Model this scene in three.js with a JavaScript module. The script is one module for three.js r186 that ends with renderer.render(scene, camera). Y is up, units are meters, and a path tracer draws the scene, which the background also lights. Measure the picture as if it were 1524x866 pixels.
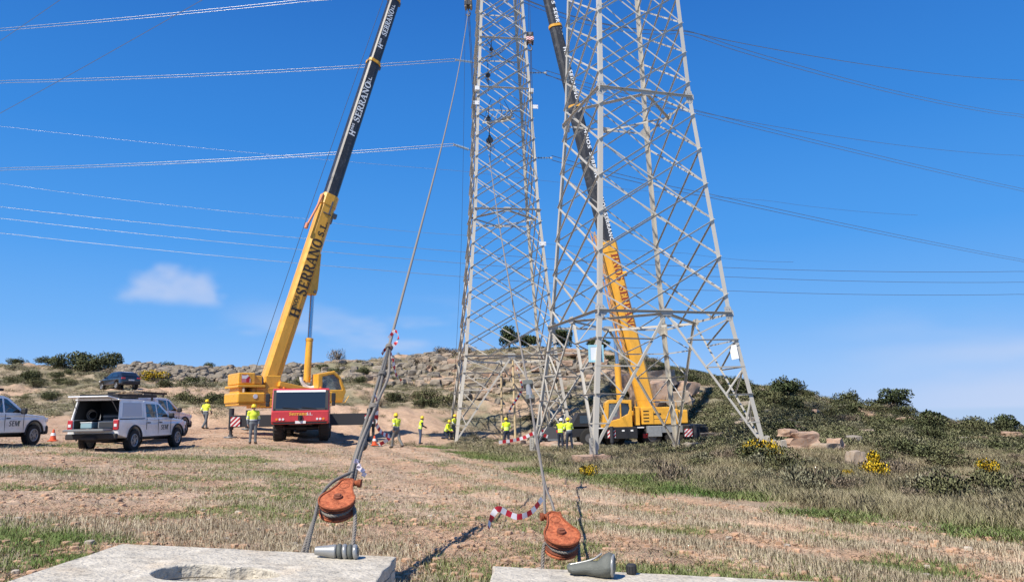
import * as THREE from 'three';
import { mergeGeometries, mergeVertices, toCreasedNormals } from 'three/addons/utils/BufferGeometryUtils.js';
import { RoundedBoxGeometry } from 'three/addons/geometries/RoundedBoxGeometry.js';
import { FontLoader } from 'three/addons/loaders/FontLoader.js';
import { TextGeometry } from 'three/addons/geometries/TextGeometry.js';
import { Brush, Evaluator, SUBTRACTION } from 'three-bvh-csg';

const scene = new THREE.Scene();

// ---------- camera ----------
const camera = new THREE.PerspectiveCamera(42.97, 1024 / 581, 0.1, 1500);
camera.position.set(0, 2.0, 0);
camera.rotation.order = 'YXZ';
camera.rotation.set(0.16839, 0, -0.019);

// ---------- noise ----------
function mulberry(a) { return () => { a |= 0; a = a + 0x6D2B79F5 | 0; let t = Math.imul(a ^ a >>> 15, 1 | a); t = t + Math.imul(t ^ t >>> 7, 61 | t) ^ t; return ((t ^ t >>> 14) >>> 0) / 4294967296; }; }
const rnd = mulberry(20240417);
const rr = (a, b) => a + (b - a) * rnd();
function hash2(i, j) { let h = Math.imul(i, 374761393) + Math.imul(j, 668265263) | 0; h = Math.imul(h ^ h >>> 13, 1274126177); return ((h ^ h >>> 16) >>> 0) / 4294967296; }
function vn(x, y) { const i = Math.floor(x), j = Math.floor(y); let u = x - i, v = y - j; u = u * u * (3 - 2 * u); v = v * v * (3 - 2 * v); const a = hash2(i, j), b = hash2(i + 1, j), c = hash2(i, j + 1), d = hash2(i + 1, j + 1); return a + (b - a) * u + (c - a) * v + (a - b - c + d) * u * v; }
function fbm(x, y, o = 4) { let s = 0, a = 0.5, t = 0; for (let k = 0; k < o; k++) { s += a * vn(x, y); t += a; x = x * 2.03 + 17.3; y = y * 2.01 + 9.1; a *= 0.5; } return s / t; }
function hash3(i, j, k) { return hash2(i + Math.imul(k, 7919), j + Math.imul(k, 104729)); }
function vn3(x, y, z) { const k = Math.floor(z); let w = z - k; w = w * w * (3 - 2 * w); const o = (q) => vn(x + q * 37.17, y + q * 91.73); return o(k) * (1 - w) + o(k + 1) * w; }
const clamp = (x, a = 0, b = 1) => Math.min(b, Math.max(a, x));
const sstep = (a, b, x) => { const t = clamp((x - a) / (b - a)); return t * t * (3 - 2 * t); };
const lerp = (a, b, t) => a + (b - a) * t;
const mix3 = (a, b, t) => [lerp(a[0], b[0], t), lerp(a[1], b[1], t), lerp(a[2], b[2], t)];

// ---------- sky: clear blue air, paler low down, a few thin clouds ----------
{
  const W = 2048, Hh = 1024, data = new Float32Array(W * Hh * 4);
  const stops = [[-0.2, [0.42, 0.56, 0.80]], [0.0, [0.37, 0.55, 0.86]], [0.05, [0.29, 0.51, 0.87]], [0.12, [0.165, 0.42, 0.85]], [0.22, [0.078, 0.32, 0.79]], [0.36, [0.042, 0.235, 0.68]], [0.55, [0.025, 0.155, 0.53]], [0.9, [0.017, 0.105, 0.40]], [1.6, [0.013, 0.085, 0.34]]];
  const air = (e) => { let i = 0; while (i < stops.length - 2 && e > stops[i + 1][0]) i++; return mix3(stops[i][1], stops[i + 1][1], clamp((e - stops[i][0]) / (stops[i + 1][0] - stops[i][0]))); };
  for (let j = 0; j < Hh; j++) {
    const e = ((j + 0.5) / Hh - 0.5) * Math.PI;
    for (let i = 0; i < W; i++) {
      const az = ((i + 0.5) / W - 0.5) * 2 * Math.PI + Math.PI / 2;           // 0 = straight ahead, + to the east
      const b = az > Math.PI ? az - 2 * Math.PI : az;
      let c = air(e);
      let cl = 0;
      if (e > -0.05 && e < 0.55) {
        // one small cumulus
        const dx = (b + 0.444) / 0.060, w = fbm(b * 34 + 3, e * 52 + 8, 5) - 0.5, top = 0.030 * (1 - 0.5 * dx * dx + 0.35 * dx) + w * 0.034, base = 0.1475 + w * 0.010;
        const inX = sstep(1.12, 0.72, Math.abs(dx + w * 0.9));
        cl = Math.max(cl, 0.44 * inX * sstep(-0.007, 0.010, e - base) * sstep(0.018, -0.012, e - base - top) * (0.72 + 0.7 * fbm(b * 55, e * 90, 4)));
        // long faint veils low above the land
        const veil = fbm(b * 7 + 21, e * 30 + 4, 5) + 0.12 * Math.exp(-(((b + 0.14) / 0.09) ** 2 + ((e - 0.118) / 0.02) ** 2));
        const low = sstep(0.17, 0.11, e) * sstep(0.50, 0.70, veil) * (b > -0.42 && b < -0.02 ? sstep(-0.42, -0.3, b) * sstep(-0.02, -0.08, b) : 0);
        cl = Math.max(cl, 0.34 * low);
        const right = sstep(0.30, 0.62, b) * sstep(2.2, 1.2, b) * sstep(0.115, 0.012, e + (fbm(b * 7, e * 30, 4) - 0.5) * 0.09);
        cl = Math.max(cl, 0.5 * right);
      }
      c = mix3(c, [0.62, 0.66, 0.80], cl);
      const o = (j * W + i) * 4; data[o] = c[0] * 0.88; data[o + 1] = c[1] * 0.88; data[o + 2] = c[2] * 0.88; data[o + 3] = 1;
    }
  }
  const t = new THREE.DataTexture(data, W, Hh, THREE.RGBAFormat, THREE.FloatType);
  t.mapping = THREE.EquirectangularReflectionMapping; t.magFilter = t.minFilter = THREE.LinearFilter; t.needsUpdate = true;
  scene.background = t; scene.environment = t;
}

// ---------- sun ----------
const sun = new THREE.DirectionalLight(new THREE.Color().setRGB(1.0, 0.93, 0.82), 5.0);
sun.position.set(-0.40, 0.766, 0.50).normalize().multiplyScalar(120); sun.position.x -= 0; sun.position.z -= 35;
sun.target.position.set(0, 0, -35);
sun.castShadow = true; sun.shadow.mapSize.set(4096, 4096);
Object.assign(sun.shadow.camera, { left: -90, right: 90, top: 70, bottom: -70, near: 1, far: 300 });
scene.add(sun, sun.target);

const renderer = new THREE.WebGLRenderer({ antialias: true });
renderer.toneMapping = THREE.LinearToneMapping;
renderer.toneMappingExposure = 1.25;
renderer.shadowMap.enabled = true;

const serif = await new FontLoader().loadAsync('fonts/droid/droid_serif_bold.typeface.json');
const sans = await new FontLoader().loadAsync('fonts/droid/droid_sans_bold.typeface.json');

// ---------- helpers ----------
const V = (x, y, z) => new THREE.Vector3(x, y, z);
const taken = new Map();
function numbered(n) { const k = taken.get(n) || 0; taken.set(n, k + 1); return k ? n + '_' + String(k).padStart(3, '0') : n; }
const lin = (c) => new THREE.Color().setRGB(c[0], c[1], c[2]);
function mat(c, roughness = 0.8, metalness = 0, extra = {}) { return new THREE.MeshStandardMaterial({ color: lin(c), roughness, metalness, ...extra }); }
function phys(c, roughness, extra = {}) { return new THREE.MeshPhysicalMaterial({ color: lin(c), roughness, ...extra }); }
function clean(g) { const o = g.index ? g.toNonIndexed() : g.clone(); for (const k of Object.keys(o.attributes)) if (!['position', 'normal', 'uv'].includes(k)) o.deleteAttribute(k); if (!o.attributes.uv) o.setAttribute('uv', new THREE.BufferAttribute(new Float32Array(o.attributes.position.count * 2), 2)); if (!o.attributes.normal) o.computeVertexNormals(); o.clearGroups(); return o; }
function join(gs) { if (!Array.isArray(gs)) return gs; return gs.length === 1 ? gs[0] : mergeGeometries(gs.map(clean)); }
function part(name, gs, m, parent, M) { let g = join(gs); if (M) { g = g.clone(); g.applyMatrix4(M); } const o = new THREE.Mesh(g, m); o.name = name; o.castShadow = o.receiveShadow = true; parent.add(o); return o; }
function tag(o, label, category, group, kind) { if (label) o.userData.label = label; if (category) o.userData.category = category; if (group) o.userData.group = group; if (kind) o.userData.kind = kind; return o; }
function thing(name, label, category, [x, y, z] = [0, 0, 0], turn = 0, group) { const o = new THREE.Group(); o.name = numbered(name); o.position.set(x, y, z); o.rotation.y = turn; scene.add(o); return tag(o, label, category, group); }
function solo(name, gs, m, label, category, pos = [0, 0, 0], turn = 0, group) { const o = part(numbered(name), gs, m, scene); o.position.set(...pos); o.rotation.y = turn; return tag(o, label, category, group); }
function copy(o, label, group) { const c = o.clone(); c.name = numbered(o.name.replace(/_\d{3}$/, '')); c.userData = { ...o.userData }; if (label) c.userData.label = label; if (group) c.userData.group = group; scene.add(c); return c; }
function box(w, h, d, x = 0, y = 0, z = 0, r = 0) { const g = r > 0 ? new RoundedBoxGeometry(w, h, d, 2, Math.min(r, w / 2.01, h / 2.01, d / 2.01)) : new THREE.BoxGeometry(w, h, d); g.translate(x, y, z); return g; }
function cyl(r0, r1, h, n = 16, x = 0, y = 0, z = 0, axis = 'y') { const g = new THREE.CylinderGeometry(r1, r0, h, n); if (axis === 'x') g.rotateZ(-Math.PI / 2); if (axis === 'z') g.rotateX(Math.PI / 2); g.translate(x, y, z); return g; }
function rot(g, rx = 0, ry = 0, rz = 0, p) { if (rx) g.rotateX(rx); if (ry) g.rotateY(ry); if (rz) g.rotateZ(rz); if (p) g.translate(...p); return g; }
// a rod of round section from a to b
function rod(a, b, r0, r1 = r0, n = 8) { a = V(...a); b = V(...b); const d = b.clone().sub(a), L = d.length(); const g = new THREE.CylinderGeometry(r1, r0, L, n); g.translate(0, L / 2, 0); g.applyQuaternion(new THREE.Quaternion().setFromUnitVectors(V(0, 1, 0), d.normalize())); g.translate(a.x, a.y, a.z); return g; }
function tube(pts, r, seg = 40, n = 6, closed = false) { return new THREE.TubeGeometry(new THREE.CatmullRomCurve3(pts.map((p) => V(...p)), closed, 'centripetal'), seg, r, n, closed); }
function extr(pts, depth, bevel = 0, holes = []) { const s = new THREE.Shape(pts.map((p) => new THREE.Vector2(p[0], p[1]))); for (const h of holes) s.holes.push(new THREE.Path(h.map((p) => new THREE.Vector2(p[0], p[1])))); const g = new THREE.ExtrudeGeometry(s, { depth: depth - 2 * bevel, bevelEnabled: bevel > 0, bevelThickness: bevel, bevelSize: bevel, bevelOffset: -bevel, bevelSegments: 2, curveSegments: 12 }); g.translate(0, 0, bevel - depth / 2); return g; }
function basis(o, X, Y, Z) { const m = new THREE.Matrix4().makeBasis(X, Y, Z); m.setPosition(o); return m; }
function text(str, font, size, depth = 0.008) { const g = new TextGeometry(str, { font, size, depth, curveSegments: 3, bevelEnabled: false }); g.computeBoundingBox(); return g; }
function jitter(g, amp, freq, seed = 0) { const p = g.attributes.position; for (let i = 0; i < p.count; i++) { const x = p.getX(i), y = p.getY(i), z = p.getZ(i); p.setXYZ(i, x + (vn3(x * freq + seed, y * freq, z * freq) - 0.5) * amp, y + (vn3(x * freq + seed + 31, y * freq, z * freq) - 0.5) * amp, z + (vn3(x * freq + seed + 67, y * freq, z * freq) - 0.5) * amp); } g.computeVertexNormals(); return g; }
function dataTex(n, fn, srgb, rep) { const d = new Uint8Array(n * n * 4); for (let j = 0; j < n; j++) for (let i = 0; i < n; i++) { const c = fn(i / n, j / n, i, j); const o = (j * n + i) * 4; d[o] = c[0] * 255; d[o + 1] = c[1] * 255; d[o + 2] = c[2] * 255; d[o + 3] = 255; } const t = new THREE.DataTexture(d, n, n); t.wrapS = t.wrapT = THREE.RepeatWrapping; t.magFilter = THREE.LinearFilter; t.minFilter = THREE.LinearMipmapLinearFilter; t.generateMipmaps = true; if (srgb) t.colorSpace = THREE.SRGBColorSpace; if (rep) t.repeat.set(rep, rep); t.needsUpdate = true; return t; }
// tiling value noise
function tn(u, v, f, o = 4, seed = 0) { let s = 0, a = 0.5, t = 0; for (let k = 0; k < o; k++) { const x = u * f, y = v * f; const i = Math.floor(x), j = Math.floor(y); let p = x - i, q = y - j; p = p * p * (3 - 2 * p); q = q * q * (3 - 2 * q); const w = (m) => ((m % f) + f) % f; const A = hash2(w(i) + seed, w(j) + k * 57), B = hash2(w(i + 1) + seed, w(j) + k * 57), C = hash2(w(i) + seed, w(j + 1) + k * 57), D = hash2(w(i + 1) + seed, w(j + 1) + k * 57); s += a * (A + (B - A) * p + (C - A) * q + (A - B - C + D) * p * q); t += a; a *= 0.55; f *= 2; } return s / t; }

// ---------- land: a surveyed table of heights (bearing x/d, range d) over a gently tilted field ----------
const RNG = [30, 40, 46, 52, 58, 64, 70, 76, 82, 88, 100, 140, 400];
const BRG = [-1.3, -0.69, -0.51, -0.33, -0.15, 0, 0.12, 0.21, 0.34, 0.5, 0.68, 1.3];
const TAB = [
  [1.5, 2.4, 3.2, 4.0, 4.8, 5.6, 6.6, 7.6, 8.8, 9.3, 9.0, 5, -2],
  [1.3, 1.8, 2.5, 3.2, 4.0, 4.75, 5.8, 7.0, 8.5, 9.2, 8.9, 5, -2],
  [1.0, 1.4, 2.0, 2.8, 3.8, 4.65, 5.5, 6.5, 7.7, 8.0, 7.8, 5, -2],
  [0.95, 1.1, 1.4, 2.3, 3.2, 4.1, 5.0, 6.0, 7.5, 7.9, 7.7, 5, -2],
  [0.5, 0.5, 0.42, 0.85, 2.5, 3.8, 4.8, 6.2, 8.3, 9.2, 8.9, 5, -2],
  [0.1, 0.1, 0.13, 0.1, 0.5, 2.3, 4.5, 7.6, 9.2, 9.6, 9.2, 5, -2],
  [-0.1, 0.03, 0, -0.05, 0.9, 2.6, 5.0, 7.2, 8.8, 9.0, 8.6, 4, -3],
  [0, 0, 0.05, 0.3, 1.0, 2.3, 4.0, 5.9, 7.1, 7.2, 6.8, 2, -4],
  [0.2, 0.4, 0.75, 1.3, 1.95, 2.75, 3.55, 4.15, 4.25, 4.0, 3.5, 0, -6],
  [-0.1, 0.0, 0.2, 0.4, 0.6, 0.85, 1.1, 1.25, 1.25, 1.0, 0.5, -2, -8],
  [-0.35, -0.45, -0.52, -0.6, -0.65, -0.7, -0.75, -0.8, -0.85, -1.0, -1.5, -4, -10],
  [-0.8, -1, -1.2, -1.4, -1.6, -1.8, -2, -2, -2, -2.2, -3, -6, -12]];
const catm = (p0, p1, p2, p3, t) => 0.5 * ((2 * p1) + (p2 - p0) * t + (2 * p0 - 5 * p1 + 4 * p2 - p3) * t * t + (3 * p1 - p0 - 3 * p2 + p3) * t * t * t);
function tableRow(r, d) { const n = RNG.length; if (d <= RNG[0]) return r[0]; if (d >= RNG[n - 1]) return r[n - 1]; let i = 0; while (d > RNG[i + 1]) i++; const t = (d - RNG[i]) / (RNG[i + 1] - RNG[i]); if (i >= 9) return lerp(r[i], r[i + 1], t * t * (3 - 2 * t)); return catm(r[Math.max(0, i - 1)], r[i], r[i + 1], r[Math.min(n - 1, i + 2)], t); }
function tableH(u, d) { const n = BRG.length; u = clamp(u, BRG[0], BRG[n - 1]); let i = 0; while (i < n - 2 && u > BRG[i + 1]) i++; const t = (u - BRG[i]) / (BRG[i + 1] - BRG[i]); return catm(tableRow(TAB[Math.max(0, i - 1)], d), tableRow(TAB[i], d), tableRow(TAB[i + 1], d), tableRow(TAB[Math.min(n - 1, i + 2)], d), t); }
const fieldH = (x) => x < 0 ? 0.12 - 0.066 * Math.max(x, -30) : 0.12 - 0.03 * Math.min(x, 30);
// where the ploughed field ends and the scrub begins: x at range d
const EDGE = [[4, 14], [8, 11], [12, 8.3], [15, 6], [21, 2.6], [30, -1], [40, -4.2], [46, -6], [54, -8.5], [70, -12]];
function edgeX(d) { if (d <= EDGE[0][0]) return EDGE[0][1]; let i = 0; while (i < EDGE.length - 2 && d > EDGE[i + 1][0]) i++; return lerp(EDGE[i][1], EDGE[i + 1][1], clamp((d - EDGE[i][0]) / (EDGE[i + 1][0] - EDGE[i][0]), 0, 1.5)); }
function land(x, z) {
  const d = -z, k = sstep(22, 36, d); let h = fieldH(x);
  if (k > 0) h = lerp(h, tableH(x / Math.max(d, 1), d), k);
  const hill = sstep(46, 66, d) * sstep(140, 90, d);
  h += hill * ((fbm(x * 0.21 + 5, z * 0.21, 4) - 0.5) * 1.5 + (fbm(x * 0.9, z * 0.9 + 4, 3) - 0.5) * 0.45);
  const s = x - edgeX(d), scrub = sstep(0.3, 3, s) * sstep(60, 40, d);
  h += scrub * ((fbm(x * 0.5, z * 0.5, 3) - 0.45) * 0.35);
  // spoil heaps beside the track
  h += 0.55 * Math.exp(-(((x + 8.8) / 2.6) ** 2 + ((d - 51.5) / 1.3) ** 2)) * (0.6 + fbm(x * 1.2, z * 1.2, 3));
  h += 0.7 * Math.exp(-(((x + 19) / 5) ** 2 + ((d - 49) / 1.6) ** 2)) * (0.5 + fbm(x * 1.1 + 9, z * 1.1, 3));
  return h;
}
// ---- what covers the ground at a place ----
const PATCH = [[-4.6, 15.2, 1.6, 0.9], [-9.5, 25, 2.4, 1.6], [-2.2, 15.4, 1.3, 0.7], [-0.55, 9.2, 0.7, 0.9], [1.7, 9.3, 1.4, 0.7], [-12.5, 18.5, 2.2, 1.0], [-6.6, 10.2, 1.3, 0.7], [4.8, 10, 0.9, 0.6], [-6.3, 20.5, 1.9, 0.9], [2.4, 13.2, 1.6, 0.45], [-13.5, 24.5, 2, 0.8], [-0.8, 19, 0.8, 0.8], [-3.2, 28.5, 1.4, 1.2]];
function cover(x, z) {
  const d = -z, s = x - edgeX(d), n1 = fbm(x * 0.55 + 3, z * 0.55 + 11, 4), n2 = fbm(x * 0.17 + 40, z * 0.17, 4), n3 = fbm(x * 2.3, z * 2.3 + 5, 3);
  const c = { soil: 1, stub: 0, green: 0, scrub: 0, hill: 0, s };
  const field = sstep(0.5, -0.3, s + (n1 - 0.5) * 1.6) * sstep(49, 41, d + (n2 - 0.5) * 8);
  c.hill = sstep(42, 52, d + (n1 - 0.5) * 8);
  // rows of stubble and bare wheelings that follow the field edge
  const row = 0.5 + 0.5 * Math.sin((s + (n2 - 0.5) * 1.3) * 3.05 + 0.9);
  const rows = sstep(-9, -5, s);
  let stub = lerp(0.62 * sstep(0.47, 0.66, fbm(x * 0.45 + 7, z * 0.62 + 2, 5)), sstep(0.52, 0.90, row + (n1 - 0.5) * 0.8), rows);
  const track = Math.max(Math.exp(-(((x - lerp(-0.4, -7.6, clamp((d - 9) / 29)) + (n1 - 0.5) * 1.2) / (1.0 + 0.05 * d)) ** 2)) * sstep(7, 10, d), 0.9 * sstep(29, 35, d + (n1 - 0.5) * 8) * sstep(1, -3, s));
  stub *= 1 - 0.85 * track;
  stub *= sstep(37, 30, d + (n1 - 0.5) * 6);
  c.stub = stub * field;
  const gband = sstep(0.53, 0.66, fbm(x * 0.30 + 31 + n1 * 0.8, z * 0.46 + 17, 5) + (n3 - 0.5) * 0.22);
  let pg = 0; for (const [px, pd, rx, rd] of PATCH) pg = Math.max(pg, sstep(1.15, 0.45, Math.hypot((x - px) / rx, (d - pd) / rd) + (n1 - 0.5) * 1.3 + (n3 - 0.5) * 0.9)); c.green = field * Math.max(pg, 0.55 * gband * (1 - rows * 0.55)) * (1 - 0.8 * track) * sstep(36, 31, d);
  const strip = sstep(-0.6, 0.4, s) * sstep(4.8, 2.6, s + (n1 - 0.5) * 2) * sstep(9, 12, d);
  c.strip = strip * sstep(50, 44, d);
  c.scrub = sstep(0.7, 2.4, s + (n1 - 0.5) * 1.5) * (1 - c.hill) * sstep(11, 14, d);
  c.field = field; c.n1 = n1; c.n2 = n2; c.n3 = n3; c.track = track;
  return c;
}
const bareHill = (x, z) => { // trodden, cut or tracked soil on the slope
  const d = -z, u = x / d; let b = 0;
  const n = fbm(x * 0.4 + 2, z * 0.4, 4) - 0.5;
  b = Math.max(b, sstep(3.2, 1.9, Math.abs(d - (65.6 + (u + 0.53) * 16) + n * 3)) * sstep(-0.40, -0.47, u));                  // the lane the dark car stands on
  b = Math.max(b, sstep(0.30, 0.62, Math.exp(-(((d - 52 + n * 8) / 8.5) ** 2)) * sstep(-0.42, -0.34, u) * sstep(-0.05, -0.12, u)));   // cut bank beside the crane
  b = Math.max(b, sstep(4, 2.5, Math.abs(d - 45 + n * 6)) * sstep(-0.28, -0.36, u));
  b = Math.max(b, 0.8 * sstep(3, 1.5, Math.abs(d - 84 + n * 5)) * sstep(-0.60, -0.66, u));
  b = Math.max(b, sstep(0.60, 0.70, fbm(x * 0.16 + 77, z * 0.3 + 3, 4)) * 0.75);
  b = Math.max(b, sstep(3.5, 1.0, Math.hypot(x - 0.5, (d - 57.5) * 0.8)) * 0.8);
  return clamp(b);
};
const SOIL = [0.50, 0.325, 0.21], SOIL2 = [0.58, 0.415, 0.29], STRAW = [0.40, 0.345, 0.26], HUMUS = [0.27, 0.225, 0.15], OLIVE = [0.235, 0.215, 0.135];
function groundColour(x, z) {
  const c = cover(x, z), d = -z;
  let k = mix3(SOIL, SOIL2, sstep(0.35, 0.7, c.n1));
  k = mix3(k, [0.33, 0.205, 0.125], sstep(0.58, 0.75, c.n3) * 0.5);
  k = mix3(k, [0.33, 0.25, 0.175], 0.45 * sstep(0.48, 0.66, fbm(x * 0.8 + 15, z * 1.1 + 3, 4)) * (1 - 0.8 * c.track) * c.field); k = mix3(k, STRAW, 0.45 * c.stub);
  k = mix3(k, [0.16, 0.17, 0.07], 0.45 * c.green);
  k = mix3(k, HUMUS, 0.75 * Math.max(c.scrub, c.strip * 0.8) * (1 - c.hill));
  if (c.hill > 0) {
    const b = bareHill(x, z);
    let h = mix3(OLIVE, HUMUS, sstep(0.4, 0.65, c.n1)); h = mix3(h, [0.40, 0.32, 0.22], sstep(0.45, 0.65, fbm(x * 0.3, z * 0.5, 3)) * 0.8);
    h = mix3(h, mix3(SOIL, SOIL2, c.n3), b);
    k = mix3(k, h, c.hill);
  }
  const g = 0.86 + 0.28 * c.n3; return [k[0] * g, k[1] * g, k[2] * g];
}
const M = {};
{
  // soil grain: crumbs, pebbles and bits of straw
  const n = 1024, base = new Float32Array(n * n);
  for (let j = 0; j < n; j++) for (let i = 0; i < n; i++) { const u = i / n, v = j / n; base[j * n + i] = 0.55 * tn(u, v, 24, 5, 3) + 0.45 * tn(u, v, 110, 2, 9); }
  const rs = mulberry(5);
  const dab = (cx, cy, ang, L, w, val) => { const ca = Math.cos(ang), sa = Math.sin(ang), R = Math.ceil(L + w); for (let y = -R; y <= R; y++) for (let x = -R; x <= R; x++) { const a = x * ca + y * sa, b = -x * sa + y * ca; if (Math.abs(a) < L && Math.abs(b) < w) { const o = (((cy + y) % n + n) % n) * n + ((cx + x) % n + n) % n; base[o] = lerp(base[o], val, 0.8); } } };
  for (let k = 0; k < 2600; k++) dab(rs() * n | 0, rs() * n | 0, rs() * 3.14, 4 + rs() * 16, 0.7 + rs() * 0.9, 0.62 + rs() * 0.4);
  for (let k = 0; k < 1500; k++) { const r = 1.5 + rs() * 4; dab(rs() * n | 0, rs() * n | 0, rs() * 3.14, r, r * 0.8, rs() < 0.4 ? 0.22 : 0.85); }
  M.soilMap = dataTex(n, (u, v, i, j) => { const b = clamp(0.56 + 0.62 * (base[j * n + i] - 0.3)); return [b, b * 0.985, b * 0.96]; }, false);
  M.soilBump = dataTex(n, (u, v, i, j) => { const b = clamp(base[j * n + i]); return [b, b, b]; }, false);
  M.ground = new THREE.MeshStandardMaterial({ vertexColors: true, roughness: 0.97, map: M.soilMap, bumpMap: M.soilBump, bumpScale: 0.035 });
  const ds = []; for (let d = -12; d < 5; d += 0.5) ds.push(d);
  let d = 5; while (d < 112) { ds.push(d); d += Math.max(0.07, d * 0.0085); }
  let st = 1.5; while (d < 420) { ds.push(d); d += st; st *= 1.15; }
  const NC = 620, pos = [], col = [], uv = [], idx = [];
  for (const q of ds) {
    const half = Math.max(8, 3 + 1.0 * q);
    for (let i = 0; i <= NC; i++) {
      const x = (i / NC * 2 - 1) * half, z = -q; let y = land(x, z);
      if (q > 3 && q < 60) { const s = x - edgeX(q); y += (fbm(x * 2.2, z * 2.2, 3) - 0.5) * 0.09 + (vn(x * 7, z * 7) - 0.5) * 0.035 + (vn(x * 15, z * 15) - 0.5) * 0.016; y += 0.055 * Math.sin((s + (fbm(x * 0.17 + 40, z * 0.17, 4) - 0.5) * 1.3) * 3.05 + 0.9) * sstep(-9, -5, s) * sstep(0.5, -0.5, s); }
      else if (q >= 60) y += (vn(x * 2.2, z * 2.2) - 0.5) * 0.16;
      pos.push(x, y, z); const c = groundColour(x, z); col.push(c[0] * 1.4, c[1] * 1.4, c[2] * 1.4); uv.push(x / 2.6, z / 2.6);
    }
  }
  for (let j = 0; j < ds.length - 1; j++) for (let i = 0; i < NC; i++) { const a = j * (NC + 1) + i, b = a + NC + 1; idx.push(a, a + 1, b, b, a + 1, b + 1); }
  const g = new THREE.BufferGeometry(); g.setAttribute('position', new THREE.Float32BufferAttribute(pos, 3)); g.setAttribute('color', new THREE.Float32BufferAttribute(col, 3)); g.setAttribute('uv', new THREE.Float32BufferAttribute(uv, 2)); g.setIndex(idx); g.computeVertexNormals();
  const o = part('ground', g, M.ground, scene); tag(o, null, null, null, 'structure');
}

// ---------- lattice pylons: every bar a rolled angle ----------
M.steel = [mat([0.51, 0.475, 0.405], 0.62, 0.1), mat([0.45, 0.42, 0.355], 0.66, 0.1), mat([0.56, 0.52, 0.44], 0.6, 0.1)];
M.plate = mat([0.45, 0.43, 0.385], 0.6, 0.15); M.bolt = mat([0.24, 0.23, 0.21], 0.55, 0.4);
// unit-length angle along +y: flat flange in the x-y plane, standing flange at x = -a/2 towards z*sg
function angleGeo(a, t, sg) { const s = [[-a / 2, 0], [a / 2, 0], [a / 2, t * sg], [-a / 2 + t, t * sg], [-a / 2 + t, a * sg], [-a / 2, a * sg]]; if (sg < 0) s.reverse(); const g = new THREE.ExtrudeGeometry(new THREE.Shape(s.map((p) => new THREE.Vector2(...p))), { depth: 1, bevelEnabled: false }); g.applyMatrix4(new THREE.Matrix4().makeBasis(V(1, 0, 0), V(0, 0, 1), V(0, 1, 0))); const p = g.index ? g.toNonIndexed() : g; const at = p.attributes.position; for (let i = 0; i < at.count; i += 3) { const b = [at.getX(i + 1), at.getY(i + 1), at.getZ(i + 1)]; at.setXYZ(i + 1, at.getX(i + 2), at.getY(i + 2), at.getZ(i + 2)); at.setXYZ(i + 2, ...b); } p.computeVertexNormals(); return p; }
const AG = { big: [angleGeo(0.11, 0.011, 1), angleGeo(0.11, 0.011, -1)], mid: [angleGeo(0.07, 0.009, 1), angleGeo(0.07, 0.009, -1)], small: [angleGeo(0.062, 0.008, 1), angleGeo(0.062, 0.008, -1)] };
// leg section: corner on the axis, two flanges
const legGeo = (() => { const a = 0.205, t = 0.022; const s = [[0, 0], [a, 0], [a, t], [t, t], [t, a], [0, a]]; const g = new THREE.ExtrudeGeometry(new THREE.Shape(s.map((p) => new THREE.Vector2(...p))), { depth: 1, bevelEnabled: false }); return g; })();   // along +z
const boltOne = cyl(0.018, 0.018, 0.03, 6, 0, 0, 0.012, "z"); function boltsOn(p) { for (let i = 0; i < 2; i++) for (let j = 0; j < 4; j++) { const b = part("bolt", boltOne, M.bolt, p); b.position.set((i - 0.5) * 0.14, (j - 1.5) * 0.13, 0); } }
const plateGeo = extr([[-0.18, -0.32], [0.02, -0.36], [0.26, -0.12], [0.26, 0.12], [0.02, 0.36], [-0.18, 0.32]], 0.016);
const nodePlate = extr([[-0.3, -0.09], [-0.2, -0.17], [0.2, -0.17], [0.3, -0.09], [0.3, 0.09], [0.2, 0.17], [-0.2, 0.17], [-0.3, 0.09]], 0.014);
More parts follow.
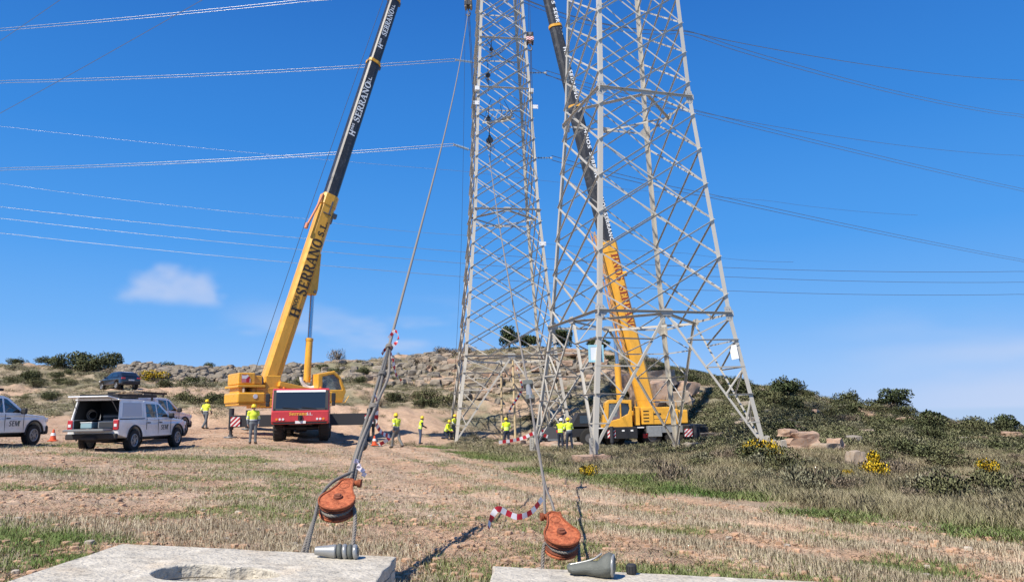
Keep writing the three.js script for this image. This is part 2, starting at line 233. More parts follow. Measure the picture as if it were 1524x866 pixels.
function pylon(name, label, cx, cz, yaw, feet, levels, plates) {
  // levels: [height, side, panels up to the next level]
  const y0 = Math.min(...feet), t = thing(name, label, 'pylon', [cx, y0, cz], yaw, undefined);
  const cor = (k, y, s) => V([-1, 1, 1, -1][k] * s / 2, y - y0, [1, 1, -1, -1][k] * s / 2);
  const side = (y) => { for (let i = 0; i < levels.length - 1; i++) if (y <= levels[i + 1][0]) return lerp(levels[i][1], levels[i + 1][1], (y - levels[i][0]) / (levels[i + 1][0] - levels[i][0])); return levels[levels.length - 1][1]; };
  let q = 0; const pick = () => M.steel[[0, 1, 0, 2, 1, 0, 2][q++ % 7]];
  function bar(nm, a, b, n, sz, out, off = 0) {
    const d = b.clone().sub(a), L = d.length(); d.normalize(); let X = d.clone().cross(n).normalize(); const Z = X.clone().cross(d).normalize();
    if (X.y > 0.02) { d.negate(); X.negate(); a = b; }            // the standing flange goes to the upper edge
    const m = new THREE.Mesh(AG[sz][out > 0 ? 0 : 1], pick()); m.name = nm; m.matrix.copy(basis(a.clone().addScaledVector(Z, out * 0.012 + off), X, d.clone().multiplyScalar(L), Z)); m.matrix.decompose(m.position, m.quaternion, m.scale); m.castShadow = m.receiveShadow = true; t.add(m); return m;
  }
  const L1 = levels[1][0];
  // legs
  for (let k = 0; k < 4; k++) for (let i = 0; i < levels.length - 1; i++) {
    const a = i ? cor(k, levels[i][0], levels[i][1]) : cor(k, feet[k], levels[0][1] + (levels[0][0] - feet[k]) * (levels[0][1] - levels[1][1]) / (L1 - levels[0][0])), b = cor(k, levels[i + 1][0], levels[i + 1][1]);
    const d = b.clone().sub(a), L = d.length(); d.normalize(); const inX = V(-Math.sign(a.x), 0, 0), inZ = V(0, 0, -Math.sign(a.z));
    const m = new THREE.Mesh(legGeo, M.steel[(k + i) % 3 ? 0 : 2]); m.name = 'leg'; const X = inX.clone().addScaledVector(d, -inX.dot(d)).normalize(), Z = inZ.clone().addScaledVector(d, -inZ.dot(d)).addScaledVector(X, -inZ.dot(X)).normalize();
    m.matrix.copy(basis(a, X, Z, d.clone().multiplyScalar(L))); const det = m.matrix.determinant(); if (det < 0) m.matrix.copy(basis(a, Z, X, d.clone().multiplyScalar(L))); m.matrix.decompose(m.position, m.quaternion, m.scale); m.castShadow = m.receiveShadow = true; t.add(m);
    if (plates && i) for (const [n, ax] of [[V(Math.sign(a.x), 0, 0), inZ], [V(0, 0, Math.sign(a.z)), inX]]) {
      const pl = new THREE.Mesh(plateGeo, M.plate); pl.name = 'splice_plate'; const Y = d.clone(), Xv = ax.clone().addScaledVector(Y, -ax.dot(Y)).normalize(); let Zv = Xv.clone().cross(Y).normalize(); const fl = Zv.dot(n) < 0;
      pl.matrix.copy(basis(a.clone().addScaledVector(n, 0.014).addScaledVector(Xv, 0.14), fl ? Xv.clone().negate() : Xv, Y, fl ? Zv.negate() : Zv)); pl.matrix.decompose(pl.position, pl.quaternion, pl.scale); pl.castShadow = true; t.add(pl); boltsOn(pl);
    }
  }
  for (let k = 0; k < 4; k++) {
    const k2 = (k + 1) % 4, n = V([0, 1, 0, -1][k], 0, [1, 0, -1, 0][k]);
    const P = (u, y) => { const s = side(y); return cor(k, y, s).lerp(cor(k2, y, s), u); };
    // splayed base: inverted V with short ties
    const foot = (kk) => cor(kk, feet[kk], levels[0][1] + (levels[0][0] - feet[kk]) * (levels[0][1] - levels[1][1]) / (L1 - levels[0][0]));
    const apex = P(0.5, L1 - 0.05);
    for (const [kk, u] of [[k, 0], [k2, 1]]) {
      const f = foot(kk), top = P(u, L1); bar('brace', f, apex, n, 'big', -1, -0.01);
      const onL = (s) => f.clone().lerp(top, s), onB = (s) => f.clone().lerp(apex, s); const st = [0.2, 0.4, 0.6, 0.8];
      st.forEach((s, i) => { bar('tie', onL(s), onB(s), n, 'small', i % 2 ? 1 : -1, 0.02); bar('tie', onB(s), onL(i < 3 ? st[i + 1] : 0.97), n, 'small', -1, -0.03); });
    }
    // lattice above
    for (let i = 1; i < levels.length - 1; i++) {
      const [ya, , np] = levels[i], yb = levels[i + 1][0], yv = (v) => ya + (yb - ya) * (v + 0.5) / np;
      const lo = -0.5, hi = np - 0.5;
      bar('horizontal', P(0, ya), P(1, ya), n, 'big', 1, 0.02);
      for (let c = -2; c < np; c++) for (const up of [1, 0]) {
        // v = c + 2u (rising) or c + 2(1-u) (falling)
        let u0 = clamp((lo - c) / 2), u1 = clamp((hi - c) / 2); if (c < lo) u0 = (lo - c) / 2; if (c + 2 > hi) u1 = (hi - c) / 2; if (u1 - u0 < 0.06) continue;
        const A = P(up ? u0 : 1 - u0, yv(c + 2 * u0)), B = P(up ? u1 : 1 - u1, yv(c + 2 * u1));
        bar('lattice_bar', A, B, n, 'mid', up ? 1 : -1);
      }
    }
    bar('horizontal', P(0, levels[levels.length - 1][0]), P(1, levels[levels.length - 1][0]), n, 'big', 1, 0.02);
    // plan bracing at the rings, midpoint to midpoint
    for (const [y, s, np] of levels.slice(1)) if (np > 3) { bar('plan_brace', P(0.5, y), cor(k2, y, s).lerp(cor((k + 2) % 4, y, s), 0.5), V(0, 1, 0), 'big', -1); const q1 = new THREE.Mesh(nodePlate, M.plate); q1.name = 'gusset_plate'; const pp = P(0.5, y); q1.position.copy(pp).addScaledVector(n, 0.045); q1.lookAt(q1.position.clone().add(n)); q1.castShadow = true; t.add(q1); }
    // foot plate
    if (plates) { const f = foot(k); for (const nn of [n, V(-n.z, 0, n.x).multiplyScalar(-1)]) { const g = new THREE.Mesh(plateGeo, M.plate); g.name = 'foot_plate'; g.position.copy(f).addScaledVector(V(nn.x, 0, nn.z), 0.03).add(V(0, 0.3, 0)); g.lookAt(g.position.clone().add(nn)); g.castShadow = true; t.add(g); boltsOn(g); } }
  }
  t.userData.yawInfo = undefined; delete t.userData.yawInfo;
  t.updateMatrixWorld(true);
  return { t, at: (k, y, inset = 0) => t.localToWorld(cor(k, y, side(y) - inset)), mid: (k, u, y) => { const s = side(y); return t.localToWorld(cor(k, y, s).lerp(cor((k + 1) % 4, y, s), u)); } };
}
// the same type of pylon twice: heights above its own datum, side, panels
const LV = (b) => [[b, 8.4, 0], [b + 6.3, 6.72, 6], [b + 17.38, 4.99, 6], [b + 27.25, 4.22, 3], [b + 31.53, 3.79, 3], [b + 35.6, 3.42, 3], [b + 39.4, 3.1, 0]];
const P2 = pylon('lattice_pylon', 'galvanised lattice pylon standing beside the pinkish stone plinth with its feet in scrub', 6.139, -36.783, -1.291, [0.25, 0.42, 0.3, 0.05], LV(0.292), true);
const P1 = pylon('lattice_pylon', 'galvanised lattice pylon below the rock outcrop with a hoist hanging inside', -0.609, -56.235, 0.146, [0.25, -0.05, 0.3, 0.35], LV(0.004), false);

// ---------- mobile cranes ----------
function canvas(w, h, draw) { const c = document.createElement('canvas'); c.width = w; c.height = h; draw(c.getContext('2d'), w, h); const t = new THREE.CanvasTexture(c); t.colorSpace = THREE.SRGBColorSpace; t.magFilter = THREE.LinearFilter; return t; }
const grime = dataTex(256, (u, v) => { const a = tn(u, v, 8, 5, 41), b = tn(u, v, 40, 3, 17); const k = clamp(0.80 + 0.28 * (a - 0.4) + 0.12 * (b - 0.5)); return [k, k, k * 0.98]; }, false);
const roughVar = dataTex(256, (u, v) => { const a = tn(u, v, 12, 5, 77); const k = clamp(0.55 + 0.6 * (a - 0.35)); return [k, k, k]; }, false);
const scuffs = dataTex(256, (u, v) => { const a = tn(u, v, 30, 4, 91), b = tn(u, v, 7, 3, 23); const k = clamp((a - 0.52) * 6) * clamp((b - 0.42) * 5); return [0.45 + 0.55 * k, 0.45 + 0.55 * k, 0.45 + 0.53 * k]; }, false);
M.yellow = mat([0.93, 0.47, 0.05], 0.5, 0, { map: grime, roughnessMap: roughVar });
M.yellowPlain = mat([0.74, 0.36, 0.032], 0.5);
M.boomBlack = phys([0.075, 0.075, 0.078], 0.42, { map: scuffs });
M.black = mat([0.018, 0.018, 0.02], 0.55); M.dark = mat([0.035, 0.036, 0.04], 0.6); M.rubber = mat([0.022, 0.021, 0.02], 0.92);
M.red = phys([0.66, 0.05, 0.06], 0.38, { clearcoat: 0.5, clearcoatRoughness: 0.25, map: grime });
M.white = mat([0.78, 0.78, 0.76], 0.5); M.chrome = mat([0.62, 0.64, 0.66], 0.18, 1); M.greyDeck = mat([0.27, 0.29, 0.31], 0.6, 0, { map: grime });
M.glass = phys([0.02, 0.03, 0.04], 0.06, { clearcoat: 1, clearcoatRoughness: 0.03 });
M.glassSee = phys([0.55, 0.62, 0.66], 0.04, { transmission: 0.85, thickness: 0 });
M.lampGlass = phys([0.75, 0.75, 0.72], 0.12, { clearcoat: 1 }); M.amber = mat([0.8, 0.25, 0.02], 0.35); M.redLamp = phys([0.5, 0.015, 0.015], 0.2, { clearcoat: 1 });
M.letterBlack = mat([0.03, 0.02, 0.015], 0.55); M.letterWhite = mat([0.80, 0.80, 0.78], 0.55); M.letterRed = mat([0.26, 0.03, 0.02], 0.55);
M.stripe = mat([1, 1, 1], 0.45, 0, { map: canvas(64, 64, (c) => { c.fillStyle = '#e9e6e2'; c.fillRect(0, 0, 64, 64); c.fillStyle = '#b3202a'; for (let k = -2; k < 4; k++) { c.beginPath(); c.moveTo(k * 32, 64); c.lineTo(k * 32 + 16, 64); c.lineTo(k * 32 + 80, 0); c.lineTo(k * 32 + 64, 0); c.fill(); } }) });
M.steelDark = mat([0.16, 0.155, 0.15], 0.5, 0.5);
const wheelParts = (() => { // truck wheel on the x axis
  const prof = [[0.30, -0.24], [0.52, -0.25], [0.60, -0.23], [0.645, -0.17], [0.65, 0], [0.645, 0.17], [0.60, 0.23], [0.52, 0.25], [0.30, 0.24]].map((p) => new THREE.Vector2(...p));
  const tyre = new THREE.LatheGeometry(prof, 28); tyre.rotateZ(Math.PI / 2); const lugs = []; for (let k = 0; k < 26; k++) for (const s of [-1, 1]) { const b = box(0.19, 0.03, 0.06, s * 0.12, 0.65, 0); b.rotateX((k + (s > 0 ? 0.5 : 0)) / 26 * Math.PI * 2); lugs.push(b); }
  const rim = join([cyl(0.31, 0.31, 0.42, 20, 0, 0, 0, 'x'), cyl(0.17, 0.14, 0.56, 12, 0, 0, 0, 'x')]); return { tyre: join([tyre, ...lugs]), rim };
})();
function truckWheel(parent, x, y, z, turn = 0) { const w = part('wheel', wheelParts.tyre, M.rubber, parent); w.position.set(x, y, z); w.rotation.y = turn; part('rim', wheelParts.rim, M.steelDark, w); return w; }
// telescopic boom: Y along it, Z out of the lettered face; under = +1 when the rounded belly lies on +X
function boomSection(L0, L1, h, w, under, taper = 0) {
  const c = 0.12 * h, u = under; const s = [[-u * h / 2, -w / 2 + c], [-u * (h / 2 - c), -w / 2], [u * h * 0.12, -w / 2], [u * h * 0.34, -w * 0.42], [u * h * 0.47, -w * 0.22], [u * h / 2, 0], [u * h * 0.47, w * 0.22], [u * h * 0.34, w * 0.42], [u * h * 0.12, w / 2], [-u * (h / 2 - c), w / 2], [-u * h / 2, w / 2 - c]];
  const sh = new THREE.Shape((u > 0 ? s : s.slice().reverse()).map((p) => new THREE.Vector2(...p))); const g = new THREE.ExtrudeGeometry(sh, { depth: L1 - L0, bevelEnabled: false, steps: 1 });
  // extrude runs +z with section in x-y: map section (x, y->z), z->y
  const p = g.attributes.position, uv = g.attributes.uv; const q = g.index ? g.toNonIndexed() : g; const a = q.attributes.position;
  for (let i = 0; i < a.count; i++) { const x = a.getX(i), y = a.getY(i), z = a.getZ(i); a.setXYZ(i, x, z + L0, -y); if (q.attributes.uv) q.attributes.uv.setXY(i, (x + y) * 0.45, (z + L0) * 0.22); }
  q.computeVertexNormals(); return q;
}
function lettering(str, font, size, N, at, along, depth = 0.012) { // in boom space: along = +1 reads up the boom, -1 reads down
  const g = text(str, font, size, depth); const b = g.boundingBox.clone(); g.translate(-b.min.x, -(b.max.y + b.min.y) / 2, 0);
  g.applyMatrix4(along > 0 ? basis(V(at[0], at[1], at[2]), V(0, 1, 0), V(-1, 0, 0), V(0, 0, 1)) : basis(V(at[0], at[1], at[2]), V(0, -1, 0), V(1, 0, 0), V(0, 0, 1))); return [g, b.max.x - b.min.x];
}
function stack(parts) { return join(parts); }
function outrigger(t, ex, ey, ez, nx, nz, gy, plateTurn) { // a jack with its pad under the end of a beam
  part('jack', [cyl(0.13, 0.13, 1.1, 12, ex, ey - 0.05, ez), cyl(0.08, 0.08, Math.max(0.2, ey - gy), 10, ex, (ey + gy) / 2, ez)], M.dark, t);
  part('foot_pad', [cyl(0.36, 0.30, 0.07, 18, ex, gy + 0.05, ez), cyl(0.12, 0.12, 0.12, 10, ex, gy + 0.12, ez)], M.steelDark, t);
}
const louvre = (w, h, n, x, y, z) => { const gs = []; for (let k = 0; k < n; k++) gs.push(rot(box(w, 0.028, 0.05, 0, 0, 0), 0.5, 0, 0, [x, y - h / 2 + (k + 0.5) * h / n, z])); return join(gs); };

// ===== crane with the red carrier =====
{
  const gy = land(-11.8, -42.35), th = 0.227;
  const t = thing('mobile_crane', 'yellow telescopic crane on a red-cabbed carrier with black upper boom', 'crane', [-11.8, 0.98, -42.35], th);
  t.updateMatrixWorld(true); const inv = t.matrixWorld.clone().invert();
  const g0 = 0.02;
  // carrier: +z is its front
  part('chassis', [box(1.1, 0.42, 11.4, 0, 1.0, -0.4), box(2.5, 0.16, 8.6, 0, 1.36, -1.6), box(2.62, 0.5, 0.9, 0, 0.98, 2.4), box(2.62, 0.5, 0.9, 0, 0.98, -4.6)], M.dark, t);
  part('deck_box', [box(0.55, 0.55, 3.0, 1.05, 1.62, 0.2, 0.03), box(0.55, 0.55, 3.0, -1.05, 1.62, 0.2, 0.03)], M.red, t);
  part('mudguard', [box(0.7, 0.06, 3.4, 1.02, 1.43, 3.6), box(0.7, 0.06, 3.4, -1.02, 1.43, 3.6)], M.dark, t);
  for (const z of [4.55, 2.95 - 0.1, -1.6, -3.2]) for (const s of [-1, 1]) truckWheel(t, s * 1.1, 0.66, z, z === 4.55 ? 0.04 : 0);
  const axle = part('axle', [cyl(0.11, 0.11, 2.0, 10, 0, 0.66, 4.55, 'x'), cyl(0.2, 0.2, 0.5, 10, 0, 0.66, 4.55, 'x')], M.black, t);
  // carrier cab
  const cabSide = [[3.9, 0.95], [5.92, 0.86], [6.02, 1.0], [6.03, 1.46], [5.98, 1.52], [5.60, 2.52], [5.45, 2.60], [3.95, 2.60]];
  const cg = extr(cabSide, 2.72, 0.06); cg.rotateY(-Math.PI / 2);
  const cab = part('carrier_cab', cg, M.red, t);
  // windscreen plane between the sloping edges
  const wy0 = 1.59, wy1 = 2.51, zf = (y) => 5.98 - (y - 1.52) * 0.38 / 1.0;
  const quad = (x0, x1, y0, y1, off, th2 = 0.02) => { const g = box(x1 - x0, Math.hypot(y1 - y0, zf(y1) - zf(y0)), th2); g.rotateX(-Math.atan2(zf(y0) - zf(y1), y1 - y0)); g.translate((x0 + x1) / 2, (y0 + y1) / 2, (zf(y0) + zf(y1)) / 2 + off); return g; };
  part('windscreen', quad(-1.17, 1.17, wy0 + 0.02, wy1 - 0.1, 0.012), M.glass, cab);
  part('windscreen_frame', [quad(-1.24, 1.24, wy0 - 0.07, wy0 + 0.02, 0.006, 0.03), quad(-1.31, -1.17, wy0 - 0.07, wy1, 0.006, 0.03), quad(1.17, 1.31, wy0 - 0.07, wy1, 0.006, 0.03)], M.black, cab);
  part('sun_visor', quad(-1.17, 1.17, wy1 - 0.1, wy1 - 0.005, 0.016, 0.025), M.white, cab);
  part('wiper', [rod([-0.1, wy0 + 0.0, zf(wy0) + 0.04], [-0.85, wy0 + 0.08, zf(wy0) + 0.03], 0.014), rod([0.75, wy0, zf(wy0) + 0.04], [0.05, wy0 + 0.08, zf(wy0) + 0.03], 0.014)], M.black, cab);
  part('side_window', [box(0.02, 0.62, 1.05, 1.366, 2.1, 4.95), box(0.02, 0.62, 1.05, -1.366, 2.1, 4.95)], M.glass, cab);
  for (const s of [-1, 1]) { for (let k = 0; k < 3; k++) part('headlight', cyl(0.055, 0.055, 0.03, 14, s * (0.8 + k * 0.15), 1.1, 6.035, 'z'), k === 2 ? M.amber : M.lampGlass, cab); }
  part('lower_grille', box(2.5, 0.12, 0.03, 0, 0.94, 5.98), M.black, cab);
  part('tow_coupling', [box(0.2, 0.24, 0.1, 0, 1.16, 6.05, 0.02), cyl(0.05, 0.05, 0.2, 10, 0, 1.12, 6.1)], M.black, cab);
  part('number_plate', box(0.5, 0.13, 0.015, 0.02, 0.95, 6.05), M.white, cab);
  { const g1 = text('Serrano', serif, 0.15, 0.006); g1.translate(-0.52, 1.28, 6.033); part('lettering', g1, mat([0.85, 0.5, 0.05], 0.5), cab); const g2 = text('S.L.', sans, 0.13, 0.006); g2.translate(0.29, 1.28, 6.033); part('lettering', g2, M.letterWhite, cab); }
  { const pl = text('2841 LTM', sans, 0.085, 0.004); pl.translate(-0.22, 0.915, 6.06); }
  for (const s of [-1, 1]) { const mm = part('mirror', [box(0.2, 0.42, 0.14, s * 1.56, 2.14, 5.75, 0.04), box(0.18, 0.22, 0.12, s * 1.56, 1.83, 5.75, 0.04)], M.black, cab); part('mirror_arm', [rod([s * 1.34, 2.42, 5.55], [s * 1.5, 2.36, 5.74], 0.018), rod([s * 1.34, 1.72, 5.75], [s * 1.5, 1.78, 5.74], 0.018)], M.yellowPlain, mm); }
  part('hazard_panel', box(0.02, 0.9, 0.42, 1.366, 1.3, 4.2), M.stripe, cab);
  part('beacon', cyl(0.07, 0.06, 0.12, 12, -0.9, 2.66, 4.6), M.amber, cab); part('beacon', cyl(0.07, 0.06, 0.12, 12, 0.9, 2.66, 4.6), M.amber, cab);
  // outriggers
  for (const z of [2.4, -4.6]) for (const s of [-1, 1]) {
    const b = part('outrigger_beam', [box(2.5, 0.62, 0.5, s * 2.5, 1.05, z + s * 0.02, 0.02)], M.dark, t);
    const px = s * 3.66, yy = 1.0; const gw = land(...(() => { const w = t.localToWorld(V(px, 0, z)); return [w.x, w.z]; })()) - t.position.y;
    outrigger(t, px, yy + 0.22, z, 0, 0, gw);
    part('warning_plate', box(0.46, 0.48, 0.02, s * 3.42, 1.03, z + 0.29), M.stripe, b);
  }
  // upper works: pivot, forward, side
  const P0 = V(-14.33, 4.13, -43.5), dir = V(0.22206, 0.95912, -0.17541).normalize(), f = V(0.7846, 0, -0.6199).normalize(), N = V(0.6199, 0, 0.7846);
  const S = inv.clone().multiply(basis(P0, f, V(0, 1, 0), N));
  const up = (name, gs, m, parent = t) => part(name, gs, m, parent, S);
  up('slewing_frame', [box(3.6, 0.62, 0.16, 0.6, -0.55, 0.62, 0.02), box(3.6, 0.62, 0.16, 0.6, -0.55, -0.62, 0.02), box(3.2, 0.5, 2.3, 0.7, -1.12, 0, 0.05), box(0.9, 0.95, 0.14, 0, 0.0, 0.60, 0.05), box(0.9, 0.95, 0.14, 0, 0.0, -0.60, 0.05), rot(box(1.9, 0.3, 0.3, 0, 0, 0, 0.04), 0, 0, -0.2, [1.2, -0.2, 0.8])], M.yellow);
  up('slewing_ring', cyl(0.95, 0.95, 0.3, 28, 1.4, -1.5, 0), M.dark);
  const cw = up('counterweight', [box(1.6, 0.62, 2.4, -1.4, -0.82, 0, 0.12), box(1.45, 0.12, 2.3, -1.4, -1.18, 0, 0.05)], M.yellow);
  up('counterweight_plate', [box(1.55, 0.13, 2.35, -1.4, -0.17, 0, 0.03)], M.yellow); up('support_post', [box(0.2, 0.3, 1.6, -1.9, -0.37, 0), box(0.2, 0.3, 1.6, -0.9, -0.37, 0)], M.yellow);
  up('winch_housing', [box(0.95, 0.66, 1.9, -1.62, 0.26, 0, 0.06), box(0.5, 0.5, 1.6, -0.95, 0.2, 0, 0.04)], M.yellow);
  up('winch_drum', [cyl(0.3, 0.3, 1.2, 18, -0.95, 0.18, 0, 'z'), cyl(0.4, 0.4, 0.05, 18, -0.95, 0.18, 0.6, 'z'), cyl(0.4, 0.4, 0.05, 18, -0.95, 0.18, -0.6, 'z')], M.steelDark);
  up('hazard_badge', extr([[-0.3, -0.24], [0.3, -0.24], [0.3, 0.1], [0.1, 0.3], [-0.3, 0.3]], 0.02).scale(0.8, 0.8, 1).translate(-1.68, 0.24, 0.965), M.stripe);
  up('crest', cyl(0.13, 0.13, 0.02, 18, -1.2, -0.74, 1.21, 'z'), M.white);
  // saddle for the ram
  const sad = new THREE.TorusGeometry(0.62, 0.11, 8, 20, Math.PI); sad.rotateZ(Math.PI); sad.translate(2.35, 0.42, 0.5); up('ram_saddle', [sad, box(1.3, 0.12, 0.9, 2.35, -0.26, 0.2)], M.white);
  // crane cab
  const cabP = [[-0.85, -0.95], [0.75, -0.95], [0.98, -0.3], [0.62, 0.55], [0.2, 0.92], [-0.85, 0.72]];
  const win = [[-0.55, -0.22], [0.72, -0.22], [0.5, 0.42], [0.14, 0.72], [-0.55, 0.56]];
  const cs = extr(cabP, 0.95, 0.05, [win]); cs.translate(3.35, -0.12, 0.72); const cc = up('crane_cab', [cs], M.yellow);
  const wg = extr(win, 0.80, 0); wg.translate(3.35, -0.12, 0.72); up('cab_window', wg, M.glassSee, cc); up('operator_seat', [box(0.45, 0.5, 0.4, 2.95, -0.25, 0.72, 0.06), box(0.12, 0.6, 0.4, 2.8, 0.1, 0.72, 0.05)], M.black, cc);
  up('cab_step', [box(0.9, 0.05, 0.4, 3.8, -1.1, 1.1), rod([4.25, -1.1, 1.2], [4.5, -0.7, 1.2], 0.03)], M.yellow, cc);
  // boom
  const X = dir.clone().cross(N).normalize(), B = inv.clone().multiply(basis(P0, X, dir, N));
  const bo = (name, gs, m, parent = t) => part(name, gs, m, parent, B);
  const base = bo('boom_base_section', [boomSection(-0.5, 12.35, 1.02, 0.86, 1)], M.yellow);
  bo('boom_collar', [boomSection(11.75, 12.5, 1.1, 0.94, 1)], M.yellow, base);
  bo('collar_bracket', [box(0.1, 0.9, 0.06, 0.1, 11.6, 0.49), box(0.55, 0.06, 0.06, 0, 11.15, 0.46), box(0.06, 0.5, 0.1, 0.45, 10.9, 0.35), box(0.3, 0.3, 0.2, 0.56, 11.3, 0.2)], M.steelDark, base);
  bo('boom_seam', [box(0.025, 11.2, 0.012, 0.14, 6.0, 0.432)], mat([0.45, 0.22, 0.02], 0.6), base);
  { let [g, w] = lettering('H', serif, 0.62, 1, [0.0, 4.15, 0.432], 1); bo('lettering', g, M.letterBlack, base); [g, w] = lettering('NOS', serif, 0.26, 1, [-0.17, 4.75, 0.432], 1); bo('lettering', g, M.letterBlack, base); [g, w] = lettering('SERRANO', serif, 0.68, 1, [-0.02, 5.6, 0.432], 1); g.applyMatrix4(new THREE.Matrix4().makeTranslation(0, 5.6, 0).multiply(new THREE.Matrix4().makeScale(1, 3.75 / w, 1)).multiply(new THREE.Matrix4().makeTranslation(0, -5.6, 0))); bo('lettering', g, M.letterBlack, base); [g, w] = lettering('S.L.', serif, 0.42, 1, [0.02, 9.6, 0.432], 1); bo('lettering', g, M.letterBlack, base); }
  const secs = [[12.3, 22.9, 0.86, 0.74], [22.8, 28.4, 0.78, 0.67], [28.3, 36, 0.7, 0.6], [35.9, 43, 0.62, 0.54], [42.9, 50.5, 0.55, 0.48]];
  secs.forEach(([a, b, h, w], i) => {
    const s = bo('boom_section', [boomSection(a, b, h, w, 1)], M.boomBlack); bo('boom_collar', [boomSection(b - 0.05, b + 0.16, h + 0.09, w + 0.09, 1)], M.yellowPlain, s); bo('collar_lug', [box(0.16, 0.3, 0.12, h / 2 + 0.02, b - 0.1, 0.1, 0.02), box(0.1, 0.25, 0.1, -h / 2 - 0.05, b - 0.02, 0.1, 0.02)], M.steelDark, s);
    if (i < 2) { const L0 = i ? 24.1 : 17.0, ln = i ? 3.6 : 4.4, sz = i ? 0.36 : 0.42, z = w / 2 + 0.002; let [g, wd] = lettering('H', sans, sz, 1, [-0.06, L0, z], 1); bo('lettering', g, M.letterWhite, s); [g, wd] = lettering('nos', sans, sz * 0.5, 1, [-0.16, L0 + sz * 0.9, z], 1); bo('lettering', g, M.letterWhite, s); [g, wd] = lettering('SERRANO', serif, sz, 1, [-0.06, 0, z], 1); g.applyMatrix4(new THREE.Matrix4().makeTranslation(0, L0 + 1.05, 0).multiply(new THREE.Matrix4().makeScale(1, (ln - 1.6) / wd * 1.12, 1))); bo('lettering', g, M.letterWhite, s); [g, wd] = lettering('S.L.', sans, sz * 0.55, 1, [-0.04, L0 + ln - 0.25, z], 1); bo('lettering', g, M.letterWhite, s); }
  });
  bo('boom_head', [box(0.9, 0.7, 0.5, 0.1, 50.7, 0, 0.05), cyl(0.32, 0.32, 0.1, 18, 0.45, 50.6, 0.1, 'z'), cyl(0.32, 0.32, 0.1, 18, 0.45, 50.6, -0.1, 'z')], M.yellow);
  // stowed lashing pole, hoist rope along the back, luffing ram
  bo('lashing_pole', [tube([[-0.62, 12.3, 0.35], [-0.72, 11.4, 0.4], [-0.98, 9.9, 0.45]], 0.075, 12, 7), cyl(0.11, 0.11, 0.35, 10, -1.0, 9.85, 0.45)], mat([0.62, 0.22, 0.10], 0.6));
  const tip = P0.clone().addScaledVector(dir, 50.8).addScaledVector(X, -0.4), drum = P0.clone().addScaledVector(f, -0.95).add(V(0, 0.45, 0));
  const ropeG = tube([drum.toArray(), P0.clone().addScaledVector(dir, 12).addScaledVector(X, -1.0).toArray(), P0.clone().addScaledVector(dir, 30).addScaledVector(X, -0.75).toArray(), tip.toArray()], 0.017, 40, 5); part('hoist_rope', ropeG, M.dark, t, inv);
  const rb = V(-12.42, 4.25, -44.55), rt = P0.clone().addScaledVector(dir, 6.15).addScaledVector(X, 0.80), rm = rb.clone().lerp(rt, 0.48);
  const ram = part('luffing_ram', [rod(rb.toArray(), rm.toArray(), 0.21, 0.21, 16), rod(rm.clone().addScaledVector(rt.clone().sub(rb).normalize(), -0.15).toArray(), rm.toArray(), 0.235, 0.235, 16)], M.yellow, t, inv); part('ram_rod', rod(rm.toArray(), rt.toArray(), 0.13, 0.13, 16), M.chrome, ram, inv);
  bo('ram_bracket', [extr([[0.40, 5.9], [0.98, 6.0], [0.98, 6.35], [0.5, 8.6], [0.40, 8.6]], 0.6, 0.03)], M.yellow, base); bo('ram_pin', cyl(0.1, 0.1, 0.75, 12, 0.82, 6.15, 0, 'z'), M.steelDark, base);
}
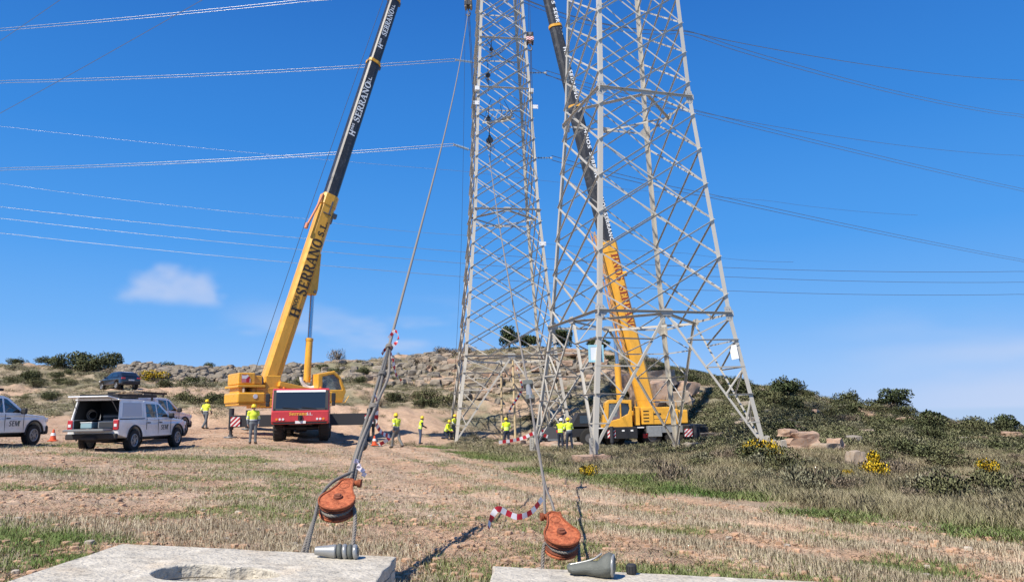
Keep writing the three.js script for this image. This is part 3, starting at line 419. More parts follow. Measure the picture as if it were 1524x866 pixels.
// ===== crane behind the pylons =====
{
  const t = thing('mobile_crane', 'all-yellow telescopic crane on a dark carrier behind the pylon, red lettering on its boom', 'crane', [8.3, -0.12, -50.6], -Math.PI / 2);
  t.updateMatrixWorld(true); const inv = t.matrixWorld.clone().invert();
  const wp = (name, gs, m, parent = t) => part(name, gs, m, parent, inv);   // built in place
  const gy = -0.12, O = [8.3, gy, -50.6];
  wp('chassis', [box(9.2, 0.42, 1.1, 8.3, gy + 1.0, -50.6), box(8.8, 0.14, 2.5, 8.2, gy + 1.32, -50.6)], M.black);
  wp('deck', [box(2.9, 0.45, 0.5, 10.1, gy + 1.12, -49.45, 0.03), box(0.9, 0.7, 0.5, 9.2, gy + 1.0, -49.42, 0.04)], M.greyDeck);
  for (const x of [4.9, 6.5 + 0.1, 9.0, 10.5]) for (const s of [-1, 1]) { const w = truckWheel(t, s * 1.05, 0.66, -(x - 8.3)); }
  const cg = extr([[3.75, 0.7], [4.9, 0.7], [5.2, 1.0], [5.2, 2.3], [4.2, 2.3], [3.75, 1.5]], 2.5, 0.05); cg.translate(0, gy, -50.6); const lc = wp('carrier_cab', cg, M.black); wp('side_window', box(0.6, 0.5, 0.02, 4.6, gy + 1.85, -49.34), M.glass, lc);
  for (const x of [6.6, 11.35]) for (const s of [1, -1]) {
    const z = -50.6 + s * 2.2, b = wp('outrigger_beam', [box(x < 8 ? 1.9 : 0.7, 0.72, 2.0, x + (x < 8 ? 0.2 : 0), gy + 0.98, z, 0.02)], M.black); const zz = -50.6 + s * 3.35;
    wp('jack', [cyl(0.12, 0.12, 1.0, 12, x - 0.5 + (x < 8 ? 0 : 0.5), gy + 0.9, zz), cyl(0.08, 0.08, 0.8, 10, x - 0.5 + (x < 8 ? 0 : 0.5), gy + 0.45, zz)], M.dark); const pxx = x - 0.5 + (x < 8 ? 0 : 0.5); wp('foot_pad', cyl(0.34, 0.3, 0.08, 18, pxx, land(pxx, zz) + 0.05, zz), M.steelDark);
    if (s > 0) { wp('warning_plate', box(0.5, 0.48, 0.02, x - 0.5 + (x < 8 ? 0 : 0.1), gy + 0.92, -50.6 + 3.24), M.stripe, b); if (x < 8) for (const q of [0.55, 1.1]) wp('reflector', box(0.16, 0.1, 0.012, x + q - 0.3, gy + 1.12, -50.6 + 3.21), M.white, b); }
  }
  wp('tail_lamp', box(0.3, 0.28, 0.06, 8.55, gy + 0.72, -49.3, 0.02), M.redLamp);
  // upper works, facing west
  wp('slewing_ring', cyl(0.9, 0.9, 0.26, 26, 7.9, gy + 1.5, -50.6), M.dark);
  const body = wp('engine_cover', [box(2.0, 1.12, 0.9, 9.35, gy + 2.0, -49.7, 0.06), box(0.62, 1.0, 1.0, 10.5, gy + 1.92, -49.8, 0.08), box(0.35, 1.2, 0.5, 8.05, gy + 2.02, -49.35, 0.04), box(3.2, 0.9, 1.2, 9.2, gy + 1.9, -50.9, 0.05)], M.yellow);
  for (let k = 0; k < 4; k++) wp('louvre', rot(box(0.36, 0.04, 0.05), 0.5, 0, 0, [8.66, gy + 1.66 + k * 0.22, -49.24]), M.black, body);
  wp('vent_panel', [box(0.5, 0.1, 0.03, 9.4, gy + 2.12, -49.24), box(0.02, 0.8, 0.02, 9.15, gy + 1.9, -49.25), box(0.9, 0.02, 0.02, 9.6, gy + 1.78, -49.25)], M.black, body);
  wp('handrail', [rod([8.0, gy + 2.56, -49.4], [8.0, gy + 3.05, -49.4], 0.02), rod([10.7, gy + 2.4, -49.4], [10.7, gy + 2.95, -49.4], 0.02), rod([8.0, gy + 3.05, -49.4], [10.7, gy + 2.95, -49.4], 0.02), rod([9.3, gy + 2.5, -49.4], [9.3, gy + 3.0, -49.4], 0.02)], M.yellowPlain, body);
  wp('counterweight', [box(1.0, 0.9, 2.5, 11.0, gy + 1.9, -50.8, 0.1)], M.yellow);
  // cab with curved side door
  const cp = [[-1.05, -0.9], [0.95, -0.9], [0.95, 0.86], [-0.55, 0.9], [-0.78, 0.72]];
  const w1 = [[-0.62, -0.5], [-0.52, 0.66], [0.16, 0.68], [0.16, -0.3]], w2 = [[0.26, -0.22], [0.26, 0.68], [0.74, 0.62], [0.8, 0.3], [0.68, -0.02]];
  const cs = extr(cp, 0.95, 0.04, [w1, w2]); cs.translate(6.72, gy + 2.18, -49.2); const cc = wp('crane_cab', cs, M.yellow);
  const ws = []; for (const w of [w1, w2]) { const g = extr(w, 0.82, 0); g.translate(6.72, gy + 2.18, -49.2); ws.push(g); } wp('door_window', ws[0], M.glassSee, cc); wp('rear_window', ws[1], M.glass, cc);
  const fw = box(0.03, 1.2, 0.8); fw.rotateZ(0.17); fw.translate(5.80, gy + 2.32, -49.2); wp('front_window', fw, M.glass, cc);
  wp('operator_seat', [box(0.42, 0.45, 0.4, 6.6, gy + 1.75, -49.2, 0.05), box(0.12, 0.55, 0.4, 6.85, gy + 2.1, -49.2, 0.05)], mat([0.35, 0.05, 0.03], 0.8), cc);
  wp('cab_walkway', [box(3.0, 0.06, 1.0, 6.9, gy + 1.27, -49.2)], M.white, cc);
  // boom
  const P0 = V(9.05, 1.61, -50.3), dir = V(-0.19067, 0.98165, 0.002).normalize(), N = V(0.12, 0, 0.993).normalize(), X = dir.clone().cross(N).normalize(), Nn = X.clone().cross(dir).normalize();
  const B = inv.clone().multiply(basis(P0, X, dir, Nn)), bo = (name, gs, m, parent = t) => part(name, gs, m, parent, B);
  const base = bo('boom_base_section', [boomSection(-0.4, 12.3, 1.12, 0.88, -1)], M.yellow); bo('boom_collar', [boomSection(11.7, 12.45, 1.2, 0.96, -1)], M.yellow, base);
  const squeeze = (str, font, size, x, L, len, z, m, parent) => { const [g, w] = lettering(str, font, size, 1, [x, 0, z], -1); g.applyMatrix4(new THREE.Matrix4().makeTranslation(0, L, 0).multiply(new THREE.Matrix4().makeScale(1, len / w, 1))); bo('lettering', g, m, parent); };
  squeeze('HNOS', serif, 0.5, 0.2, 11.5, 1.9, 0.442, M.letterRed, base); squeeze('SERRANO', serif, 0.5, 0.2, 9.2, 3.1, 0.442, M.letterRed, base);
  [[12.2, 22.6, 0.94, 0.76], [22.5, 29.0, 0.84, 0.68], [28.9, 34, 0.74, 0.6]].forEach(([a, b, h, w], i) => {
    const s = bo('boom_section', [boomSection(a, b, h, w, -1)], M.boomBlack); bo('boom_collar', [boomSection(b - 0.05, b + 0.14, h + 0.09, w + 0.09, -1)], M.yellowPlain, s); bo('collar_lug', [box(0.15, 0.3, 0.12, h / 2 + 0.04, b - 0.05, 0.1, 0.02)], M.steelDark, s);
    squeeze('HNOS', sans, 0.25, h * 0.32, b - 1.2 - (i ? 0.6 : 0.6), 1.5, w / 2 + 0.002, M.letterWhite, s); squeeze('SERRANO', sans, 0.25, h * 0.32, b - 3.6, 2.3, w / 2 + 0.002, M.letterWhite, s);
    if (i === 0) { squeeze('HNOS', sans, 0.25, h * 0.32, b - 6.6, 1.3, w / 2 + 0.002, M.letterWhite, s); squeeze('SERRANO', sans, 0.25, h * 0.32, b - 8.1, 2.1, w / 2 + 0.002, M.letterWhite, s); }
  });
  bo('boom_head', [box(0.9, 0.7, 0.5, -0.1, 34.2, 0, 0.05), cyl(0.32, 0.32, 0.12, 18, -0.5, 34.1, 0, 'z')], M.yellow);
  // folded lattice jib beside the boom
  { const ch = [[-0.72, 0.5], [-0.98, 0.62], [-0.72, 0.8]], gs = []; for (const [x, z] of ch) gs.push(rod([x + 0.02, 4.6, z - 0.15], [x - 0.18, 13.2, z], 0.045, 0.04, 6)); for (let k = 0; k < 13; k++) { const y0 = 4.7 + k * 0.65, y1 = y0 + 0.65, o = (y) => 0.02 - 0.2 * (y - 4.6) / 8.6; for (let q = 0; q < 3; q++) { const a = ch[q], b = ch[(q + 1) % 3]; gs.push(rod([a[0] + o(y0), y0, a[1] - 0.1], [b[0] + o(y1), y1, b[1] - 0.1], 0.02, 0.02, 5)); } } bo('folded_jib', gs, mat([0.66, 0.33, 0.10], 0.55)); }
  // ram west of the boom
  const rb = V(7.15, 1.5, -50.1), rt = P0.clone().addScaledVector(dir, 7.2).addScaledVector(X, -0.75), rm = rb.clone().lerp(rt, 0.55);
  const ram = wp('luffing_ram', rod(rb.toArray(), rm.toArray(), 0.22, 0.22, 16), M.yellow); wp('ram_rod', rod(rm.toArray(), rt.toArray(), 0.14, 0.14, 16), M.chrome, ram);
  bo('ram_bracket', extr([[-0.45, 6.9], [-0.95, 7.0], [-0.95, 7.4], [-0.45, 9.2]], 0.5, 0.03), M.yellow, base);
  for (let k = 0; k < 2; k++) bo('hose_guide', cyl(0.18, 0.18, 0.3, 12, 0.6, 7.4 + k * 2.6, 0.35, 'x'), k ? M.yellowPlain : M.steelDark, base);
}

// ---------- road vehicles ----------
M.carWhite = phys([1, 1, 1], 0.35, { clearcoat: 0.8, clearcoatRoughness: 0.12, map: grime });
M.carNavy = phys([0.012, 0.016, 0.028], 0.3, { clearcoat: 1, clearcoatRoughness: 0.06 });
M.tailgate = mat([0.17, 0.175, 0.18], 0.5); M.panelGrey = mat([0.50, 0.53, 0.57], 0.35); M.plastic = mat([0.03, 0.03, 0.032], 0.75); M.rack = mat([0.015, 0.015, 0.016], 0.5, 0.3);
M.rimGrey = mat([0.32, 0.33, 0.34], 0.4, 0.6); M.tint = phys([0.015, 0.018, 0.022], 0.05, { clearcoat: 1 });
const carTyre = (() => { const pr = [[0.23, -0.115], [0.33, -0.13], [0.37, -0.12], [0.39, -0.08], [0.395, 0], [0.39, 0.08], [0.37, 0.12], [0.33, 0.13], [0.23, 0.115]].map((p) => new THREE.Vector2(...p)); const g = new THREE.LatheGeometry(pr, 28); g.rotateX(Math.PI / 2); const lugs = []; for (let k = 0; k < 30; k++) for (const s of [-1, 1]) { const b = box(0.035, 0.014, 0.09, 0, 0.395, s * 0.06); b.rotateZ((k + (s > 0 ? 0.5 : 0)) / 30 * Math.PI * 2); lugs.push(b); } return join([g, ...lugs]); })();
const carRim = (() => { const gs = [cyl(0.235, 0.235, 0.16, 24, 0, 0, 0, 'z'), cyl(0.06, 0.06, 0.24, 12, 0, 0, 0, 'z')]; const ring = new THREE.TorusGeometry(0.215, 0.03, 8, 24); for (const s of [-1, 1]) { const q = ring.clone(); q.translate(0, 0, s * 0.10); gs.push(q); for (let k = 0; k < 6; k++) { const b = box(0.055, 0.2, 0.02, 0, 0.12, s * 0.1); b.rotateZ(k / 6 * Math.PI * 2); gs.push(b); } } return join(gs); })();
const rimWell = join([cyl(0.2, 0.2, 0.175, 20, 0, 0, 0, 'z')]);
function carWheel(p, x, y, z, s = 1) { const w = part('wheel', carTyre, M.rubber, p); w.position.set(x, y, z); w.scale.set(s, s, 1); const r = part('rim', carRim, M.rimGrey, w); return w; }
function arch(cx, r, y0, n = 9) { const a = []; for (let k = 0; k <= n; k++) { const t = Math.PI * k / n; a.push([cx + r * Math.cos(t), Math.max(y0, 0.42 + r * Math.sin(t))]); } return a; }   // from +x to -x
function tuck(g, y0, y1, k, k2 = 0, xEnds) { const p = g.attributes.position; for (let i = 0; i < p.count; i++) { const y = p.getY(i), t = clamp((y - y0) / (y1 - y0)); let z = p.getZ(i) * (1 - k * t); if (xEnds) { const x = p.getX(i); const e = Math.max(0, x - xEnds[1]) / xEnds[2]; const e2 = Math.max(0, xEnds[0] - x) / xEnds[2]; z *= 1 - 0.16 * clamp(e) ** 2 - k2 * clamp(e2) ** 2; } p.setZ(i, z); } g.computeVertexNormals(); return g; }
const csg = new Evaluator(); csg.attributes = ['position', 'normal']; csg.useGroups = false;
function cut(a, b) { const A = new Brush(a), B = new Brush(b); A.updateMatrixWorld(); B.updateMatrixWorld(); const r = csg.evaluate(A, B, SUBTRACTION); const g = r.geometry; g.deleteAttribute('uv'); return g; }
function noUv(g) { const o = g.index ? g.toNonIndexed() : g.clone(); o.deleteAttribute('uv'); o.clearGroups(); return o; }
function boxUv(g, s = 0.35) { const o = clean(g), p = o.attributes.position, n = o.attributes.normal, u = o.attributes.uv; for (let i = 0; i < p.count; i++) { const ax = Math.abs(n.getX(i)), ay = Math.abs(n.getY(i)), az = Math.abs(n.getZ(i)); if (ay > ax && ay > az) u.setXY(i, p.getX(i) * s, p.getZ(i) * s); else if (ax > az) u.setXY(i, p.getZ(i) * s, p.getY(i) * s); else u.setXY(i, p.getX(i) * s, p.getY(i) * s); } return o; }
// +x is forward
const beltY = 1.16;
function pickup(label, pos, turn, o) {
  const t = thing('pickup_truck', label, 'pickup truck', pos, turn, o.group);
  const prof = [[-2.58, 0.62], ...arch(-1.52, 0.50, 0.5).reverse(), ...arch(1.74, 0.50, 0.5).reverse(), [2.50, 0.52], [2.62, 0.60], [2.66, 0.80], [2.60, 1.02], [2.40, 1.10], [1.30, 1.17], [-2.60, 1.17]];
  let body = tuck(extr(prof, 1.90, 0.05), 0.55, 1.2, 0.035, 0.03, [-2.2, 1.7, 1.0]);
  body = cut(noUv(body), noUv(box(2.1, 0.62, 1.46, -1.95, 1.12, 0)));
  const b = part('body', boxUv(toCreasedNormals(body, 0.6)), M.carWhite, t);
  // cab
  const gh = [[1.42, 1.13], [0.52, 1.74], [0.28, 1.81], [-0.55, 1.84], [-0.80, 1.80], [-0.80, 1.13]];
  const cab = part('cab', boxUv(toCreasedNormals(tuck(extr(gh, 1.80, 0.05), 1.16, 1.84, 0.17), 0.6)), M.carWhite, t);
  const sideGlass = (nm, pts) => { for (const s of [-1, 1]) { const g = extr(pts, 0.012); g.translate(0, 0, s * 0.903); part(nm, tuck(g, 1.16, 1.84, 0.17), M.tint, cab); } };
  sideGlass('front_door_window', [[1.08, 1.22], [0.36, 1.70], [0.22, 1.72], [0.20, 1.22]]);
  sideGlass('rear_door_window', [[0.10, 1.22], [0.12, 1.72], [-0.58, 1.73], [-0.66, 1.22]]);
  const ws = new THREE.BufferGeometry(); ws.setAttribute('position', new THREE.Float32BufferAttribute([1.37, 1.20, -0.80, 1.37, 1.20, 0.80, 0.575, 1.735, 0.68, 1.37, 1.20, -0.80, 0.575, 1.735, 0.68, 0.575, 1.735, -0.68], 3)); ws.computeVertexNormals(); ws.translate(0.02, 0.018, 0); part('windscreen', ws, M.tint, cab);
  for (const s of [-1, 1]) for (const [x, h, y] of [[1.12, 0.62, 0.86], [0.15, 0.62, 0.86], [-0.72, 0.42, 0.98]]) part('door_gap', box(0.012, h, 0.012, x, y, s * 0.944), M.plastic, b);
  for (const s of [-1, 1]) for (const x of [0.32, -0.55]) part('door_handle', box(0.2, 0.04, 0.035, x, 1.02, s * 0.945, 0.012), M.plastic, b);
  for (const s of [-1, 1]) { const m = part('mirror', box(0.14, 0.22, 0.2, 0.98, 1.27, s * 1.03, 0.05), M.plastic, cab); }
  for (const s of [-1, 1]) for (const x of [-1.52, 1.74]) { const g = new THREE.TorusGeometry(0.505, 0.035, 6, 20, Math.PI); g.translate(x, 0.42, s * 0.935); part('wheel_arch_trim', g, M.plastic, b); }
  part('sill', [box(1.9, 0.1, 0.12, 0.1, 0.5, 0.86, 0.03), box(1.9, 0.1, 0.12, 0.1, 0.5, -0.86, 0.03)], M.plastic, b);
  part('front_bumper', [box(0.24, 0.34, 1.72, 2.58, 0.58, 0, 0.08)], M.plastic, b); part('grille', box(0.06, 0.26, 1.2, 2.635, 0.9, 0, 0.02), M.plastic, b);
  for (const s of [-1, 1]) part('headlight', box(0.16, 0.16, 0.36, 2.56, 0.95, s * 0.68, 0.04), M.lampGlass, b);
  part('underside', [box(4.6, 0.16, 0.9, 0, 0.45, 0), cyl(0.06, 0.06, 1.6, 8, -1.52, 0.4, 0, 'z'), cyl(0.06, 0.06, 1.6, 8, 1.74, 0.4, 0, 'z'), box(0.5, 0.2, 0.5, -1.52, 0.42, 0, 0.1)], M.black, t);
  part('rear_bumper', [box(0.16, 0.2, 1.84, -2.64, 0.58, 0, 0.04), box(0.3, 0.1, 0.5, -2.72, 0.52, 0, 0.02)], M.plastic, b);
  for (const s of [-1, 1]) { const l = part('tail_lamp', box(0.1, 0.36, 0.19, -2.575, 0.98, s * 0.83, 0.03), M.redLamp, b); part('reversing_lamp', box(0.02, 0.1, 0.1, -2.632, 0.97, s * 0.83), M.lampGlass, l); }
  for (const [x, z] of [[-1.52, 0.83], [-1.52, -0.83], [1.74, 0.83], [1.74, -0.83]]) carWheel(t, x, 0.395, z);
  // hard canopy over the bed
  const side = (s) => { const g = extr([[-2.50, 1.175], [-0.84, 1.175], [-0.84, 1.86], [-2.34, 1.88]], 0.05, 0.012); g.translate(0, 0, s * 0.865); return tuck(g, 1.16, 1.86, 0.10); };
  const can = part('canopy', boxUv(join([side(1), side(-1), box(1.66, 0.05, 1.62, -1.62, 1.875, 0, 0.02), box(0.05, 0.66, 1.5, -0.87, 1.5, 0)])), M.carWhite, t);
  for (const s of [-1, 1]) { const g = extr([[-2.30, 1.25], [-0.98, 1.25], [-0.98, 1.76], [-2.20, 1.76]], 0.02, 0.006); g.translate(0, 0, s * 0.898); part('canopy_side_panel', tuck(g, 1.16, 1.86, 0.10), M.panelGrey, can); }
  for (const s of [-1, 1]) part('canopy_seal', box(1.7, 0.025, 0.02, -1.66, 1.18, s * 0.90), M.plastic, can);
  part('canopy_shade_panel', [box(1.6, 0.02, 1.46, -1.62, 1.84, 0), ...[-1, 1].map((s) => { const g = extr([[-2.42, 1.18], [-0.88, 1.18], [-0.88, 1.83], [-2.28, 1.83]], 0.02); g.translate(0, 0, s * 0.815); return tuck(g, 1.16, 1.86, 0.10); })], M.dark, can);  // dark panels added inside the canopy, their colour stands in for its shade
  part('bed_liner', [box(1.75, 0.02, 1.44, -1.75, 0.83, 0), box(0.03, 1.0, 1.5, -0.915, 1.33, 0), box(1.6, 0.3, 0.02, -1.75, 1.0, 0.715), box(1.6, 0.3, 0.02, -1.75, 1.0, -0.715)], M.black, t);
  if (o.open) {
    const tg = part('tailgate', [box(0.56, 0.07, 1.46, -2.90, 0.80, 0, 0.02)], M.tailgate, t); part('tailgate_liner', box(0.5, 0.015, 1.36, -2.90, 0.843, 0), M.greyDeck, tg);
    const hatch = box(0.66, 0.05, 1.46, -0.33, 0, 0, 0.02); hatch.rotateZ(o.hatch ?? -0.12); hatch.translate(-2.36, 1.90, 0); const h = part('rear_hatch', hatch, M.carWhite, t);
    part('hatch_strut', [rod([-2.4, 1.45, 0.74], [-2.78, 1.9, 0.70], 0.012), rod([-2.4, 1.45, -0.74], [-2.78, 1.9, -0.70], 0.012)], M.steelDark, h);
  } else part('tailgate', [box(0.06, 0.46, 1.46, -2.58, 0.96, 0, 0.02)], M.carWhite, t);
  // roof rack
  if (o.rack) { const y = 1.98, x0 = o.rack[0], x1 = o.rack[1]; const rk = part('roof_rack', [box(x1 - x0, 0.09, 0.04, (x0 + x1) / 2, y + 0.05, 0.70), box(x1 - x0, 0.09, 0.04, (x0 + x1) / 2, y + 0.05, -0.70), box(0.04, 0.09, 1.4, x0, y + 0.05, 0), box(0.04, 0.09, 1.4, x1, y + 0.05, 0), ...[0.1, 0.5, 0.9].flatMap((k) => [0.66, -0.66].map((z) => box(0.06, 0.12, 0.06, lerp(x0, x1, k), y - 0.06, z)))], M.rack, t); for (let k = 0; k < 7; k++) part('rack_slat', box(0.07, 0.02, 1.38, lerp(x0, x1, (k + 0.5) / 7), y + 0.02, 0), M.rack, rk); }
  // lettering on the front doors
  for (const s of [-1, 1]) { const mk = (str, dx, m, it) => { const g = text(str, sans, 0.19, 0.006); if (it) g.applyMatrix4(new THREE.Matrix4().makeShear(0, 0, it, 0, 0, 0)); g.translate(dx - 0.30, 0.72, 0); if (s < 0) g.rotateY(Math.PI); g.translate(0.66, 0, s * 0.952 - (s < 0 ? 0 : 0)); const o2 = part('lettering', g, m, b); o2.rotation.x = -s * 0.02; }; mk('SEM', 0, mat([0.09, 0.10, 0.10], 0.5), 0.12); mk('I', 0.455, mat([0.09, 0.14, 0.09], 0.5), 0.28); }
  return t;
}
const gTruck = (x, z) => land(x, z) + 0.02;
const semi = 'white company pickups with roof racks';
const tC = pickup('white canopied pickup with its tailgate and rear hatch open', [-14.88, 1.02, -29.2], Math.PI / 2 - 0.035, { open: true, rack: [-2.35, 0.35], group: semi }); tC.rotation.z = 0.008;
const tL = pickup('white canopied pickup with hatch propped high and rack above its cab roof', [-18.98, 1.26, -26.35], Math.PI / 2 - 0.03, { open: true, hatch: -0.55, rack: [-1.9, 0.25], group: semi });
const tB = pickup('white canopied pickup parked beyond the open-backed pickup, mostly hidden by it', [-17.45, 1.36, -35.6], Math.PI / 2 - 0.05, { open: false, rack: [-2.2, 0.3], group: semi });
// load of tan stakes and rope heaped on the open pickup's rack
{ const r0 = mulberry(71); const t = thing('stake_bundle', 'loose tan stakes and rope heaped on the roof rack of the open-backed pickup', 'bundle', [-15.0, 3.055, -29.0], Math.PI / 2); t.position.y = tC.position.y + 2.025; const wood = [mat([0.46, 0.34, 0.21], 0.9), mat([0.38, 0.27, 0.16], 0.9), mat([0.55, 0.43, 0.29], 0.9)];
  for (let k = 0; k < 26; k++) { const a = (r0() - 0.5) * 1.1, L = 0.35 + r0() * 0.65, x = (r0() - 0.5) * 1.5, z = (r0() - 0.5) * 0.75, y = 0.03 + r0() * 0.16; part('stake', rod([x - Math.cos(a) * L / 2, y, z - Math.sin(a) * L / 2], [x + Math.cos(a) * L / 2, y + (r0() - 0.5) * 0.12, z + Math.sin(a) * L / 2], 0.022, 0.018, 6), wood[k % 3], t); }
  const pts = []; for (let k = 0; k < 40; k++) pts.push([0.2 + 0.22 * Math.cos(k * 1.1) + (r0() - 0.5) * 0.12, 0.06 + k * 0.004, -0.1 + 0.24 * Math.sin(k * 1.1) + (r0() - 0.5) * 0.1]); part('rope', tube(pts, 0.02, 160, 5), wood[2], t); }
// gear in the bed
const inBed = (dx, dz) => { const w = V(dx, 0, dz).applyAxisAngle(V(0, 1, 0), tC.rotation.y); return [tC.position.x + w.x, tC.position.y + 0.842, tC.position.z + w.z]; };
{ const k = thing('drawer_case', 'grey metal drawer case standing in the open pickup bed', 'case', inBed(-2.2, 0.38), tC.rotation.y); part('case_body', box(0.5, 0.26, 0.6, 0, 0.13, 0, 0.02), M.greyDeck, k); part('drawer_front', box(0.02, 0.18, 0.5, -0.255, 0.13, 0), M.dark, k); }
{ const k = thing('storage_crate', 'pale blue plastic crate standing in the open pickup bed', 'crate', inBed(-2.25, -0.35), tC.rotation.y); part('crate_body', box(0.4, 0.2, 0.42, 0, 0.1, 0, 0.03), mat([0.28, 0.42, 0.45], 0.6), k); part('lid', box(0.42, 0.03, 0.44, 0, 0.215, 0, 0.01), M.white, k); }
{ const k = thing('cable_reel', 'coil of dark cable hanging at the side of the open pickup bed', 'cable', inBed(-2.05, -0.48), tC.rotation.y); for (let q = 0; q < 4; q++) { const g = new THREE.TorusGeometry(0.2 - q * 0.02, 0.018, 6, 24); g.rotateY(Math.PI / 2 + 0.1 * q); g.translate(0.1 + q * 0.03, 0.48, 0); part('coil', g, q % 2 ? M.steelDark : M.rubber, k); } }
{ const k = thing('tool_shelf', 'black slatted shelf box deep inside the open pickup canopy', 'shelf', inBed(-1.6, 0.3), tC.rotation.y); part('shelf_box', box(0.5, 0.5, 0.8, 0, 0.25, 0, 0.02), M.dark, k); for (let q = 0; q < 3; q++) part('slat', box(0.03, 0.05, 0.78, -0.262, 0.12 + q * 0.15, 0), M.steelDark, k); }
// dark compact car up on the lane
{
  const t = thing('car', 'dark navy compact car parked on the sloping lane under the stone bank', 'car', [-35.1, land(-35.1, -66) - 0.02, -66], 2.5);
  const prof = [[-2.1, 0.42], ...arch(-1.32, 0.40, 0.42).reverse(), ...arch(1.32, 0.40, 0.42).reverse(), [2.12, 0.42], [2.2, 0.62], [2.12, 0.85], [1.15, 1.0], [0.5, 1.04], [-2.1, 1.08], [-2.18, 0.8]];
  const b = part('body', toCreasedNormals(tuck(extr(prof, 1.82, 0.07), 0.5, 1.1, 0.06, 0.16, [-1.5, 1.2, 0.9]), 0.8), M.carNavy, t);
  const gh = [[1.05, 0.98], [0.25, 1.46], [-0.1, 1.54], [-0.9, 1.55], [-1.55, 1.46], [-2.02, 1.04]];
  const cab = part('cabin', toCreasedNormals(tuck(extr(gh, 1.68, 0.07), 1.0, 1.55, 0.24, 0.1, [-1.4, 0.8, 0.8]), 0.8), M.carNavy, t);
  [-1, 1].forEach((s) => [[[0.75, 1.08], [0.2, 1.40], [-0.25, 1.46], [-0.25, 1.08]], [[-0.33, 1.08], [-0.33, 1.46], [-0.95, 1.46], [-1.45, 1.1]]].forEach((q) => { const g = extr(q, 0.012); g.translate(0, 0, s * 0.845); part('side_window', tuck(g, 1.0, 1.55, 0.24), M.tint, cab); }));
  { const g = box(0.012, 0.46, 1.2); g.rotateZ(-0.83); g.translate(-1.83, 1.28, 0); part('rear_window', g, M.tint, cab); const w = box(0.012, 0.75, 1.25); w.rotateZ(1.03); w.translate(0.66, 1.24, 0); part('windscreen', w, M.tint, cab); }
  for (const s of [-1, 1]) { part('tail_lamp', box(0.14, 0.14, 0.34, -2.1, 0.93, s * 0.66, 0.04), M.redLamp, b); part('headlight', box(0.2, 0.12, 0.34, 2.02, 0.8, s * 0.64, 0.04), M.lampGlass, b); part('mirror', box(0.14, 0.14, 0.2, 0.72, 1.08, s * 0.94, 0.05), M.carNavy, cab); }
  part('number_plate', box(0.012, 0.11, 0.5, -2.205, 0.78, 0), M.white, b); part('rear_bumper', box(0.12, 0.22, 1.6, -2.12, 0.5, 0, 0.05), M.plastic, b);
  for (const [x, z] of [[-1.32, 0.78], [-1.32, -0.78], [1.32, 0.78], [1.32, -0.78]]) carWheel(t, x, 0.33, z, 0.84);
}
// marker cones
{
  const mk = (label, x, z) => { const t = thing('traffic_cone', label, 'traffic cone', [x, land(x, z), z], 0.3, 'cones beside the works'); const o = mat([0.72, 0.10, 0.025], 0.6); part('base', box(0.36, 0.04, 0.36, 0, 0.03, 0, 0.015), o, t); part('cone', cyl(0.14, 0.03, 0.48, 20, 0, 0.29, 0), o, t); part('reflective_band', cyl(0.108, 0.075, 0.12, 20, 0, 0.31, 0).scale(1.03, 1, 1.03), M.white, t); };
  mk('orange cone on bare soil behind the white pickups', -20.6, -33.5); mk('orange cone on the track beside the slings and striped tape', -7.5, -40.2);
}

// ---------- concrete anchor blocks ----------
const concMap = dataTex(512, (u, v) => { const a = tn(u, v, 6, 6, 5), b = tn(u, v, 60, 3, 8), c = tn(u, v, 20, 3, 29); const st = tn(u, v * 0.999, 3, 5, 37) * 0.5 + 0.5 * tn((u * 1) % 1, (v * 6) % 1, 8, 3, 53); let k = 0.76 + 0.55 * (a - 0.5) + 0.28 * (b - 0.5) - 0.8 * clamp(st - 0.54); if (c > 0.66) k -= (c - 0.66) * 1.3; const w = clamp((tn(u, v, 4, 4, 61) - 0.45) * 3); return [clamp(k), clamp(k * lerp(0.99, 0.93, w)), clamp(k * lerp(0.955, 0.83, w))]; }, false);
const concBump = dataTex(512, (u, v) => { const k = 0.5 * tn(u, v, 40, 4, 15) + 0.3 * tn(u, v, 8, 4, 3) + (tn(u, v, 50, 2, 88) < 0.25 ? -0.15 : 0); return [clamp(k), clamp(k), clamp(k)]; }, false);
M.concrete = mat([0.74, 0.68, 0.575], 0.92, 0, { map: concMap, bumpMap: concBump, bumpScale: 0.025 });
M.concreteRaw = mat([0.66, 0.60, 0.51], 0.96, 0, { map: concMap, bumpMap: concBump, bumpScale: 0.05 });
function slabOutline(x0, x1, y0, y1, seed) { const p = [], r = mulberry(seed); const e = (ax, ay, bx, by, n) => { for (let k = 0; k < n; k++) { const t = k / n, j = k ? (r() - 0.5) * 0.026 : 0; p.push([lerp(ax, bx, t) + j, lerp(ay, by, t) + j]); } }; e(x0, y0, x1, y0, 14); e(x1, y0, x1, y1, 14); e(x1, y1, x0, y1, 18); e(x0, y1, x0, y0, 14); return p; }
const flat = (g) => { g.rotateX(-Math.PI / 2); return g; };
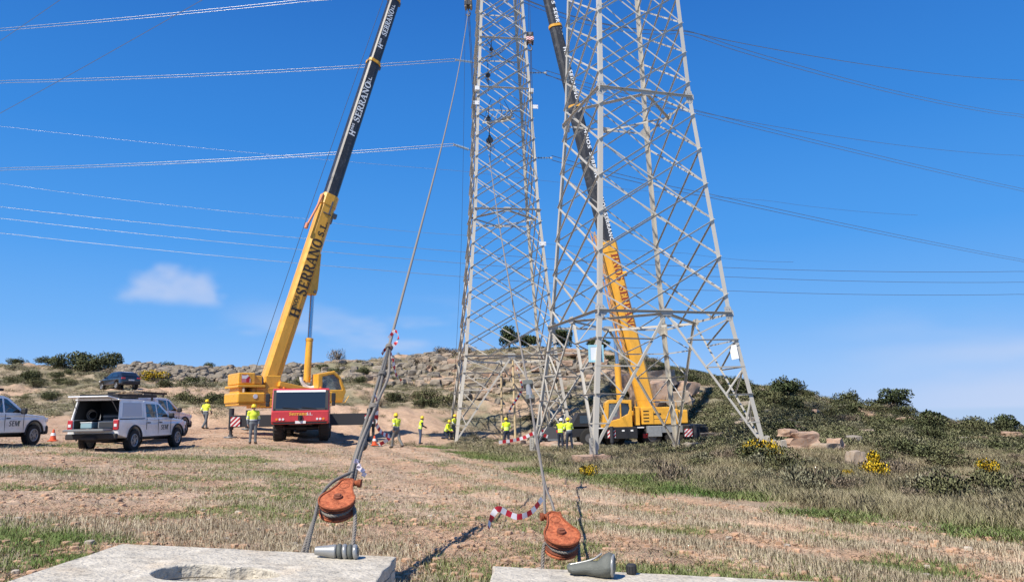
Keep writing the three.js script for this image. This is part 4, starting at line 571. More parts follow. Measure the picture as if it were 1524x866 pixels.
{ // block with the round shaft
  const t = thing('concrete_block', 'pale concrete anchor block with a round shaft and chipped hollow in its top', 'concrete block', [-2.21, 0.10, -5.30], 0);
  const topY = 0.815, rot0 = -0.064; const hc = [-0.04, 0.38];
  const inUnion = (x, y) => Math.hypot(x + 0.16, y - 0.36) < 0.275 || (((x - 0.17) / 0.27) ** 2 + ((y - 0.40) / 0.19) ** 2 < 1);
  const uni = [], circ = []; for (let k = 0; k < 64; k++) { const a = k / 64 * Math.PI * 2; let r = 0.05; while (inUnion(hc[0] + r * Math.cos(a), hc[1] + r * Math.sin(a))) r += 0.005; const inLobe = Math.cos(a) > 0.2; r += (fbm(Math.cos(a) * 4 + 9, Math.sin(a) * 4, 3) - 0.5) * (inLobe ? 0.12 : 0.025); uni.push([hc[0] + r * Math.cos(a), hc[1] + r * Math.sin(a)]); const rc = 0.265 + (inLobe ? (fbm(a * 3, 2, 2) - 0.5) * 0.05 : 0); circ.push([-0.16 + rc * Math.cos(a), 0.36 + rc * Math.sin(a)]); }
  const outline = slabOutline(-1.18, 1.18, -1.3, 1.3, 3);
  const slot = [[0.17, 0.40], [0.29, 0.40], [0.31, 0.46], [0.25, 0.49], [0.15, 0.47]];
  const e1 = flat(extr(outline, 0.10, 0.012, [uni])); e1.translate(0, -0.05, 0);
  const e2 = flat(extr(outline, 0.70, 0, [circ, slot])); e2.translate(0, -0.10 - 0.352, 0);
  const tilt = new THREE.Matrix4().makeRotationZ(rot0).setPosition(0, topY, 0);
  part('top_course', e1, M.concrete, t, tilt); part('lower_course', e2, M.concrete, t, tilt);
  const fl = new THREE.CircleGeometry(0.36, 32); fl.rotateX(-Math.PI / 2); fl.translate(-0.16, -0.62, -0.36); part('shaft_floor', jitter(fl, 0.02, 9), M.concrete, t, tilt);
  const r0 = mulberry(9); for (let k = 0; k < 14; k++) { const g = new THREE.IcosahedronGeometry(0.018 + r0() * 0.03, 1); jitter(g, 0.02, 20, k); const x = 0.05 + r0() * 0.34, y = 0.26 + r0() * 0.28; if (Math.hypot(x + 0.16, y - 0.36) < 0.30) continue; g.translate(x, -0.095, -y); part('rubble_chip', g, M.concrete, t, tilt); }
}
{
  const t = thing('concrete_block', 'pale concrete anchor block with a black cap standing on its far edge', 'concrete block', [1.15, 0.06, -4.95], 0);
  const e = flat(extr(slabOutline(-1.35, 1.35, -1.2, 1.2, 8), 0.8, 0.014)); e.translate(0, -0.4, 0); part('block', e, M.concrete, t, new THREE.Matrix4().makeRotationZ(-0.064).setPosition(0, 0.69, 0));
}
const top1 = (x) => 0.10 + 0.815 + (-0.064) * (x + 2.21), top2 = (x) => 0.06 + 0.69 + (-0.064) * (x - 1.15);
M.castSteel = mat([0.40, 0.405, 0.40], 0.55, 0.35, { roughnessMap: roughVar, map: grime }); M.castDull = mat([0.15, 0.16, 0.145], 0.7, 0.2, { map: grime, bumpMap: concBump, bumpScale: 0.004 });
function lathe(pts, n = 24) { return new THREE.LatheGeometry(pts.map((p) => new THREE.Vector2(...p)), n); }
{ // cable socket with a ringed neck
  const t = thing('cable_socket', 'shiny ribbed steel cable socket lying on the block with the shaft', 'cable socket', [-1.50, top1(-1.5) + 0.052, -6.42], 0.06); t.rotation.z = -0.064;
  part('socket_body', rot(lathe([[0, -0.185], [0.03, -0.18], [0.034, -0.17], [0.056, -0.02], [0.05, 0], [0.0, 0.002]]), 0, 0, -Math.PI / 2), M.castSteel, t);
  for (let k = 0; k < 4; k++) { const g = new THREE.TorusGeometry(0.043, 0.022, 8, 22); g.rotateY(Math.PI / 2); g.rotateZ(0.16); g.translate(0.025 + k * 0.043, 0, 0); part('ring', g, k % 2 ? M.castSteel : M.castDull, t); }
  part('neck', cyl(0.036, 0.036, 0.19, 16, 0.085, 0, 0, 'x'), M.castDull, t);
}
{ // larger cast fitting
  const t = thing('cable_socket', 'dull grey cast socket with a swollen end lying on the block with the black cap', 'cable socket', [0.585, top2(0.585) + 0.062, -5.92], -0.25); t.rotation.z = -0.06;
  const g = lathe([[0, -0.20], [0.05, -0.195], [0.062, -0.15], [0.052, -0.05], [0.06, 0.02], [0.085, 0.07], [0.09, 0.11], [0.082, 0.145], [0.06, 0.16], [0, 0.162]], 26); rot(g, 0, 0, -Math.PI / 2); const p = g.attributes.position; for (let i = 0; i < p.count; i++) { const x = p.getX(i); p.setY(i, p.getY(i) * (1 - 0.35 * sstep(-0.02, -0.18, x)) - 0.02 * sstep(0, -0.18, x) + 0.03 * sstep(0.02, 0.12, x)); p.setZ(i, p.getZ(i) * (1 + 0.35 * sstep(-0.02, -0.18, x))); } g.computeVertexNormals(); part('socket_body', jitter(g, 0.022, 16), M.castDull, t);
  part('seam_rib', [tube([[-0.19, 0.012, 0.02], [-0.1, 0.035, 0.015], [0, 0.07, 0.01], [0.06, 0.115, 0.01]], 0.008, 14, 6)], M.castSteel, t);
  const r2 = new THREE.TorusGeometry(0.075, 0.012, 8, 24); r2.rotateY(Math.PI / 2); r2.translate(0.145, 0.03, 0); part('rim_ring', r2, M.castSteel, t);
}
{ const t = thing('plastic_cap', 'small black ridged cap standing on the far edge of the block', 'cap', [0.895, top2(0.895) + 0.002, -6.08]); part('cap_body', lathe([[0, 0], [0.036, 0], [0.039, 0.012], [0.039, 0.06], [0.034, 0.074], [0, 0.074]], 22), M.plastic, t); for (let k = 0; k < 12; k++) part('ridge', box(0.006, 0.05, 0.006, 0.0395 * Math.cos(k / 12 * 6.283), 0.036, 0.0395 * Math.sin(k / 12 * 6.283)), M.black, t); }

// ---------- snatch blocks and slings ----------
const rustMap = dataTex(256, (u, v) => { const a = tn(u, v, 7, 5, 33), b = tn(u, v, 48, 3, 2), w = clamp((tn(u, v, 9, 4, 71) - 0.52) * 5); const k = 0.74 + 0.55 * (a - 0.5) + 0.4 * (b - 0.5) - 0.22 * w; return [clamp(k), clamp(k * lerp(0.98, 0.8, w)), clamp(k * lerp(0.95, 0.7, w))]; }, false, 5);
M.rustPaint = mat([0.60, 0.175, 0.075], 0.88, 0, { map: rustMap, bumpMap: concBump, bumpScale: 0.02 }); M.rustDark = mat([0.30, 0.10, 0.055], 0.85, 0, { map: rustMap });
M.wireRope = mat([0.17, 0.16, 0.145], 0.75, 0.1); M.wireRope2 = mat([0.24, 0.215, 0.185], 0.75, 0.1);
function twisted(pts, r, turns, seg) { // three-strand wire rope
  const c = new THREE.CatmullRomCurve3(pts.map((p) => V(...p)), false, 'centripetal'), fr = c.computeFrenetFrames(seg, false), gs = [];
  for (let s = 0; s < 3; s++) { const q = []; for (let k = 0; k <= seg; k++) { const p = c.getPointAt(k / seg), a = turns * k / seg * Math.PI * 2 + s * 2.094; q.push(p.addScaledVector(fr.normals[k], Math.cos(a) * r * 0.5).addScaledVector(fr.binormals[k], Math.sin(a) * r * 0.5)); } gs.push(new THREE.TubeGeometry(new THREE.CatmullRomCurve3(q), seg, r * 0.56, 5)); }
  return join(gs);
}
function teardrop(R, rt, H) { const p = []; const a0 = Math.acos((R - rt) / H); for (let k = 0; k <= 22; k++) { const a = Math.PI / 2 + a0 + (2 * Math.PI - 2 * a0) * k / 22; p.push([R * Math.cos(a), R * Math.sin(a)]); } const A = p[0], Z = p[p.length - 1], T = []; for (let k = 0; k <= 8; k++) { const a = Math.PI / 2 - a0 + 2 * a0 * k / 8; T.push([rt * Math.cos(a), H + rt * Math.sin(a)]); } const fl = (P, Q, s) => [0.25, 0.5, 0.75].map((t) => [lerp(P[0], Q[0], t) - s * R * 0.42 * t * (1 - t), lerp(P[1], Q[1], t)]); return [...p, ...fl(Z, T[0], 1), ...T, ...fl(T[8], A, -1)]; }
function snatchBlock(label, pos, Y, Zhint, R) {
  const t = thing('snatch_block', label, 'pulley block', pos); Y = V(...Y).normalize(); const X = Y.clone().cross(V(...Zhint)).normalize(), Z = X.clone().cross(Y).normalize(); t.quaternion.setFromRotationMatrix(new THREE.Matrix4().makeBasis(X, Y, Z));
  for (const s of [1, -1]) { const g = extr(teardrop(R, R * 0.40, R * 1.75), 0.03, 0.008); g.translate(0, 0, s * 0.066); const c = part('cheek_plate', g, M.rustPaint, t); if (s > 0) { const q = []; for (const p of teardrop(R * 0.985, R * 0.39, R * 1.75)) q.push([p[0], p[1], 0.084]); part('rim_bead', tube(q, 0.011, 70, 6, true), M.rustPaint, c); part('boss', [cyl(R * 0.27, R * 0.24, 0.035, 16, 0, R * 0.2, 0.088, 'z'), box(R * 0.32, R * 0.2, 0.04, 0, R * 0.2, 0.1, 0.008)], M.rustDark, c); part('pressed_ring', new THREE.TorusGeometry(R * 0.28, 0.008, 6, 22).translate(0, R * 1.42, 0.077), M.rustPaint, c); } }
  part('sheave', rot(lathe([[0, -0.045], [R * 0.97, -0.046], [R * 0.99, -0.035], [R * 0.84, 0], [R * 0.99, 0.035], [R * 0.97, 0.046], [0, 0.045]], 34), Math.PI / 2), M.rustDark, t);
  part('swivel_lug', [box(R * 0.5, R * 0.75, 0.1, 0, R * 2.25, 0, 0.03), cyl(R * 0.16, R * 0.16, R * 1.15, 12, 0, R * 2.45, 0, 'x'), cyl(R * 0.24, R * 0.24, R * 0.2, 12, R * 0.55, R * 2.45, 0, 'x'), cyl(R * 0.24, R * 0.24, R * 0.16, 12, -R * 0.5, R * 2.45, 0, 'x')], M.rustPaint, t);
  t.updateMatrixWorld(true); return t;
}
const sb1 = snatchBlock('rusty orange snatch block straining above the block with the shaft', [-1.90, 1.10, -8.1], [0.10, 0.44, -0.89], [0.05, 0.86, 0.5], 0.19);
const sb2 = snatchBlock('rusty orange snatch block with striped tape tied to its sling', [0.42, 0.83, -7.25], [-0.20, 0.45, -0.87], [0.1, 0.86, 0.5], 0.17);
const L2W = (t, x, y, z) => t.localToWorld(V(x, y, z)).toArray();
const gnd = (x, z) => land(x, z);
function rope(label, pts, r, turns, seg, m, group, name = 'wire_rope') { return solo(name, twisted(pts, r, turns, seg), m, label, 'rope', [0, 0, 0], 0, group); }
{
  const R = 0.19; const a = L2W(sb1, -R * 0.92, 0, 0), b = L2W(sb1, R * 0.92, 0, 0), bot = L2W(sb1, 0, -R * 0.95, 0);
  rope('grey wire rope rove round the sheave of the snatch block above the shaft', [[-2.22, gnd(-2.2, -7.3) - 0.05, -7.3], a, L2W(sb1, -R * 0.6, -R * 0.62, 0), bot, L2W(sb1, R * 0.6, -R * 0.62, 0), b, [-1.60, gnd(-1.6, -7.2) - 0.05, -7.2]], 0.021, 30, 320, M.wireRope2);
  rope('slack grey wire rope hanging from the eye of the slings past the orange cheek', [[-2.09, gnd(-2.1, -7.25) - 0.05, -7.25], [-2.06, 0.95, -7.75], L2W(sb1, -R * 1.05, 0.12, 0.06), L2W(sb1, -R * 0.75, R * 1.5, 0.1), L2W(sb1, -0.02, R * 3.2, 0.05)], 0.019, 26, 280, M.wireRope);
  const e = L2W(sb1, 0, R * 2.45, 0), j = [-2.02, 3.17, -12.0];
  const off = (p, x, y) => [p[0] + x, p[1] + y, p[2]];
  const mid = (t, x, y) => [lerp(e[0], j[0], t) + x, lerp(e[1], j[1], t) + y - 0.06 * Math.sin(Math.PI * t), lerp(e[2], j[2], t)];
  rope('thick grey sling strand of the bundle rising from the shackle of the orange block', [off(e, 0.03, -0.02), mid(0.12, 0.03, 0.05), mid(0.5, 0.035, 0), off(j, 0, 0)], 0.023, 44, 440, M.wireRope, 'sling strands in the bundle');
  rope('thick grey sling strand of the bundle rising from the shackle of the orange block', [off(e, -0.05, -0.03), mid(0.12, -0.03, 0.03), mid(0.5, -0.03, 0.01), off(j, 0, 0.01)], 0.023, 44, 440, M.wireRope, 'sling strands in the bundle');
  rope('thick grey sling strand of the bundle rising from the shackle of the orange block', [off(e, 0.0, 0.04), mid(0.15, 0.0, 0.08), mid(0.55, 0.06, 0.02), mid(0.72, 0.11, 0.02), mid(0.95, 0.03, -0.02), off(j, 0.01, 0.0)], 0.021, 44, 440, M.wireRope2, 'sling strands in the bundle');
  // bindings on the bundle
  for (const q of [0.22, 0.48, 0.74, 0.98]) { const c = mid(q, 0.01, 0.01), t = thing('sling_binding', ['dark cord binding wound round the slings above the shackle', 'pale cord binding wound round the middle of the slings', 'dark cord binding wound round the slings near their upper end', 'pale cord binding where slings join the single stay cable'][[0.22, 0.48, 0.74, 0.98].indexOf(q)], 'binding', c); const d = V(j[0] - e[0], j[1] - e[1], j[2] - e[2]).normalize(); t.quaternion.setFromUnitVectors(V(0, 1, 0), d); for (let k = 0; k < 4; k++) { const g = new THREE.TorusGeometry(0.05 + (k % 2) * 0.005, 0.011, 6, 16); g.rotateX(Math.PI / 2 + 0.15); g.translate(0, (k - 1.5) * 0.028, 0); part('turn', g, q === 0.48 || q === 0.98 ? M.wireRope2 : M.wireRope, t); } }
  const top = [-2.92, 32.6, -52.0]; const P = []; for (let k = 0; k <= 12; k++) { const s = k / 12; P.push([lerp(j[0], top[0], s), lerp(j[1], top[1], s) - 1.1 * Math.sin(Math.PI * s) * 0.9, lerp(j[2], top[2], s)]); }
  solo('stay_cable', tube(P, 0.026, 80, 6), M.wireRope2, 'grey stay cable running up from bound slings to the hook block by the pylon', 'cable');
}
{
  const R = 0.17, a = L2W(sb2, -R * 0.92, 0, 0), b = L2W(sb2, R * 0.92, 0, 0), bot = L2W(sb2, 0, -R * 0.95, 0);
  rope('grey wire rope rove round the sheave of the tape-tied snatch block', [[0.225, gnd(0.2, -6.95) - 0.05, -6.95], a, L2W(sb2, -R * 0.6, -R * 0.62, 0), bot, L2W(sb2, R * 0.6, -R * 0.62, 0), b, [0.56, gnd(0.5, -6.75) - 0.05, -6.75]], 0.018, 28, 300, M.wireRope2);
  const e = L2W(sb2, 0, R * 2.45, 0), j = [0.40, 2.45, -18.6], mid = (t, x) => [lerp(e[0], j[0], t) + x, lerp(e[1], j[1], t) - 0.05 * Math.sin(Math.PI * t), lerp(e[2], j[2], t)];
  rope('grey sling leg rising from the tape-tied snatch block', [[e[0] + 0.06, e[1] - 0.02, e[2]], mid(0.05, 0.045), mid(0.12, 0.01), mid(0.5, 0.012), j], 0.0155, 70, 640, M.wireRope2, 'paired sling legs');
  rope('grey sling leg rising from the tape-tied snatch block', [[e[0] - 0.05, e[1] - 0.02, e[2]], mid(0.05, -0.035), mid(0.12, -0.01), mid(0.5, -0.012), j], 0.0155, 70, 640, M.wireRope2, 'paired sling legs');
  // tensioner where sling meets cable, then the cable up into the far pylon
  { const t = thing('cable_tensioner', 'grey bolted tensioner joining sling legs and the second stay cable', 'tensioner', j); const d = V(-1.99 - 0, 20, -35).normalize(); t.quaternion.setFromUnitVectors(V(0, 1, 0), d); part('barrel', [cyl(0.09, 0.06, 0.9, 12, 0, 0.3, 0)], M.castSteel, t); part('clamp', box(0.26, 0.22, 0.16, 0, 0.75, 0, 0.03), M.castDull, t); part('clamp', box(0.22, 0.2, 0.16, 0, -0.05, 0, 0.03), M.castDull, t); }
  const top = [-1.62, 22.4, -55.6], P = []; for (let k = 0; k <= 12; k++) { const s = k / 12; P.push([lerp(j[0], top[0], s), lerp(j[1], top[1], s) - 0.5 * Math.sin(Math.PI * s), lerp(j[2], top[2], s)]); } solo('stay_cable', tube(P, 0.027, 80, 6), M.wireRope2, 'grey stay cable running up into the hoist inside the farther pylon', 'cable');
}
// ---------- striped tape ----------
const tapeTex = canvas(256, 16, (c) => { for (let k = 0; k < 8; k++) { c.fillStyle = k % 2 ? '#c22733' : '#e8e4e4'; c.fillRect(k * 32, 0, 32, 16); } }); tapeTex.wrapS = THREE.RepeatWrapping;
M.tape = new THREE.MeshStandardMaterial({ map: tapeTex, roughness: 0.5, side: THREE.DoubleSide });
function ribbon(pts, w, seg = 60, wob = 1) { const c = new THREE.CatmullRomCurve3(pts.map((p) => V(...p))), L = c.getLength(), pos = [], uv = [], idx = []; for (let k = 0; k <= seg; k++) { const t = k / seg, p = c.getPointAt(t), a = 0.35 * wob * Math.sin(t * 9) + 0.25 * wob * Math.sin(t * 21 + 1); const d = c.getTangentAt(t), side = V(-Math.sin(a) * 0.6, Math.cos(a), 0.5 * Math.sin(a * 1.7)); side.addScaledVector(d, -side.dot(d)).normalize(); for (const s of [-1, 1]) { const q = p.clone().addScaledVector(side, s * w / 2); pos.push(q.x, q.y, q.z); uv.push(t * L / (w * 9), s < 0 ? 0 : 1); } } for (let k = 0; k < seg; k++) { const a = 2 * k; idx.push(a, a + 1, a + 2, a + 2, a + 1, a + 3); } const g = new THREE.BufferGeometry(); g.setAttribute('position', new THREE.Float32BufferAttribute(pos, 3)); g.setAttribute('uv', new THREE.Float32BufferAttribute(uv, 2)); g.setIndex(idx); g.computeVertexNormals(); return g; }
const tape = (label, pts, w, wob = 1) => solo('barrier_tape', ribbon(pts, w, 70, wob), M.tape, label, 'barrier tape', [0, 0, 0], 0, 'red and white tapes on the rigging');
tape('striped tape tied above the second snatch block, blowing out sideways', [[0.27, 1.17, -7.8], [0.15, 1.05, -7.7], [0.01, 1.02, -7.6], [-0.10, 1.07, -7.55], [-0.18, 1.11, -7.5], [-0.245, 1.03, -7.48], [-0.27, 0.94, -7.4]], 0.056, 0.8);
tape('striped tape looped at the joint of slings and stay cable', [[-2.03, 3.30, -12], [-1.93, 3.42, -12.05], [-1.87, 3.32, -12], [-1.93, 3.18, -11.95], [-2.05, 3.12, -11.9], [-2.10, 3.02, -11.8]], 0.05);
tape('crumpled striped tape end hanging from the joint of slings', [[-2.02, 3.14, -12.0], [-1.98, 2.98, -12.1], [-1.96, 2.82, -12.2], [-1.93, 2.68, -12.3], [-1.86, 2.62, -12.3]], 0.06, 2);
tape('long striped tape trailing down from the middle of the slings', [[-1.93, 2.36, -10.3], [-1.89, 2.22, -10.3], [-1.90, 2.04, -10.3], [-1.91, 1.92, -10.4], [-1.86, 1.80, -10.6], [-1.80, 1.74, -10.8], [-1.87, 1.68, -10.8], [-1.95, 1.64, -10.8]], 0.055, 1.6);
{ const r0 = mulberry(12); const w = []; for (let k = 0; k < 9; k++) w.push([-1.80 + (k / 8) * 0.10 + (r0() - 0.5) * 0.05, 1.56 - k * 0.022 + (r0() - 0.5) * 0.03, -8.50 + (r0() - 0.5) * 0.06]); solo('rag_strip', ribbon(w, 0.05, 50, 3), new THREE.MeshStandardMaterial({ color: lin([0.72, 0.66, 0.72]), roughness: 0.8, side: THREE.DoubleSide }), 'torn whitish rag knotted at the shackle of the block above the shaft', 'rag'); }
{ const gg = [[-0.95, land(-0.95, -44.6) + 0.32, -44.6], [-0.3, land(-0.3, -44.8) + 0.42, -44.8], [0.5, land(0.5, -45.2) + 0.62, -45.2], [1.3, land(1.3, -45.4) + 0.95, -45.4], [2.0, land(2, -45.6) + 0.75, -45.6]]; tape('sagging striped tape strung across the ground between both pylons', gg, 0.20, 0.7);
  tape('striped tape wound among the stones at the farther pylon', [[1.6, land(1.6, -49) + 0.9, -49], [2.4, land(2.4, -49.3) + 1.2, -49.3], [3.0, land(3, -49.2) + 0.9, -49.2], [3.4, land(3.4, -49) + 1.1, -49]], 0.16, 1.5);
  tape('striped tape tied down the tan poles under the farther pylon', [[0.1, 6.1, -54.2], [0.4, 4.9, -54.1], [0.6, 4.0, -54.1], [0.3, 3.4, -54.1], [-0.2, 2.7, -54.0], [-0.4, 2.3, -54]], 0.16, 2); }
// ---------- plinths ----------
M.plinth = mat([0.58, 0.40, 0.30], 0.95, 0, { map: concMap, bumpMap: concBump, bumpScale: 0.03 });
{ const f = P2.at(1, 0.45); const g = box(1.28, 0.62, 1.1, 0, 0.13, 0).toNonIndexed(); const s = new THREE.BoxGeometry(1.3, 0.66, 1.15, 6, 4, 6); jitter(s, 0.09, 3.1, 4); s.translate(0, 0.11, 0); solo('stone_plinth', boxUv(s, 0.6), M.plinth, 'squat pinkish stone plinth under a splayed pylon foot', 'plinth', [f.x - 0.12, -0.08, f.z + 0.15], 0.25);
  const f2 = P2.at(2, 0.3); [['short concrete post beside the yellow broom at pylon foot', 0.12, 0.25], ['short concrete post further along from the broom', 0.58, 0.2], ].forEach(([l, dx, dz], i) => { const q = new THREE.BoxGeometry(0.34, 0.62, 0.3, 3, 4, 3); jitter(q, 0.07, 4, i * 9); q.translate(0, 0.2, 0); solo('concrete_post', boxUv(q, 0.6), M.concreteRaw, l, 'post', [f2.x + dx, land(f2.x + dx, f2.z + dz), f2.z + dz], 0.4 * i, 'old concrete posts at the pylon foot'); }); }
// ---------- notices on the pylons ----------
M.signBlue = mat([0.33, 0.62, 0.72], 0.5); M.signWhite = mat([0.74, 0.78, 0.80], 0.5);
{ const p = P2.at(1, 4.6), t = thing('danger_notice', 'pale blue framed notice plate fixed behind the near pylon leg', 'sign', [p.x - 0.02, 4.28, p.z - 0.12], 0.12); part('plate', box(0.66, 0.76, 0.02, 0, 0.38, 0), M.signWhite, t); for (const s of [-1, 1]) { part('border', box(0.09, 0.76, 0.03, s * 0.295, 0.38, 0.004), M.signBlue, t); part('border', box(0.5, 0.09, 0.03, 0, 0.38 + s * 0.335, 0.004), M.signBlue, t); } }
{ const p = P2.at(2, 4.75), t = thing('leg_plate', 'small white plate hung inside the sloping pylon leg', 'sign', [p.x - 0.32, 4.42, p.z + 0.1], -0.5); t.rotation.z = 0.14; part('plate', box(0.34, 0.66, 0.03, 0, 0.33, 0, 0.01), M.white, t); part('strap', [rod([0.1, 0.66, 0], [0.28, 0.9, -0.05], 0.012)], M.steelDark, t); }
for (const [k, y, dx, l] of [[0, 25.9, -0.05, 'small white number plate on the pylon leg beneath the hook block'], [1, 25.75, 0.2, 'small white number plate on the pylon leg beside the hanging hook'], [1, 14.7, -0.1, 'white plate at mid height on the farther pylon leg']]) { const p = P1.at(k, y); const t = thing('number_plate', l, 'sign', [p.x + dx, y, p.z + 0.08], 0.15); part('plate', box(0.5, 0.30, 0.03), M.white, t); part('bolt', cyl(0.02, 0.02, 0.05, 8, -0.18, 0, 0.02, 'z'), M.bolt, t); part('bolt', cyl(0.02, 0.02, 0.05, 8, 0.18, 0, 0.02, 'z'), M.bolt, t); }
for (const [k, l] of [[0, 'white clamp collar wrapped on the left rear ring joint'], [1, 'white clamp collar wrapped on the ring joint by the hook']]) { const y = 27.1, p = P1.at(k, y); const t = thing('leg_clamp', k ? 'white clamp collar on the ring joint beside the hanging hook' : 'white clamp collar on the ring joint below the hook block', 'clamp', [p.x, y, p.z], 0.15); part('collar', box(0.36, 0.34, 0.36, 0, 0, 0, 0.04), M.white, t); part('bolt', cyl(0.03, 0.03, 0.46, 8, 0, 0.05, 0, 'x'), M.steelDark, t); }
// ---------- hook blocks ----------
function hookBlock(label, p, s, cA, cB, ropesUp, topY) {
  const t = thing('hook_block', label, 'hook block', [p[0], p[1], p[2]]);
  part('cheek', [box(0.16 * s, 0.9 * s, 0.62 * s, 0.2 * s, 0, 0, 0.06), box(0.16 * s, 0.9 * s, 0.62 * s, -0.2 * s, 0, 0, 0.06)], cA, t); part('band', box(0.6 * s, 0.32 * s, 0.66 * s, 0, -0.12 * s, 0, 0.03), cB, t);
  part('sheave', [cyl(0.34 * s, 0.34 * s, 0.1 * s, 22, 0.06 * s, 0.2 * s, 0, 'x'), cyl(0.34 * s, 0.34 * s, 0.1 * s, 22, -0.06 * s, 0.2 * s, 0, 'x')], M.steelDark, t);
  part('hook', [tube([[0, -0.45 * s, 0], [0, -0.62 * s, 0], [0.12 * s, -0.78 * s, 0], [0.1 * s, -0.98 * s, 0], [-0.06 * s, -1.03 * s, 0], [-0.17 * s, -0.9 * s, 0]], 0.055 * s, 24, 8)], M.steelDark, t);
  for (let k = 0; k < ropesUp; k++) { const x = (k - (ropesUp - 1) / 2) * 0.12 * s; part('fall_rope', rod([x, 0.3 * s, (k % 2 - 0.5) * 0.3], [x * 0.8, topY - p[1], 0.0], 0.014, 0.014, 5), M.dark, t); }
  return t;
}
hookBlock('weathered brown hook block hanging beside the farther pylon top', [-2.92, 33.2, -52.0], 1.0, mat([0.30, 0.22, 0.13], 0.8), M.dark, 2, 52);
hookBlock('black hook block with striped band hanging at the inner side of the farther pylon', [1.72, 30.2, -52.0], 0.95, M.black, M.stripe, 2, 35);
for (const [x0, y0, x1, y1, l] of [[-2.85, 32.3, -2.45, 23.2, 'dark chain fall hanging from the brown hook block beside the pylon leg'], [-2.95, 32.3, -2.6, 24.6, 'dark wire fall hanging from the brown hook block to a small shackle'], [1.72, 29.2, 1.55, 18.0, 'dark wire fall hanging from the striped hook block'], [1.80, 29.2, 1.78, 20.5, 'thin dark wire hanging free from the striped hook block']]) solo('lifting_wire', tube([[x0, y0, -52], [(x0 + x1) / 2, (y0 + y1) / 2, -52.1], [x1, y1, -52.2]], 0.024, 20, 5), M.dark, l, 'wire');
for (const [x, px, l] of [[-4.0, 10, 'thin tag line dropping past the farther pylon to the slope']]) solo('tag_line', tube([[-3.1, 33.5, -51.5], [-3.7, 14, -53], [-4.6, 0.8, -54.5]], 0.012, 30, 5), M.dark, l, 'rope');
// ---------- hoist gear inside the farther pylon ----------
{
  const r0 = mulberry(31), c = P1.t.localToWorld(V(0, 0, 0)); const cx = -0.9, cz = -55.4;
  const t = thing('hoisting_frame', 'pale triangular hoisting frame slung across the inside of the farther pylon', 'frame', [cx, 24.6, cz], 0.3);
  const tri = [[-1.2, 0.2, 0], [1.5, 0.9, -0.2], [0.2, 0.1, 0.9]]; tri.forEach((a, i) => { const b = tri[(i + 1) % 3]; part('frame_bar', rod(a, b, 0.07, 0.07, 8), M.steel[2], t); part('hanger', rod(a, [a[0] * 0.4, 2.3, a[2] * 0.4], 0.02, 0.02, 6), M.dark, t); });
  for (let k = 0; k < 6; k++) { const a = k / 6; part('lattice_link', rod([lerp(-1.2, 1.5, a), lerp(0.2, 0.9, a), -0.1], [lerp(-1.0, 1.3, a + 0.1), lerp(0.9, 1.5, a), 0.2], 0.035, 0.035, 6), M.steel[k % 3], t); }
  part('deck_plate', rot(box(0.9, 0.05, 0.6, 0, 0, 0), 0, 0, 0.3, [0.7, 0.75, 0.2]), M.steel[2], t);
  const hoist = (label, x, y, z, s) => { const h = thing('chain_hoist', label, 'hoist', [x, y, z], 0.4); part('gear_case', [cyl(0.34 * s, 0.34 * s, 0.34 * s, 18, 0, 0, 0, 'z'), box(0.3 * s, 0.5 * s, 0.2 * s, 0, 0.3 * s, 0, 0.05)], M.dark, h); for (let k = 0; k < 5; k++) { const g = new THREE.TorusGeometry((0.24 + 0.05 * k) * s, 0.03 * s, 5, 18); g.rotateY(k * 0.6); g.rotateX(0.3 * k); g.translate((k - 2) * 0.05, -0.5 * s - 0.05 * k, 0); part('chain_loop', g, k % 2 ? M.steelDark : M.wireRope2, h); } part('load_chain', [rod([0, 0.5 * s, 0], [0, 1.9 * s, 0], 0.03, 0.03, 6), rod([0.06, -0.3, 0], [0.02, -2.4 * s, 0], 0.022, 0.022, 6)], M.dark, h); return h; };
  hoist('dark chain hoist with bunched chain hanging lowest in the farther pylon', -1.55, 23.6, -55.7, 0.75);
  hoist('dark chain hoist just beneath the triangular frame', -1.6, 25.3, -55.5, 0.55);
  hoist('dark chain hoist at the upper ring of the farther pylon', -1.6, 29.0, -55.5, 0.55);
  hoist('small chain hoist under the topmost visible ring', -1.3, 31.3, -55.6, 0.45);
  for (const [a, b, l] of [[[-2.2, 32.5, -54.4], [0.6, 30.4, -56.5], 'grey wire sling slung steeply across the top of the farther pylon'], [[-2.1, 29.9, -54.4], [0.9, 33.2, -56.4], 'grey wire sling rising to the inner leg of the farther pylon'], [[-2.3, 25.2, -54.2], [0.4, 26.3, -56.8], 'grey wire sling just above the triangular frame']]) solo('wire_sling', tube([a, [(a[0] + b[0]) / 2, (a[1] + b[1]) / 2 - 0.7, (a[2] + b[2]) / 2], b], 0.035, 24, 6), M.wireRope, l, 'sling');
}
// tan poles under the farther pylon
{ const w = [mat([0.60, 0.46, 0.26], 0.85), mat([0.52, 0.40, 0.24], 0.85)]; [['tan wooden pole reaching the ground beneath the farther pylon ring', [0.05, land(0.05, -54), -54], [-0.04, 6.4, -54.5]], ['shorter tan wooden pole beside the one under the pylon ring', [-0.93, land(-0.93, -55) - 0.05, -55], [-0.91, 5.5, -55]]].forEach(([l, a, b], i) => { const t = thing('wooden_pole', l, 'pole', a); part('shaft', rod([0, 0, 0], [b[0] - a[0], b[1] - a[1], b[2] - a[2]], 0.09, 0.075, 10), w[i], t); for (let k = 1; k < 4; k++) part('knot_band', cyl(0.098, 0.098, 0.08, 10, (b[0] - a[0]) * k / 4, (b[1] - a[1]) * k / 4, (b[2] - a[2]) * k / 4), w[1 - i], t); }); }
